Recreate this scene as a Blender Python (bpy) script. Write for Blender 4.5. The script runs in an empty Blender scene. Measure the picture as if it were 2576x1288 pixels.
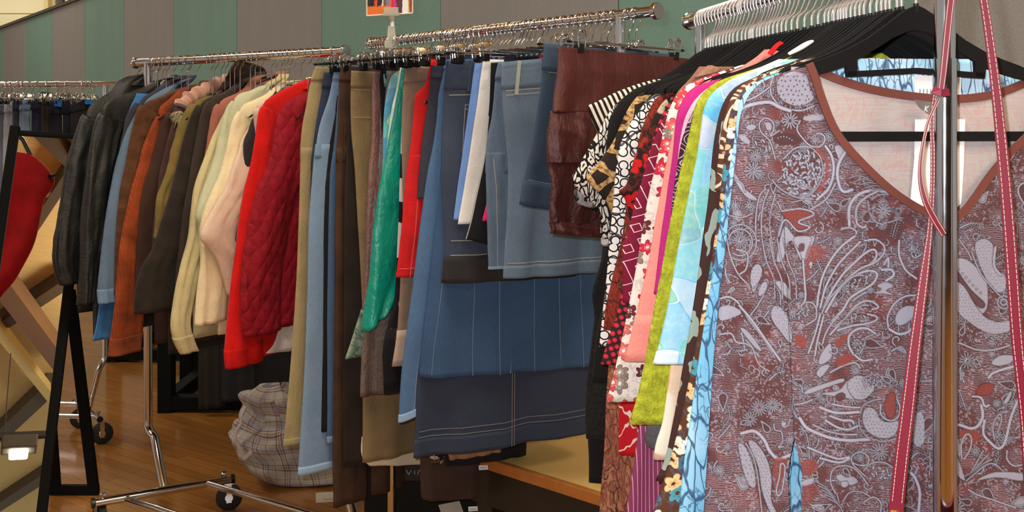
import bpy, math, random
import numpy as np
from mathutils import Vector, Matrix, noise

random.seed(7)
scene = bpy.context.scene
COL = scene.collection
PI = math.pi
# ------------------------------------------------------------------ camera
F, CX, CY, CAMZ = 2500.0, 1288.0, 322.0, 1.5
cam_d = bpy.data.cameras.new('camera'); cam = bpy.data.objects.new('camera', cam_d); COL.objects.link(cam)
cam.location = (0, 0, CAMZ); cam.rotation_euler = (PI / 2, 0, 0)
cam_d.sensor_fit = 'HORIZONTAL'; cam_d.sensor_width = 36.0; cam_d.lens = 36.0 * F / 2576.0
cam_d.shift_y = -(644.0 - CY) / 2576.0
cam_d.clip_start = 0.02; cam_d.clip_end = 200
scene.camera = cam

def ray(px, py): return Vector(((px - CX) / F, 1.0, -(py - CY) / F))
def P(px, py, d): return Vector((0, 0, CAMZ)) + ray(px, py) * d
def onz(px, py, z):                      # point of the pixel's ray at height z
    r = ray(px, py); return P(px, py, (z - CAMZ) / r.z)

# ------------------------------------------------------------------ object helpers
def tag(o, label=None, cat=None, group=None, kind=None):
    if label: o['label'] = label
    if cat: o['category'] = cat
    if group: o['group'] = group
    if kind: o['kind'] = kind
    return o
def thing(name, label, cat, loc=(0, 0, 0), rz=0.0, group=None):
    o = bpy.data.objects.new(name, None); COL.objects.link(o)
    o.location = loc; o.rotation_euler = (0, 0, rz); o.empty_display_size = 0.05
    return tag(o, label, cat, group)
def mesh_obj(name, verts, faces, mat, parent=None, smooth=True, uv=None, col=None, world=True, solid=0):
    """one mesh object; world=True: verts are world coordinates, shifted under the (unrotated) parent"""
    off = Vector((0, 0, 0))
    if parent is not None and world:
        p = parent
        while p is not None: off += p.location; p = p.parent
    me = bpy.data.meshes.new(name)
    vs = [(v[0] - off.x, v[1] - off.y, v[2] - off.z) for v in verts] if world else [tuple(v) for v in verts]
    me.from_pydata(vs, [], faces)
    if uv is not None:
        lay = me.uv_layers.new(name='UVMap')
        li = np.zeros(len(me.loops), dtype=np.int32); me.loops.foreach_get('vertex_index', li)
        a = np.asarray(uv, dtype=np.float32)[li]
        lay.data.foreach_set('uv', a.ravel())
    if col is not None:
        ca = me.color_attributes.new('weave', 'FLOAT_COLOR', 'POINT')
        ca.data.foreach_set('color', np.asarray(col, dtype=np.float32).ravel())
    if smooth: me.polygons.foreach_set('use_smooth', [True] * len(me.polygons))
    me.update()
    o = bpy.data.objects.new(name, me); COL.objects.link(o)
    if mat: me.materials.append(mat)
    if parent is not None: o.parent = parent
    if solid:
        m = o.modifiers.new('cloth_thickness', 'SOLIDIFY'); m.thickness = solid; m.offset = 0
    return o

class MB:
    def __init__(self): self.v = []; self.f = []
    def box(self, c, s, ax=None):
        b = len(self.v); c = Vector(c)
        X, Y, Z = ax if ax else (Vector((1, 0, 0)), Vector((0, 1, 0)), Vector((0, 0, 1)))
        for sx in (-1, 1):
            for sy in (-1, 1):
                for sz in (-1, 1):
                    self.v.append(c + X * (sx * s[0] / 2) + Y * (sy * s[1] / 2) + Z * (sz * s[2] / 2))
        for q in ((0, 1, 3, 2), (4, 6, 7, 5), (0, 4, 5, 1), (2, 3, 7, 6), (0, 2, 6, 4), (1, 5, 7, 3)):
            self.f.append(tuple(b + i for i in q))
        return self
    def tube(self, pts, r, n=10, cap=True):
        pts = [Vector(p) for p in pts]; b = len(self.v)
        rs = r if isinstance(r, (list, tuple)) else [r] * len(pts)
        up = None
        for i, p in enumerate(pts):
            t = (pts[min(i + 1, len(pts) - 1)] - pts[max(i - 1, 0)]).normalized()
            if up is None:
                up = Vector((0, 0, 1)) if abs(t.z) < 0.9 else Vector((1, 0, 0))
            x = up - t * up.dot(t); x.normalize(); up = x; y = t.cross(x)
            for k in range(n):
                a = 2 * PI * k / n
                self.v.append(p + (x * math.cos(a) + y * math.sin(a)) * rs[i])
        for i in range(len(pts) - 1):
            for k in range(n):
                self.f.append((b + i * n + k, b + i * n + (k + 1) % n, b + (i + 1) * n + (k + 1) % n, b + (i + 1) * n + k))
        if cap:
            self.f.append(tuple(b + k for k in range(n))[::-1])
            self.f.append(tuple(b + (len(pts) - 1) * n + k for k in range(n)))
        return self
    def disc(self, c, axis, r, h, n=28, bev=0.15):
        axis = Vector(axis).normalized(); c = Vector(c)
        prof = [(-h / 2, r * (1 - bev)), (-h / 2 + h * .12, r), (h / 2 - h * .12, r), (h / 2, r * (1 - bev))]
        self.tube([c + axis * a for a, _ in prof], [q for _, q in prof], n); return self
    def extrude(self, poly, thick, X, Z, O):
        """poly in (x,z); extruded along X cross Z"""
        X = Vector(X); Z = Vector(Z); Y = Z.cross(X); O = Vector(O); b = len(self.v); n = len(poly)
        for sgn in (-.5, .5):
            for (x, z) in poly: self.v.append(O + X * x + Z * z + Y * (sgn * thick))
        self.f.append(tuple(b + i for i in range(n))); self.f.append(tuple(b + n + i for i in range(n))[::-1])
        for i in range(n):
            j = (i + 1) % n; self.f.append((b + i, b + n + i, b + n + j, b + j))
        return self
    def ribbon(self, pts, wid, nrm, thick):
        """flat strap along pts; nrm = face normal"""
        pts = [Vector(p) for p in pts]; b = len(self.v); nn = Vector(nrm).normalized()
        for i, p in enumerate(pts):
            t = (pts[min(i + 1, len(pts) - 1)] - pts[max(i - 1, 0)]).normalized()
            n1 = (nn - t * nn.dot(t)).normalized(); w = t.cross(n1); ww = wid[i] if isinstance(wid, (list, tuple)) else wid
            for a, c in ((-.5, -.5), (.5, -.5), (.5, .5), (-.5, .5)): self.v.append(p + w * (a * ww) + n1 * (c * thick))
        for i in range(len(pts) - 1):
            for k in range(4):
                self.f.append((b + i * 4 + k, b + i * 4 + (k + 1) % 4, b + i * 4 + 4 + (k + 1) % 4, b + i * 4 + 4 + k))
        self.f.append((b + 3, b + 2, b + 1, b)); e = b + (len(pts) - 1) * 4; self.f.append((e, e + 1, e + 2, e + 3))
        return self
    def build(self, name, mat, parent=None, smooth=True, world=True, bevel=0):
        o = mesh_obj(name, self.v, self.f, mat, parent, smooth, world=world)
        if bevel:
            m = o.modifiers.new('soft_edges', 'BEVEL'); m.width = bevel; m.segments = 2; m.limit_method = 'ANGLE'
        if smooth:
            try: o.data.set_sharp_from_angle(angle=0.7)
            except Exception: pass
        return o

def lerp(a, b, t): return a + (b - a) * t
def cr(pts, n, closed=False):
    """Catmull-Rom through 2-D/3-D points, resampled evenly to n points"""
    pts = [Vector(p) if len(p) == 3 else Vector((p[0], p[1], 0)) for p in pts]
    out = []
    m = len(pts)
    rng = range(m if closed else m - 1)
    for i in rng:
        p0 = pts[(i - 1) % m] if (closed or i > 0) else pts[0] * 2 - pts[1]
        p1, p2 = pts[i], pts[(i + 1) % m]
        p3 = pts[(i + 2) % m] if (closed or i + 2 < m) else p2 * 2 - p1
        for k in range(14):
            t = k / 14
            out.append(0.5 * ((2 * p1) + (p2 - p0) * t + (2 * p0 - 5 * p1 + 4 * p2 - p3) * t * t + (3 * p1 - p0 - 3 * p2 + p3) * t ** 3))
    out.append(pts[0] if closed else pts[-1])
    L = [0]
    for a, b in zip(out, out[1:]): L.append(L[-1] + (b - a).length)
    res = []; j = 0
    for i in range(n):
        d = L[-1] * i / (n - 1)
        while j < len(L) - 2 and L[j + 1] < d: j += 1
        seg = L[j + 1] - L[j]
        res.append(out[j].lerp(out[j + 1], (d - L[j]) / seg if seg > 1e-9 else 0))
    return res

# ------------------------------------------------------------------ garment planes and lofts
class Plane:
    def __init__(self, O, v, m): self.O = O; self.v = v; self.m = m
    def pt(self, s, z, t=0.0):
        q = self.O + self.v * s + self.m * t; return Vector((q.x, q.y, z))
    def inv(self, px, py, t=0.0):
        r = ray(px, py); r2 = Vector((r.x, r.y)); O = self.O + self.m * t
        d = O.dot(self.m) / r2.dot(self.m); q = r2 * d
        return ((q - O).dot(self.v), CAMZ + r.z * d)
    def ang(self): return math.atan2(self.v.y, self.v.x)

class Rail:
    """the hanging bar of a rack from A (far) to B (near), in plan; zb = height of the bar's axis"""
    def __init__(self, A, B, zb, r):
        self.A = Vector(A); self.B = Vector(B); self.zb = zb; self.r = r
        self.u = (self.B - self.A).normalized(); self.len = (self.B - self.A).length
        v = Vector((self.u.y, -self.u.x))
        if v.y > 0: v = -v
        self.v = v                                        # towards the camera
    def along(self, px):                                  # metres from A of the bar point seen at pixel column px
        k = (px - CX) / F                                 # X = k*Y
        return (k * self.A.y - self.A.x) / (self.u.x - k * self.u.y)
    def plane(self, hx=None, t=None, yaw=0.0):
        a = self.along(hx) if hx is not None else t * self.len
        O = self.A + self.u * a
        R = Matrix.Rotation(math.radians(-yaw), 2)
        return Plane(O, R @ self.v, R @ self.u)

class Loft:
    """cloth hanging in a plane: closed tube between a traced near edge A and a far edge B (both (s,z), top to bottom)"""
    def __init__(self, pl, A, B, th=(.006, .016, .016), fold=.004, ff=3.0, wr=.002, wf=6, seed=0, toff=0.0, p=2.4, fk=1.0, sag=0.0, N=72):
        self.pl = pl; self.N = N
        self.A = cr(A, N); self.B = cr(B, N)
        self.th = th; self.fold = fold; self.ff = ff; self.wr = wr; self.wf = wf; self.seed = seed; self.toff = toff; self.p = p; self.fk = fk; self.sag = sag
        rr = random.Random(seed); self.ph = [rr.uniform(0, 6.28) for _ in range(4)]
    def tab(self, T, w):
        x = min(max(w, 0), 1) * (self.N - 1); i = min(int(x), self.N - 2); return T[i].lerp(T[i + 1], x - i)
    def sz(self, w, c):
        a = self.tab(self.A, w); b = self.tab(self.B, w); k = (c + 1) / 2
        return b.x + (a.x - b.x) * k, b.y + (a.y - b.y) * k - self.sag * w * (1 - c * c)
    def thick(self, w):
        a, b, c = self.th
        return lerp(a, b, min(w / .35, 1)) if w < .35 else lerp(b, c, (w - .35) / .65)
    def tt(self, w, c, side, ex=0.0):
        h = self.thick(w); prof = max(0.0, 1 - abs(c) ** self.p) ** .5
        env = (.15 + .85 * w ** self.fk)
        f = self.fold * env * (.65 * math.sin(self.ff * PI * c + self.ph[0] + 1.2 * math.sin(2.2 * w + self.ph[1])) + .35 * math.sin(self.ff * 1.9 * PI * c + self.ph[2]))
        f += self.wr * noise.noise(Vector((c * 3.4 + self.ph[3] + w * 1.5, w * self.wf * .42, self.seed * 3.1))) * 1.5
        f += self.wr * .4 * noise.noise(Vector((c * 6.5 + w * 5, w * self.wf * 1.6, self.seed * 1.7 + 9)))
        return side * (h * prof + ex) + f + self.toff
    def at(self, w, c, side=1, ex=0.0):
        s, z = self.sz(w, c); return self.pl.pt(s, z, self.tt(w, c, side, ex))
    def mesh(self, name, mat, parent, nw=56, nc=18, w0=0.0, w1=1.0, ex=0.0, solid=.0018):
        V = []; UV = []; Fc = []; cs = [math.cos(PI * i / nc) for i in range(nc + 1)]
        loop = [(c, 1) for c in cs] + [(c, -1) for c in cs[::-1][1:-1]]
        M = len(loop)
        for i in range(nw + 1):
            w = lerp(w0, w1, i / nw)
            for (c, sd) in loop:
                s, z = self.sz(w, c); V.append(self.pl.pt(s + (ex if c > .999 else (-ex if c < -.999 else 0)), z, self.tt(w, c, sd, ex)))
                UV.append((s if sd > 0 else s + .013, z))
        for i in range(nw):
            for k in range(M):
                Fc.append((i * M + k, (i + 1) * M + k, (i + 1) * M + (k + 1) % M, i * M + (k + 1) % M))
        return mesh_obj(name, V, Fc, mat, parent, True, UV, solid=solid)
    def lines(self, name, mat, parent, paths, wid=.0022, ex=.0022, dash=0):
        """raised stitching along (w,c) paths on the camera side of the cloth"""
        mb = MB()
        for path in paths:
            pts = []
            for (w0, c0), (w1, c1) in zip(path, path[1:]):
                k = 14
                pts += [self.at(lerp(w0, w1, i / k), lerp(c0, c1, i / k), 1, ex) for i in range(k + (1 if (w1, c1) == path[-1] else 0))]
            nr = Vector((self.pl.m.x, self.pl.m.y, 0))
            mb.ribbon(pts, wid, nr, .0008)
        return mb.build(name, mat, parent, False)
# ------------------------------------------------------------------ materials (all node based)
def lin(c):
    r = []
    for x in c[:3]:
        x = x / 255.0; r.append(x / 12.92 if x <= .04045 else ((x + .055) / 1.055) ** 2.4)
    return (r[0], r[1], r[2], 1.0)
class NT:
    def __init__(self, name):
        self.m = bpy.data.materials.new(name); self.m.use_nodes = True
        self.t = self.m.node_tree; self.t.nodes.clear()
        self.out = self.t.nodes.new('ShaderNodeOutputMaterial')
        self.b = self.t.nodes.new('ShaderNodeBsdfPrincipled'); self.t.links.new(self.b.outputs[0], self.out.inputs[0])
    def n(self, typ, ins=None, **kw):
        nd = self.t.nodes.new('ShaderNode' + typ)
        for k, v in kw.items(): setattr(nd, k, v)
        for k, v in (ins or {}).items(): self.set(nd.inputs[k], v)
        return nd
    def set(self, sock, v):
        if isinstance(v, bpy.types.NodeSocket): self.t.links.new(v, sock)
        elif isinstance(v, bpy.types.Node): self.t.links.new(v.outputs[0], sock)
        else: sock.default_value = v
    def bs(self, **kw):
        for k, v in kw.items(): self.set(self.b.inputs[k.replace('_', ' ')], v)
    def uv(self, sx=1, sy=1, rot=0):
        tc = self.n('TexCoord'); return self.n('Mapping', {'Vector': tc.outputs['UV'], 'Scale': (sx, sy, 1), 'Rotation': (0, 0, rot)}).outputs[0]
    def ob(self, sx=1, sy=1, sz=1):
        tc = self.n('TexCoord'); return self.n('Mapping', {'Vector': tc.outputs['Object'], 'Scale': (sx, sy, sz)}).outputs[0]
    def noise(self, vec, scale, detail=3, rough=.55, dist=0): return self.n('TexNoise', {'Vector': vec, 'Scale': scale, 'Detail': detail, 'Roughness': rough, 'Distortion': dist})
    def ramp(self, fac, stops, mode='LINEAR'):
        r = self.n('ValToRGB', {'Fac': fac}); r.color_ramp.interpolation = mode
        e = r.color_ramp.elements
        while len(e) > 1: e.remove(e[-1])
        e[0].position = stops[0][0]; e[0].color = stops[0][1]
        for p_, c in stops[1:]: x = e.new(p_); x.color = c
        return r.outputs[0]
    def mix(self, fac, a, b, mode='MIX'):
        m = self.n('Mix', data_type='RGBA', blend_type=mode); self.set(m.inputs['Factor'], fac); self.set(m.inputs[6], a); self.set(m.inputs[7], b); return m.outputs[2]
    def math(self, op, a, b=0.0, c=None):
        m = self.n('Math', operation=op); self.set(m.inputs[0], a); self.set(m.inputs[1], b)
        if c is not None: self.set(m.inputs[2], c)
        return m.outputs[0]
    def bump(self, h, st=.3, dist=.01): self.set(self.b.inputs['Normal'], self.n('Bump', {'Height': h, 'Strength': st, 'Distance': dist}))
def g(v): return (v, v, v, 1)
_c = {}
def cached(fn):
    def w(*a, **k):
        key = (fn.__name__,) + a + tuple(sorted(k.items()))
        if key not in _c: _c[key] = fn(*a, **k)
        return _c[key]
    return w
def dk(c, f): return tuple(x * f for x in c)

@cached
def cloth(name, c, var=.16, rough=.9, sheen=.15, weave=700, bst=.25, sc=9):
    t = NT(name); uv = t.uv(); n1 = t.noise(uv, sc, 4).outputs[0]
    w = t.noise(t.uv(1, .35), weave, 2).outputs[0]
    col = t.mix(t.ramp(n1, [(.3, g(0)), (.7, g(1))]), lin(dk(c, 1 - var)), lin(dk(c, 1 + var * .6)))
    col = t.mix(.18, col, t.ramp(w, [(.3, lin(dk(c, .6))), (.7, lin(dk(c, 1.25)))]))
    t.bs(Base_Color=col, Roughness=rough, Sheen_Weight=sheen * .12, Sheen_Roughness=.5, Specular_IOR_Level=.25)
    crs = t.noise(t.uv(1.7, .8, .25), 20, 4, .6, .9).outputs[0]
    h = t.math('ADD', t.math('MULTIPLY', n1, .6), t.math('ADD', t.math('MULTIPLY', w, .2), t.math('MULTIPLY', crs, .8))); t.bump(h, bst * 1.5, .009)
    return t.m
@cached
def denim(name, c, wear=.35, streak=.5):
    t = NT(name); n1 = t.noise(t.uv(), 7, 4).outputs[0]
    st = t.noise(t.uv(900, 60), 1.0, 2).outputs[0]; tw = t.noise(t.uv(1, 1), 900, 2).outputs[0]
    lo, hi = lin(dk(c, .78)), lin(tuple(min(255, x * (1 + wear) + 14 * wear) for x in c))
    col = t.mix(t.ramp(n1, [(.35, g(0)), (.72, g(1))]), lin(c), hi)
    col = t.mix(streak, col, t.mix(t.ramp(st, [(.3, g(0)), (.7, g(1))]), lo, hi))
    col = t.mix(.36, col, t.ramp(tw, [(.35, lin(dk(c, .5))), (.65, lin(tuple(min(255, x * 1.35 + 15) for x in c)))]))
    t.bs(Base_Color=col, Roughness=.88, Specular_IOR_Level=.15)
    t.bump(t.math('ADD', t.math('MULTIPLY', st, .3), t.math('MULTIPLY', n1, .5)), .25, .005)
    return t.m
@cached
def leather(name, c, rough=.42):
    t = NT(name); uv = t.uv(); n1 = t.noise(uv, 14, 5).outputs[0]
    vo = t.n('TexVoronoi', {'Vector': uv, 'Scale': 260.0}).outputs[0]; cr_ = t.noise(uv, 30, 6, .65, .6).outputs[0]
    t.bs(Base_Color=t.mix(n1, lin(dk(c, .75)), lin(dk(c, 1.3))), Roughness=t.math('ADD', t.math('MULTIPLY', n1, .25), rough - .1), Specular_IOR_Level=.5)
    t.bump(t.math('ADD', t.math('MULTIPLY', vo, .12), t.math('MULTIPLY', cr_, .8)), .45, .008)
    return t.m
@cached
def cord(name, c, per=330):
    t = NT(name); wv = t.n('TexWave', {'Vector': t.uv(), 'Scale': per / 6.28, 'Distortion': .4, 'Detail': 1.0}, bands_direction='X').outputs[1]
    n1 = t.noise(t.uv(), 12, 4).outputs[0]
    col = t.mix(t.ramp(n1, [(.3, g(0)), (.72, g(1))]), lin(dk(c, .72)), lin(dk(c, 1.25)))
    col = t.mix(.25, col, t.ramp(wv, [(0, lin(dk(c, .5))), (1, lin(dk(c, 1.2)))]))
    t.bs(Base_Color=col, Roughness=.85, Sheen_Weight=.08, Sheen_Roughness=.4, Sheen_Tint=lin(dk(c, 1.3)), Specular_IOR_Level=.2)
    t.bump(t.math('ADD', wv, n1), .35, .004); return t.m
@cached
def satin(name, c, rough=.33, crin=.5, fine=60):
    t = NT(name); uv = t.uv(); n1 = t.noise(t.uv(2.6, 1), 9, 4, .6, .5).outputs[0]; n2 = t.noise(t.uv(2.2, 1), fine, 3).outputs[0]
    t.bs(Base_Color=t.mix(n1, lin(dk(c, .8)), lin(dk(c, 1.15))), Roughness=rough, Specular_IOR_Level=.45)
    t.bump(t.math('ADD', n1, t.math('MULTIPLY', n2, .35)), crin, .012); return t.m
@cached
def quilt(name, c):
    t = NT(name)
    a = t.n('TexWave', {'Vector': t.uv(1, 1, .5), 'Scale': 9.0, 'Distortion': 2.5}, bands_direction='X').outputs[1]
    b = t.n('TexWave', {'Vector': t.uv(1, 1, -.6), 'Scale': 8.0, 'Distortion': 3.0}, bands_direction='X').outputs[1]
    n1 = t.noise(t.uv(), 26, 4).outputs[0]
    h = t.math('POWER', t.math('MULTIPLY', a, b), .35)
    t.bs(Base_Color=t.mix(n1, lin(dk(c, .85)), lin(dk(c, 1.12))), Roughness=.75, Specular_IOR_Level=.2)
    t.bump(t.math('ADD', t.math('MULTIPLY', h, .6), t.math('MULTIPLY', n1, .9)), .65, .010); return t.m
@cached
def fur(name, c):
    t = NT(name); n1 = t.noise(t.uv(2, 1), 90, 5, .7, 1.5).outputs[0]; n2 = t.noise(t.uv(), 14, 4).outputs[0]
    t.bs(Base_Color=t.mix(n1, lin(dk(c, .55)), lin(dk(c, 1.25))), Roughness=1.0, Sheen_Weight=.6, Specular_IOR_Level=.1)
    t.bump(t.math('ADD', n1, n2), .8, .02); return t.m
@cached
def metal(name, c=(205, 205, 208), rough=.12):
    t = NT(name); n1 = t.noise(t.ob(), 40, 3).outputs[0]
    t.bs(Base_Color=lin(c), Metallic=1.0, Roughness=t.math('ADD', t.math('MULTIPLY', n1, .08), rough - .04)); return t.m
@cached
def plastic(name, c, rough=.4, spec=.5, var=.12):
    t = NT(name); n1 = t.noise(t.ob(), 35, 3).outputs[0]
    t.bs(Base_Color=t.mix(n1, lin(dk(c, 1 - var)), lin(dk(c, 1 + var))), Roughness=rough, Specular_IOR_Level=spec); return t.m

# printed fabrics ---------------------------------------------------
def finish(t, col, rough=.82, bst=.12):
    n1 = t.noise(t.uv(), 500, 2).outputs[0]; n2 = t.noise(t.uv(2, 1), 18, 3).outputs[0]
    t.bs(Base_Color=col, Roughness=rough, Specular_IOR_Level=.2); t.bump(t.math('ADD', t.math('MULTIPLY', n1, .3), n2), bst, .006); return t.m
def vor(t, vec, scale, feature='F1', rnd=1.0, out='Distance', metric='EUCLIDEAN'):
    v = t.n('TexVoronoi', {'Vector': vec, 'Scale': scale, 'Randomness': rnd}, feature=feature, voronoi_dimensions='2D')
    if feature == 'F1': v.distance = metric
    return v.outputs[out]
def warp(t, vec, scale, amt):
    n_ = t.noise(vec, scale, 2); s = t.n('VectorMath', {0: n_.outputs[1], 1: (.5, .5, .5)}, operation='SUBTRACT')
    s2 = t.n('VectorMath', {0: s.outputs[0], 1: (amt, amt, 0)}, operation='MULTIPLY')
    return t.n('VectorMath', {0: vec, 1: s2.outputs[0]}, operation='ADD').outputs[0]
@cached
def pr_circles(name):
    t = NT(name); uv = t.uv(); d = vor(t, uv, 60, rnd=.45); e = vor(t, uv, 60, 'DISTANCE_TO_EDGE', .55)
    ring = t.ramp(d, [(0, g(0)), (.36, g(0)), (.38, g(1)), (.5, g(1)), (.52, g(0))], 'CONSTANT')
    link = t.ramp(vor(t, warp(t, uv, 30, .02), 26, 'DISTANCE_TO_EDGE'), [(0, g(1)), (.045, g(0))], 'CONSTANT')
    return finish(t, t.mix(t.math('MAXIMUM', ring, t.math('MULTIPLY', link, .9)), lin((236, 234, 232)), lin((26, 24, 28))))
@cached
def pr_leaf(name, dark=(20, 18, 22), light=(214, 208, 198), sc=92, edge=.13):
    t = NT(name); v = warp(t, t.uv(1.25, .6, .5), 40, .03); e = vor(t, v, sc, 'DISTANCE_TO_EDGE')
    return finish(t, t.ramp(e, [(0, lin(dark)), (edge, lin(light)), (.3, lin(light)), (.42, lin(dark))], 'CONSTANT'))
@cached
def pr_leopard(name):
    t = NT(name); uv = warp(t, t.uv(), 22, .03); d = vor(t, uv, 24); n1 = t.noise(t.uv(), 160, 4).outputs[0]
    base = t.mix(t.ramp(n1, [(.42, g(0)), (.62, g(1))]), lin((205, 168, 112)), lin((128, 92, 56))); d = vor(t, uv, 30, 'DISTANCE_TO_EDGE')
    return finish(t, t.mix(t.ramp(d, [(0, g(0)), (.16, g(1))], 'CONSTANT'), base, lin((44, 34, 30))))
@cached
def pr_stripe(name, a, b, per, width=.5, rot=0.0):
    t = NT(name); sep = t.n('SeparateXYZ', {0: t.uv(1, 1, rot)})
    f = t.math('FRACT', t.math('MULTIPLY', sep.outputs[0], per)); return finish(t, t.ramp(f, [(0, lin(a)), (width, lin(b))], 'CONSTANT'))
@cached
def pr_flowers(name, base, cols, sc=24, amt=.02, petal=7, size=.42):
    """five-and-more petalled blossoms on a ground, each in one of a few colours"""
    t = NT(name); uv = warp(t, t.uv(), 26, amt)
    v = t.n('TexVoronoi', {'Vector': uv, 'Scale': float(sc), 'Randomness': .9}, feature='F1', voronoi_dimensions='2D')
    dlt = t.n('VectorMath', {0: t.n('VectorMath', {0: uv, 1: (sc, sc, sc)}, operation='MULTIPLY').outputs[0], 1: t.n('VectorMath', {0: v.outputs['Position'], 1: (sc, sc, sc)}, operation='MULTIPLY').outputs[0]}, operation='SUBTRACT')
    sp = t.n('SeparateXYZ', {0: dlt.outputs[0]}); ang = t.math('ARCTAN2', sp.outputs[1], sp.outputs[0])
    rad = t.math('MULTIPLY_ADD', t.math('ABSOLUTE', t.math('SINE', t.math('MULTIPLY', ang, petal / 2))), size * .45, size * .62)
    q = t.math('DIVIDE', v.outputs['Distance'], rad)
    rnd = t.n('SeparateXYZ', {0: v.outputs['Color']}).outputs[0]
    n = len(cols); pal = t.ramp(rnd, [(i / n, lin(c)) for i, c in enumerate(cols)], 'CONSTANT')
    inner = t.ramp(q, [(0, g(1)), (.22, g(0)), (.34, g(.55)), (.42, g(0))], 'CONSTANT')
    pal = t.mix(inner, pal, lin(base)); pal = t.mix(t.ramp(q, [(0, g(0)), (.82, g(0)), (.9, g(.6))], 'CONSTANT'), pal, lin(dk(cols[0], .5)))
    n2 = t.ramp(t.noise(t.uv(), 55, 5, .6, 1.0).outputs[0], [(.5, g(0)), (.56, g(.45)), (.62, g(0))])
    ground = t.mix(n2, lin(base), lin(cols[-1]))
    return finish(t, t.mix(t.ramp(q, [(0, g(1)), (1.0, g(0))], 'CONSTANT'), ground, pal))
@cached
def pr_patches(name, cols, sc=9, amt=.1, mode='LINEAR', fine=70, stretch=1.0):
    t = NT(name); uv = warp(t, t.uv(1, stretch), 7, amt); v = t.n('TexVoronoi', {'Vector': uv, 'Scale': float(sc)}, feature='SMOOTH_F1', voronoi_dimensions='2D')
    v.inputs['Smoothness'].default_value = .18
    r = t.n('SeparateXYZ', {0: v.outputs['Color']}).outputs[0]; n = len(cols)
    col = t.ramp(r, [(i / n + .04, lin(c)) for i, c in enumerate(cols)], mode)
    n1 = t.noise(t.uv(), fine, 5, .7).outputs[0]
    return finish(t, t.mix(t.ramp(n1, [(.45, g(0)), (.7, g(.35))]), col, lin(cols[0])))
@cached
def pr_branch(name, pale=(196, 222, 244), mid=(122, 190, 226), line=(58, 84, 120)):
    t = NT(name); n1 = t.noise(t.uv(), 6, 3).outputs[0]; col = t.ramp(n1, [(.35, lin(mid)), (.5, lin((150, 205, 235))), (.68, lin(pale))])
    a = t.ramp(vor(t, warp(t, t.uv(1.5, .40, .12), 30, .04), 52, 'DISTANCE_TO_EDGE'), [(0, g(1)), (.055, g(.8)), (.09, g(0))])
    b = t.ramp(vor(t, warp(t, t.uv(1.2, .6, -.4), 50, .03), 84, 'DISTANCE_TO_EDGE'), [(0, g(.8)), (.05, g(.6)), (.08, g(0))])
    gate = t.ramp(t.noise(t.uv(), 11, 2).outputs[0], [(.45, g(0)), (.55, g(1))])
    return finish(t, t.mix(t.math('MAXIMUM', a, t.math('MULTIPLY', b, gate)), col, lin(line)), .6)
@cached
def pr_dots(name, base=(52, 30, 34), dot=(186, 42, 58), sc=92):
    t = NT(name); d = vor(t, t.uv(1, 1, .3), sc, rnd=.12)
    return finish(t, t.ramp(d, [(0, lin(tuple(min(255, x * 1.3) for x in dot))), (.14, lin(dot)), (.36, lin(base))], 'CONSTANT'))
@cached
def pr_maze(name, base=(128, 24, 56), line=(236, 214, 216), sc=24):
    t = NT(name); d = vor(t, t.uv(.8, 1, .35), sc, 'F1', 1.0, 'Distance', 'CHEBYCHEV'); f = t.math('FRACT', t.math('MULTIPLY', d, 3.6))
    e = t.ramp(f, [(0, g(0)), (.42, g(0)), (.46, g(1)), (.56, g(0))], 'CONSTANT'); return finish(t, t.mix(e, lin(base), lin(line)))
@cached
def pr_bark(name, cols, sc=14, sy=.45):
    t = NT(name); n1 = t.noise(t.uv(1.6, sy), sc, 6, .68, 1.6).outputs[0]; n = len(cols)
    col = t.ramp(n1, [(.3 + .42 * i / max(1, n - 1), lin(c)) for i, c in enumerate(cols)])
    e = t.ramp(vor(t, warp(t, t.uv(1.3, .6), 20, .05), 42, 'DISTANCE_TO_EDGE'), [(0, g(.8)), (.06, g(0))])
    return finish(t, t.mix(e, col, lin(dk(cols[0], .5))))
@cached
def pr_swirl(name, base, lines, sc=16, wid=.1):
    """scrolling paisley-like outlines"""
    t = NT(name); uv = warp(t, t.uv(), 12, .09); d = vor(t, uv, sc)
    f = t.math('FRACT', t.math('MULTIPLY', d, 4.5)); e = t.ramp(f, [(0, g(1)), (wid * 2.2, g(0))], 'CONSTANT')
    p2 = t.ramp(vor(t, uv, sc * 5, rnd=.7), [(0, g(.9)), (.3, g(0))], 'CONSTANT')
    return finish(t, t.mix(t.math('MAXIMUM', e, t.math('MULTIPLY', p2, t.ramp(d, [(0, g(1)), (.35, g(0))]))), lin(base), lin(lines)))
@cached
def pr_plaid(name):
    t = NT(name); sep = t.n('SeparateXYZ', {0: t.uv()})
    def band(o, per, stops):
        f = t.math('FRACT', t.math('MULTIPLY', sep.outputs[o], per)); return t.ramp(f, stops, 'CONSTANT')
    st = [(0, lin((206, 196, 178))), (.1, lin((60, 66, 110))), (.16, lin((206, 196, 178))), (.22, lin((184, 92, 62))), (.27, lin((214, 204, 186))), (.33, lin((60, 66, 110))), (.38, lin((186, 180, 190))), (.62, lin((206, 194, 150))), (.7, lin((86, 82, 104))), (.73, lin((200, 192, 186)))]
    col = t.mix(.5, band(0, 11.0, st), band(1, 11.0, st)); col = t.mix(.32, col, t.mix(1.0, band(0, 11.0, st), band(1, 11.0, st), 'MULTIPLY'))
    return finish(t, col, .55, .5)

CHROME = metal('polished_chrome'); DULL_CHROME = metal('brushed_steel', (180, 178, 176), .25)
BLACK_PL = plastic('black_plastic', (16, 16, 18), .35); RUBBER = plastic('dark_rubber', (26, 26, 28), .55)
VELVET = cloth('black_flocking', (19, 18, 20), .2, 1.0, .05, 900, .3)
def stitch(c=(150, 140, 120)): return plastic('stitch_thread_%d_%d_%d' % c, c, .8, .2)
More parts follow.
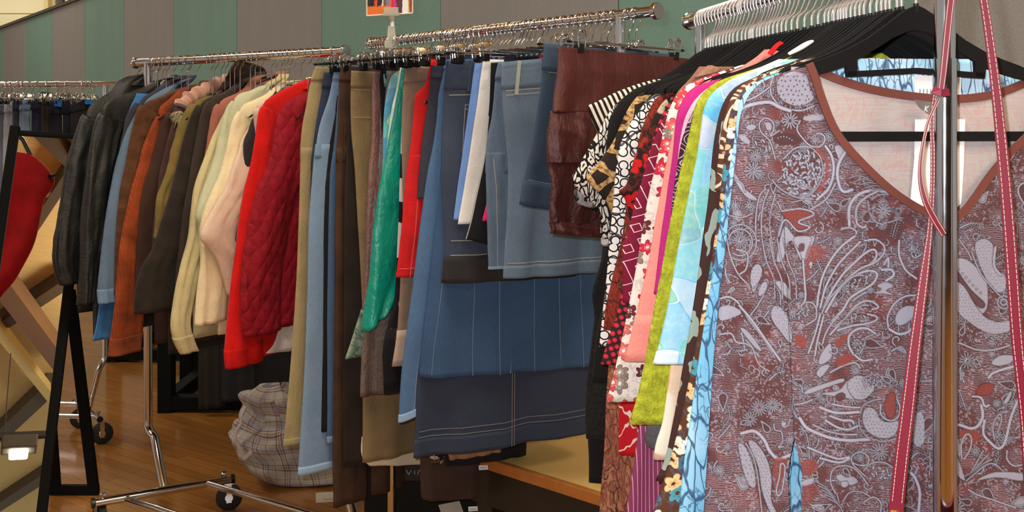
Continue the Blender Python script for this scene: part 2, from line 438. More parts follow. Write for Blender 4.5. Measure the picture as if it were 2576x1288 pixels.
# ================================================================== the setting
def struct(name, mb, m, parent=None, bevel=0):
    o = mb.build(name, m, parent, False, bevel=bevel)
    if parent is None: o['kind'] = 'structure'
    return o
def floor_mat():
    t = NT('varnished_maple_floor'); tc = t.n('TexCoord')
    v = t.n('Mapping', {'Vector': tc.outputs['Object'], 'Rotation': (0, 0, .62)}).outputs[0]
    br = t.n('TexBrick', {'Vector': v, 'Color1': lin((170, 116, 56)), 'Color2': lin((150, 98, 46)), 'Mortar': lin((104, 66, 30)), 'Scale': 1.0, 'Mortar Size': .0012, 'Brick Width': 1.1, 'Row Height': .058})
    gr = t.noise(t.n('Mapping', {'Vector': v, 'Scale': (1.5, 26, 1)}).outputs[0], 3, 5, .6, .4).outputs[0]
    col = t.mix(t.ramp(gr, [(.35, g(0)), (.7, g(.5))]), br.outputs[0], lin((118, 72, 32)))
    n2 = t.noise(v, 2.2, 4).outputs[0]
    t.bs(Base_Color=col, Roughness=t.math('MULTIPLY_ADD', n2, .14, .09), Specular_IOR_Level=.5, Coat_Weight=.3, Coat_Roughness=.1)
    t.bump(br.outputs[1], -.1, .001); return t.m
fl = MB(); fl.v = [(-14, -10, 0), (12, -10, 0), (12, 20.2, 0), (-14, 20.2, 0), (-14, -10, -.1), (12, -10, -.1), (12, 20.2, -.1), (-14, 20.2, -.1)]
fl.f = [(0, 1, 2, 3), (7, 6, 5, 4), (0, 4, 5, 1), (1, 5, 6, 2), (2, 6, 7, 3), (3, 7, 4, 0)]
struct('floor', fl, floor_mat())

def panel_mat(name, c):
    t = NT(name); n1 = t.noise(t.ob(), 300, 2).outputs[0]; n2 = t.noise(t.ob(1, 1, .25), 6, 4).outputs[0]
    col = t.mix(n1, lin(dk(c, .82)), lin(dk(c, 1.16))); col = t.mix(t.ramp(n2, [(.35, g(0)), (.75, g(.25))]), col, lin(dk(c, .86)))
    t.bs(Base_Color=col, Roughness=.95, Specular_IOR_Level=.15); t.bump(n1, .2, .002); return t.m
GREENP, GREYP = panel_mat('green_wall_felt', (112, 142, 132)), panel_mat('grey_wall_felt', (134, 132, 130))
WC = 3.4; wdir = Vector((-.6186, .7857, 0)); wn = Vector((-.7857, -.6186, 0)); WH = 2.735
def wpt(D): return Vector((WC - .7873 * D, D, 0))
D0, DS = 3.7825, .9435
core = MB(); a, b = wpt(D0 - 2 * DS), wpt(D0 + 11 * DS)
core.box((a + b) / 2 - wn * .05 + Vector((0, 0, WH / 2 - .01)), ((b - a).length, .07, WH - .02), (wdir, wn, Vector((0, 0, 1))))
wall = struct('wall_back', core, plastic('wall_core_dark', (52, 52, 50), .9))
for k in range(-2, 11):
    p, q = wpt(D0 + k * DS), wpt(D0 + (k + 1) * DS)
    mb = MB().box((p + q) / 2 + wn * .006 + Vector((0, 0, WH / 2)), ((q - p).length - .007, .04, WH - .004), (wdir, wn, Vector((0, 0, 1))))
    struct('wall_panel', mb, GREENP if k % 2 else GREYP, wall, .004)
mb = MB().box((a + b) / 2 - wn * .02 + Vector((0, 0, WH + .014)), ((b - a).length, .12, .03), (wdir, wn, Vector((0, 0, 1))))
struct('trim_1', mb, plastic('brown_wall_cap', (70, 58, 44), .6))
mb = MB().box((a + b) / 2 + wn * .038 + Vector((0, 0, .05)), ((b - a).length, .014, .1), (wdir, wn, Vector((0, 0, 1))))
struct('baseboard_back', mb, plastic('black_baseboard', (26, 24, 22), .5))

struct('reflection_backdrop', MB().box((1.6, -6.5, 1.15), (9.0, .2, 2.3)), plastic('dark_brown_backdrop', (44, 34, 28), .9, .1))  # added unseen dark backdrop behind the camera, gives the chrome contrast
def siding():
    t = NT('cream_painted_block'); br = t.n('TexBrick', {'Vector': t.n('Mapping', {'Vector': t.n('TexCoord').outputs['Object'], 'Rotation': (PI / 2, 0, 0)}).outputs[0], 'Color1': lin((236, 230, 192)), 'Color2': lin((232, 226, 186)), 'Mortar': lin((150, 138, 92)), 'Scale': 1.0, 'Mortar Size': .012, 'Brick Width': 30.0, 'Row Height': .95})
    t.bs(Base_Color=br.outputs[0], Roughness=.8); return t.m
struct('wall_far', MB().box((-1, 20.1, 3), (26, .2, 6)), siding())
def deck():
    t = NT('tan_roof_deck'); n1 = t.noise(t.ob(1, 4, 1), 5, 5).outputs[0]
    t.bs(Base_Color=t.mix(n1, lin((196, 160, 98)), lin((226, 192, 128))), Roughness=.85); return t.m
struct('ceiling', MB().box((-3, -6, 6.06), (34, 52, .12)), deck())
STEEL = plastic('dark_painted_steel', (52, 44, 40), .6); CREAM = plastic('cream_painted_steel', (206, 190, 132), .6)
mb = MB()
mb.box(P(121, 10, 19.7) + Vector((0, 0, -1.0)), (.09, .2, 4.6)); struct('trim_2', mb, CREAM)      # pilaster on the far wall
tr = MB()
nd_ = P(152, 14, 17.5)
for (x, y) in ((120, -60), (186, -60)): tr.tube([nd_, P(x, y, 17.5)], .035, 8)
tr.tube([nd_ + Vector((0, 0, -.12)), nd_ + Vector((0, 0, .9))], .08, 8)
tr.tube([P(-900, -62, 17.5), P(2200, -62, 17.5)], .07, 8)
tag(struct('roof_truss', tr, STEEL), 'dark steel roof truss seen above the panel wall', 'truss')

# ------------------------------------------------------------------ racks
UP = Vector((0, 0, 1))
RL = Rail((-1.443, 3.94), (-.5957, 3.385), 1.76, .0165)
RM = Rail((-.3597, 2.968), (.249, 2.289), 1.76, .0125)
RR = Rail((.3857, 2.03), (.5335, 1.225), 1.725, .0125)
RF = Rail((-1.923, 4.70), (-2.62, 4.76), 1.707, .013)
def v3(p, z=0.0): return Vector((p.x, p.y, z))
def caster(root, top, r=.047, rot=0.0):
    """swivel caster hanging under point top"""
    a = Vector((math.cos(rot), math.sin(rot), 0)); side = Vector((-a.y, a.x, 0))
    c = Vector((top.x, top.y, r)) + a * .018
    w = MB().disc(c, side, r, .024, 32, .1).build('wheel', RUBBER, root)
    MB().disc(c, side, r * .36, .027, 20).build('wheel_hub', CHROME, w)
    f = MB()
    for s in (-1, 1):
        f.box(c + side * (s * .017) + UP * .02, (.02, .0025, .05 + r * .5), (a, side, UP))
    f.box(Vector((c.x, c.y, r * 2 + .006)), (.034, .038, .004), (a, side, UP))
    f.tube([Vector((top.x, top.y, r * 2 + .004)), Vector((top.x, top.y, top.z + .03))], .007, 10)
    f.disc(Vector((top.x, top.y, top.z + .026)), UP, .012, .012, 6)
    f.build('caster_fork', CHROME, root)
def rack(name, rail, label, over=(.12, .14), base=None, disc=(True, True), pr=.0125, capr=1.35):
    root = thing(name, label, 'clothes rack', (rail.A.x, rail.A.y, 0))
    A, B = v3(rail.A, rail.zb), v3(rail.B, rail.zb); u = v3(rail.u)
    MB().tube([A - u * over[0], B + u * over[1]], rail.r, 24).build('hanging_bar', CHROME, root)
    for on, p, s in ((disc[0], A - u * over[0], -1), (disc[1], B + u * over[1], 1)):
        if on: MB().disc(p + u * s * .004, u, rail.r * capr, .012, 28, .08).build('end_cap', CHROME, root)
    return root
# left rack of jackets
def cross(root, e0, e1, r=.0125):
    MB().tube([e0, e1], r, 16).build('base_crossbar', CHROME, root)
    MB().tube([e0 - (e1 - e0).normalized() * .002, e0 - (e1 - e0).normalized() * .014], r * 1.12, 16).build('bar_cap', BLACK_PL, root)
    MB().tube([e1 + (e1 - e0).normalized() * .002, e1 + (e1 - e0).normalized() * .014], r * 1.12, 16).build('bar_cap', BLACK_PL, root)
rl = rack('clothes_rack', RL, 'chrome rolling rack hung with jackets and coats', (.075, .035), pr=.0165)
e0, e1 = onz(240, 1265, .118), onz(580, 1205, .118); j = onz(412, 1225, .118); kn = P(388, 1092, 3.9)
AB = v3(RL.B - RL.A)
for sh in (Vector((0, 0, 0)), AB):
    top = v3(RL.A, RL.zb) + sh
    MB().tube([top, v3(RL.A, 1.0) + sh, v3(RL.A, kn.z + .05) + sh] + cr([v3(RL.A, kn.z + .02) + sh, kn.lerp(v3(RL.A, kn.z), .6) + sh, kn + sh - UP * .01], 6) + [j + sh], .0165, 18).build('upright', CHROME, rl)
    cross(rl, e0 + sh, e1 + sh, .0165)
    caster(rl, (e0.lerp(e1, .05)) + sh, .05, 2.4); caster(rl, (e0.lerp(e1, .95)) + sh, .05, .3)
    MB().tube([v3(RL.A, 1.15) + sh, v3(RL.A, 1.10) + sh], .0195, 18).build('height_collar', CHROME, rl)
for px, py in ((515, 1215), (320, 1255)):
    s0 = onz(px, py, .118); MB().tube([s0, s0 + AB], .0115, 14).build('base_rail', CHROME, rl)
# middle rack of skirts
rm = rack('clothes_rack', RM, 'chrome rolling rack hung with skirts and trousers', (.1, .105), capr=1.55)
for p in (RM.A, RM.B):
    d = v3(RM.u).cross(UP).normalized()
    MB().tube([v3(p, RM.zb), v3(p, .15)], .0125, 18).build('upright', CHROME, rm)
    MB().tube([v3(p, 1.2), v3(p, 1.14)], .0155, 18).build('height_collar', CHROME, rm)
    c0, c1 = v3(p, .14) - d * .27, v3(p, .14) + d * .27; cross(rm, c0, c1); caster(rm, c0.lerp(c1, .05), .047, 1.0); caster(rm, c0.lerp(c1, .95), .047, -.4)
for s in (-.14, .14):
    d = v3(RM.u).cross(UP).normalized(); MB().tube([v3(RM.A, .14) + d * s, v3(RM.B, .14) + d * s], .0105, 14).build('base_rail', CHROME, rm)
# right rack of blouses
rr_ = rack('clothes_rack', RR, 'chrome rolling rack hung with printed blouses, its post nearest the camera', (.055, .06), capr=1.5)
for p in (RR.A, RR.B):
    d = v3(RR.u).cross(UP).normalized()
    MB().tube([v3(p, RR.zb), v3(p, 1.37)], .0125, 26).build('upright', CHROME, rr_)
    MB().tube([v3(p, 1.585), v3(p, .15)], .0142, 26).build('upright_sleeve', CHROME, rr_)
    c0, c1 = v3(p, .14) - d * .26, v3(p, .14) + d * .26; cross(rr_, c0, c1); caster(rr_, c0.lerp(c1, .05), .047, .8); caster(rr_, c0.lerp(c1, .95), .047, -.4)
for s in (-.14, .14):
    d = v3(RR.u).cross(UP).normalized(); MB().tube([v3(RR.A, .14) + d * s, v3(RR.B, .14) + d * s], .0105, 14).build('base_rail', CHROME, rr_)
# distant rack of jeans
rf = rack('clothes_rack', RF, 'distant chrome rack of jeans behind the leaning mirror', (.1, .1), disc=(False, False))
uf = v3(RF.u); df = uf.cross(UP).normalized()
for p, bend in ((RF.A, True), (RF.B, True)):
    q = v3(p); MB().tube([q + UP * RF.zb, q + UP * .42] + [q + UP * .40 - df * .02, q + UP * .37 - df * .04 + uf * .01, onz(222, 1034, .125) + (q - v3(RF.A))], .013, 14).build('upright', CHROME, rf)
    sh_ = q - v3(RF.A); c0, c1 = onz(250, 1054, .125) + sh_, onz(190, 1012, .125) + sh_; cross(rf, c0, c1); caster(rf, c0.lerp(c1, .06), .05, .5); caster(rf, c0.lerp(c1, .94), .05, .15)
for s in (.12, .88):
    e_ = onz(250, 1054, .125).lerp(onz(190, 1012, .125), s); MB().tube([e_, e_ + v3(RF.B - RF.A)], .0105, 12).build('base_rail', CHROME, rf)

# ------------------------------------------------------------------ leaning mirror and what it reflects
TR, BR, TL = P(205, 350, 4.05), onz(84, 1352, .02), P(47, 350, 3.98)
eu = (TR - BR); ew = (TL - TR); eu_n = eu.normalized(); ew_n = (ew - eu_n * ew.dot(eu_n)).normalized(); TL = TR + ew_n * ew.length; BL = BR + ew_n * ew.length
mn = ew_n.cross(eu_n).normalized()
if mn.y > 0: mn = -mn
W_, H_ = ew.length, eu.length
mir = thing('standing_mirror', 'tall black framed floor mirror leaning beside the jacket rack', 'mirror', ((BL + BR) / 2 * 1)[:2] + (0,))
BLKW = plastic('black_stained_wood', (8, 8, 8), .8, .15)
cc = (TL + BR) / 2; fw = .036
ax = (ew_n, mn, eu_n)
MB().box(cc, (W_, .004, H_), ax).build('mirror_glass', metal('silvered_glass', (238, 238, 232), .0), mir, False)
MB().box(cc - mn * .011, (W_ + .03, .012, H_ + .03), ax).build('backing_board', BLKW, mir, False)
for s in (-1, 1):
    MB().box(cc + ew_n * (s * (W_ / 2 + fw / 2)), (fw, .028, H_ + 2 * fw), ax).build('side_rail', BLKW, mir, False, bevel=.004)
    MB().box(cc + eu_n * (s * (H_ / 2 + .008)), (W_, .026, .02), ax).build('end_rail', BLKW, mir, False, bevel=.004)
la, lb = onz(236, 1232, .02), onz(140, 1232, .02)
ta, tb = P(176, 735, 3.98), P(104, 735, 3.95)
for q0, q1 in ((ta, la), (tb, lb)):
    dv = (q1 - q0).normalized(); MB().box((q0 + q1) / 2, (.042, .022, (q1 - q0).length + .02), (Vector((1, 0, 0)), Vector((1, 0, 0)).cross(dv).normalized(), -dv)).build('easel_leg', BLKW, mir, False, bevel=.003)
MB().box((la + lb) / 2, ((la - lb).length + .04, .024, .04)).build('easel_foot', BLKW, mir, False, bevel=.003)
def refl(px, py):
    r = ray(px, py); o = Vector((0, 0, CAMZ)); tt = (cc - o).dot(mn) / r.dot(mn); h = o + r * tt
    return h, (r - mn * (2 * r.dot(mn))).normalized()
def rz(px, py, z):
    h, d = refl(px, py); return h + d * ((z - h.z) / d.z)
def rd(px, py, t):
    h, d = refl(px, py); return h + d * t
def beam(n, p, q, z, w, h, m):
    a_, b_ = rz(p[0], p[1], z), rz(q[0], q[1], z); d = (b_ - a_); L = d.length; d.normalize(); a_ -= d * .0; s = UP.cross(d)
    struct('trim_%d' % n, MB().box((a_ + b_) / 2, (L + 1.2, w, h), (d, s, UP)), m)
WOODB = plastic('dark_roof_purlin', (84, 66, 46), .7); WOODC = plastic('pale_roof_purlin', (214, 186, 120), .7)
beam(3, (128, 345), (172, 388), 5.9, .12, .25, WOODB); beam(4, (110, 520), (172, 425), 5.9, .12, .25, WOODB); beam(5, (110, 476), (165, 492), 5.85, .12, .12, WOODC)
beam(6, (132, 720), (66, 764), 5.9, .2, .25, WOODB); beam(7, (0, 828), (122, 985), 5.75, .16, .14, WOODC); beam(8, (105, 985), (18, 1068), 5.9, .28, .25, WOODB)
beam(9, (0, 1262), (100, 1197), 5.9, .3, .25, WOODB); beam(10, (24, 727), (142, 887), 5.6, .26, .26, plastic('brown_steel_joist', (112, 78, 50), .6))
h0 = rd(46, 1148, 8.5)
lamp = thing('pendant_lamp', 'bright gym ceiling lamp reflected low in the leaning mirror', 'lamp', h0)
te = NT('lit_lamp_glass'); te.bs(Base_Color=g(.9), Emission_Color=(1, .93, .8, 1), Emission_Strength=14.0)
hd, hv = refl(46, 1148); ls = Vector((hv.y, -hv.x, 0)).normalized(); lax = (ls, UP.cross(ls), UP)
MB().box(h0 + UP * .02, (.19, .16, .075), lax).build('lamp_lens', te.m, lamp, False, bevel=.02)
MB().box(h0 + UP * .13, (.36, .26, .15), lax).build('lamp_housing', plastic('grey_lamp_housing', (84, 78, 66), .6), lamp, False, bevel=.02)
MB().box(h0 + UP * .23 - ls * .1, (.62, .1, .06), lax).build('lamp_bracket', STEEL, lamp, False)
MB().tube([h0 + UP * .2 + ls * .16, h0 + UP * 1.2 + ls * .18], .006, 8).build('lamp_stem', STEEL, lamp)
MB().tube([h0 + UP * .2 - ls * .5, Vector((h0.x, h0.y, 6.0)) - ls * 3.5], .004, 6).build('lamp_stay', STEEL, lamp)
# red sweatshirt that hangs high on a stand opposite the mirror (seen only as its reflection)
def rpl():
    h, d = refl(60, 560); o = h + d * 1.15; m = Vector((-d.x, -d.y)).normalized()
    return o, m
ro, rmn = rpl(); rv = Vector((-rmn.y, rmn.x))
def rsz(px, py):
    h, d = refl(px, py); d2 = Vector((d.x, d.y)); k = (Vector((ro.x, ro.y)) - Vector((h.x, h.y))).dot(rmn) / d2.dot(rmn); q = h + d * k
    return ((Vector((q.x, q.y)) - Vector((ro.x, ro.y))).dot(rv), q.z)
rp = Plane(Vector((ro.x, ro.y)), rv, rmn)
edge = [rsz(*p) for p in ((52, 388), (84, 394), (110, 415), (128, 436), (138, 455), (130, 478), (114, 500), (104, 540), (96, 580), (84, 620), (64, 660), (38, 705), (12, 736), (2, 748))]
sx = edge[0][0]; sg_ = 1 if sx > edge[4][0] else -1; far = [(sx + sg_ * .42 * min(1, .3 + i * .25), z) for i, (s, z) in enumerate(edge)]
red = thing('sweatshirt', 'red short sleeved sweatshirt seen in the mirror', 'sweatshirt', rp.pt(sx, edge[0][1]))
RSH = cloth('red_jersey', (178, 22, 30), .15)
Loft(rp, edge, far, (.02, .05, .05), .012, 2.5, .006, 6, 3).mesh('shirt_body', RSH, red, 50, 18)
q = rp.pt(*rsz(124, 458)); q2 = rp.pt(*rsz(136, 449)); MB().tube([q + Vector((0, 0, 0)) - v3(rmn) * -.05, q2 - v3(rmn) * -.03], [.012, .009], 10).build('dark_cuff', cloth('black_rib', (22, 18, 20)), red)
top_ = rp.pt(sx + sg_ * .12, 0) - v3(rmn) * .16; zt_ = edge[0][1] + .34
stn = thing('garment_stand', 'black pole stand carrying the red sweatshirt opposite the mirror', 'stand', (top_.x, top_.y, 0))
MB().tube([top_ + UP * .02, top_ + UP * zt_], .014, 14).build('stand_pole', BLACK_PL, stn)
MB().disc(top_ + UP * .012, UP, .16, .024, 32).build('stand_base', BLACK_PL, stn)
ah = rp.pt(*rsz(34, 330)); ah = Vector((ah.x, ah.y, ah.z + .155)); MB().tube([Vector((top_.x, top_.y, ah.z)), ah + v3(rmn) * .03], .006, 10).build('stand_arm', BLACK_PL, stn)
hg = thing('clothes_hanger', 'black hanger holding the red sweatshirt', 'hanger', rp.pt(sx, edge[0][1] + .1))
k1, k2, k0 = rp.pt(*rsz(82, 392)), rp.pt(*rsz(58, 352)), rp.pt(*rsz(34, 330))
MB().tube([k1 - UP * .02, k2, k0, k0 + (k0 - k1) * .5 - UP * .05], .011, 10).build('hanger_arm', BLACK_PL, hg)
MB().tube([k0, k0 + UP * .1, k0 + UP * .16 + v3(rv) * .02, k0 + UP * .13 + v3(rv) * .05], .004, 8).build('hook', CHROME, hg)
# ================================================================== hangers (one of each kind, then copies)
def hook_pts(rb, R, neck, wire):
    c = rb + wire - R; pts = []
    for i in range(15):
        a = math.radians(-30 + 235 * i / 14); pts.append((R * math.cos(a), c + R * math.sin(a)))
    pts += [(-R * .62, c - R * 1.1), (-R * .12, c - R * 1.55), (0, c - R * 2.0), (0, neck)]
    return [Vector((x, 0, z)) for x, z in pts]
PROTO = {}
BRIGHT = metal('bright_nickel', (246, 246, 250), .3)
def proto_wire():
    r = thing('wire_hanger', 'x', 'hanger'); R = .0165
    mb = MB().tube(hook_pts(R, .0215, -.135, .0016), .0016, 8); mb.disc((.0186, 0, R + .0016 - .0215 - .011), (0, 0, 1), .0026, .004, 8); mb.build('hook', CHROME, r, world=False)
    MB().tube([Vector(p) for p in ((0, 0, -.13), (.02, 0, -.155), (.04, 0, -.175), (.09, 0, -.205), (.13, 0, -.23))], .003, 8).build('hanger_arm', BLACK_PL, r, world=False)
    MB().tube([Vector(p) for p in ((0, 0, -.13), (-.02, 0, -.155), (-.04, 0, -.175), (-.09, 0, -.205), (-.13, 0, -.23))], .003, 8).build('hanger_arm', BLACK_PL, r, world=False)
    return r
def proto_clip(xs=.163):
    r = thing('clip_hanger', 'x', 'hanger'); R = .0125
    mb = MB().tube(hook_pts(R, .0205, -.073, .0015), .0015, 8); mb.disc((.0178, 0, R + .0015 - .0205 - .0105), (0, 0, 1), .0028, .005, 8); mb.build('hook', CHROME, r, world=False)
    mb = MB().tube([(-.19, 0, -.073), (.19, 0, -.073)], .0021, 8); mb.disc((0, 0, -.073), (0, 0, 1), .006, .012, 12)
    mb.build('cross_rod', CHROME, r, world=False)
    for s in (-1, 1): MB().tube([(s * .186, 0, -.073), (s * .192, 0, -.073), (s * .199, 0, -.073)], [.0026, .0036, .0026], 8).build('rod_tip', BLACK_PL, r, world=False)
    for s in (-1, 1):
        x0 = s * xs; c = thing('clip', None, None); c.parent = r
        loops = MB()
        for y in (-.009, .009):
            pts = [(x0 - .009, y, -.085), (x0 - .0115, y, -.066)] + [(x0 + .0115 * math.cos(a), y * (1 + .35 * math.sin(a)), -.058 + .0115 * math.sin(a)) for a in [PI - PI * i / 9 for i in range(10)]] + [(x0 + .0115, y, -.066), (x0 + .009, y, -.085)]
            loops.tube(pts, .0015, 8)
            loops.disc((x0, y * 1.05, -.058), (0, 1, .15), .0098, .0012, 18)
        loops.build('clip_loop', CHROME, c, world=False)
        for y in (-1, 1):
            j = MB(); b = 0
            for (x, yy, z) in ((-.0065, .0068, -.079), (.0065, .0068, -.079), (.0085, .0028, -.095), (-.0085, .0028, -.095)):
                j.v.append(Vector((x0 + x, y * yy, z)))
            for (x, yy, z) in ((-.0065, .0098, -.079), (.0065, .0098, -.079), (.0085, .0075, -.097), (-.0085, .0075, -.097)):
                j.v.append(Vector((x0 + x, y * yy, z)))
            j.f += [(b, b + 1, b + 2, b + 3), (b + 7, b + 6, b + 5, b + 4), (b, b + 4, b + 5, b + 1), (b + 1, b + 5, b + 6, b + 2), (b + 2, b + 6, b + 7, b + 3), (b + 3, b + 7, b + 4, b)]
            j.build('clip_jaw', BLACK_PL, c, world=False, smooth=False)
    return r
def proto_rod():
    r = thing('clip_hanger', 'x', 'hanger'); R = .0125
    mb = MB().tube(hook_pts(R, .0205, -.073, .0015), .0015, 8); mb.disc((.0178, 0, R + .0015 - .0205 - .0105), (0, 0, 1), .0028, .005, 8); mb.build('hook', CHROME, r, world=False)
    MB().tube([(-.15, 0, -.073), (.15, 0, -.073)], .0021, 8).disc((0, 0, -.073), (0, 0, 1), .006, .012, 12).build('cross_rod', CHROME, r, world=False)
    return r
FRONT_T = .925
FP = RR.plane(t=FRONT_T)
def proto_velvet(full=True):
    r = thing('velvet_hanger', 'x', 'hanger'); R = .0125
    pts = hook_pts(R, .023, -.072, .002); MB().tube(pts, .0022, 10).build('hook', BRIGHT, r, world=False)
    MB().tube([(0, 0, -.064), (0, 0, -.075)], .0035, 10).build('hook_ferrule', BLACK_PL, r, world=False)
    q = lambda *ps: [(s, z - RR.zb) for s, z in (FP.inv(*p) for p in ps)]
    top = q((2324, 14), (2305, 22), (2285, 34), (2250, 62), (2200, 98), (2150, 125), (2100, 145), (2060, 158), (2025, 172), (2004, 188)); low = q((1998, 202), (2025, 200), (2060, 193), (2110, 180), (2150, 166), (2190, 142), (2225, 121), (2262, 97), (2300, 80), (2324, 76))
    s0 = top[0][0]; fx = lambda L: [(s - s0, z) for s, z in L]; top, low = fx(top), fx(low)
    bd = MB()
    for sg in (1, -1):
        for i in range(len(top) - 1):           # thick arm built from short prisms, top edge over lower edge
            a, b2, c, d = top[i], top[i + 1], low[-2 - i], low[-1 - i]
            bd.extrude([(sg * a[0], a[1]), (sg * b2[0], b2[1]), (sg * c[0], c[1]), (sg * d[0], d[1])][::sg], .0062, (1, 0, 0), (0, 0, 1), (0, 0, 0))
    bd.build('hanger_arm', VELVET, r, world=False, smooth=False)
    st = fx(q((2144, 152), (2174, 144), (2174, 190), (2150, 194))); bar = fx(q((2150, 180), (2324, 171), (2324, 186), (2150, 195)))
    tb = MB()
    for sg in (1, -1):
        for pl_ in (st, bar): tb.extrude([(sg * s, z) for s, z in pl_][::sg], .006, (1, 0, 0), (0, 0, 1), (0, 0, 0))
    tb.build('tie_bar', VELVET, r, world=False, smooth=False)
    if not full: return r
    zt = FP.inv(2324, 343)[1] - RR.zb; e = low[0]
    tr_ = MB()
    tr_.box((0, 0, zt), (.36, .0062, .0125))
    for sg in (1, -1): tr_.tube([(sg * .178, 0, zt), (sg * (e[0] + .004), 0, zt + .02), (sg * (e[0] + .002), 0, e[1] + .005)], .0045, 8)
    tr_.build('trouser_bar', VELVET, r, world=False, smooth=False)
    return r
def dup(root, loc, rz, name=None):
    r = root.copy(); COL.objects.link(r); r.location = loc; r.rotation_euler = (0, 0, rz)
    for ch in root.children:
        c = ch.copy(); COL.objects.link(c); c.parent = r
        for g_ in ch.children:
            d = g_.copy(); COL.objects.link(d); d.parent = c
    return r
def hanger(kind, rail, pl, label, group, tilt=0.0):
    if kind == 'clip' and rail is RM and 'satin skirt' not in label: kind = ('clip', 'clip_in', 'clip_mid')[NG[0] % 3]
    if kind not in PROTO: PROTO[kind] = [{'wire': proto_wire, 'rod': proto_rod, 'clip': proto_clip, 'clip_in': lambda: proto_clip(.125), 'clip_mid': lambda: proto_clip(.146), 'velvet': lambda: proto_velvet(False), 'velvet_bar': proto_velvet}[kind](), False]
    p, used = PROTO[kind]
    loc = (pl.O.x, pl.O.y, rail.zb); a = pl.ang() + tilt
    if not used: o = p; o.location = loc; o.rotation_euler = (0, 0, a); PROTO[kind][1] = True
    else: o = dup(p, loc, a)
    o['label'] = label; o['category'] = 'hanger'; o['group'] = group
    return o
HG = {'wire': 'wire hangers on the jacket rail', 'clip': 'clip hangers on the skirt rail', 'velvet': 'black flocked hangers on the blouse rail'}

# ================================================================== garment builders
NG = [0]
def start(name, label, cat, rail, pl, kind=None, hlabel=None, group=None):
    NG[0] += 1
    root = thing(name, label, cat, (pl.O.x, pl.O.y, rail.zb - .09), 0, group)
    if kind: hanger(kind, rail, pl, hlabel, HG[kind])
    return root
def offs(A, w): return [(s - w, z) for s, z in A]
def mirror(A, lim=.25): return [(max(-s, -lim) if s > 0 else s - .02, z) for s, z in A]
def s_at(A, z):
    for (s0, z0), (s1, z1) in zip(A, A[1:]):
        if (z0 - z) * (z1 - z) <= 0 and z0 != z1: return s0 + (s1 - s0) * (z - z0) / (z1 - z0)
    return A[-1][0] if z < A[-1][1] else A[0][0]

def jacket(name, label, cat, short, hx, outer, k, hem, mat, sw=(.14, .10), th=.022, sth=.026, collar=True, cuff=None, sleeves=True, fold=.005, wr=.004, colmat=None, style='wire', yaw=0):
    pl = RL.plane(hx=hx, yaw=yaw)
    root = start(name, label, cat, RL, pl, style, 'black armed hanger with chrome hook holding the ' + short)
    S = [pl.inv(*p) for p in outer]
    sh = S[:k + 1]; tip = S[k]
    body = list(sh[:-1]) + [(tip[0] - .025, tip[1] - .02)]
    n = 7; zl = tip[1] - .12
    for i in range(n):
        z = lerp(zl, hem, i / (n - 1)); w = min(1, (tip[1] - z) / max(.05, tip[1] - S[-1][1]))
        body.append((min(.26, s_at(S, z) - (lerp(sw[0], sw[1], w) - .03 if sleeves else 0)), z))
    if not sleeves: body = S if hem is None else S + [(S[-1][0], hem)]
    sd = NG[0] * 1.37
    Loft(pl, body, mirror(body), (.022, th, th * 1.05), fold, 2.6, wr, 7, sd).mesh('jacket_body' if sleeves else 'vest_body', mat, root, 60, 18)
    if sleeves:
        A = [(tip[0] - .012, tip[1] + .012)] + S[k:]
        for sg in (1, -1):
            AA = A if sg == 1 else mirror([(min(s, .27), z) for s, z in A], .3)
            L = [0]
            for a, b in zip(A, A[1:]): L.append(L[-1] + math.hypot(a[0] - b[0], a[1] - b[1]))
            BB = []
            for i, (s, z) in enumerate(AA):
                w = L[i] / L[-1]; ww = lerp(sw[0], sw[1], w) * (1 if i else .35) 
                BB.append((s - sg * ww, z - (.035 if i == 0 else .012 * (1 - w))))
            BB[-1] = (BB[-1][0], AA[-1][1] + .004)
            lf = Loft(pl, AA, BB, (.018, sth, sth * .85), .004, 1.4, wr * 1.25, 9, sd + sg, toff=.006)
            sl = lf.mesh('sleeve', mat, root, 60, 16)
            if cuff: lf.mesh('cuff', cuff, sl, 8, 16, cuff_w(lf), 1.0, .003)
    if collar:
        s0, z0 = S[0]; s1, z1 = S[min(2, k)]
        a = [(s0 - .01, z0 + .012), (s0 + .012, z0 - .01), (s1 - .01, z1 - .015)]
        Loft(pl, a, mirror(a, .12), (.026, .034, .03), .003, 2, .003, 5, sd + 5).mesh('collar', colmat or mat, root, 14, 16)
    return root, pl
def cuff_w(lf): return .93

def hung(name, label, cat, short, rail, A, mat, hx=None, t=None, yaw=0, W=.38, B=None, Bs=None, kind='clip', th=(.006, .014, .018), fold=.006, ff=3, wr=.0025, wf=5, band=None, bandw=.055, hemband=None, hemw=.035, part='panel', toff=0, sag=0.0, pts=None, nw=64, nc=20, p=2.4, group=None):
    """a skirt, dress or blouse: one loft, with waistband and hem as parts"""
    pl = rail.plane(hx=hx, t=t, yaw=yaw)
    root = start(name, label, cat, rail, pl, kind, {'clip': 'chrome clip hanger holding the ', 'velvet': 'black flocked hanger holding the ', 'wire': 'black armed hanger with chrome hook holding the '}.get(kind, '') + short, group)
    a = [pl.inv(*q) for q in A]
    if B is not None: b = [pl.inv(*q) for q in B]
    elif Bs == 'mirror': b = mirror(a, .3)
    else: b = offs(a, W)
    lf = Loft(pl, a, b, th, fold, ff, wr, wf, NG[0] * 1.91, toff, p, 1.0, sag)
    main = lf.mesh(part, mat, root, nw, nc)
    if band: lf.mesh('waistband', band, root, 6, nc, 0, bandw, .003)
    if hemband: lf.mesh('hem', hemband, root, 5, nc, 1 - hemw, 1, .0022)
    return root, pl, lf

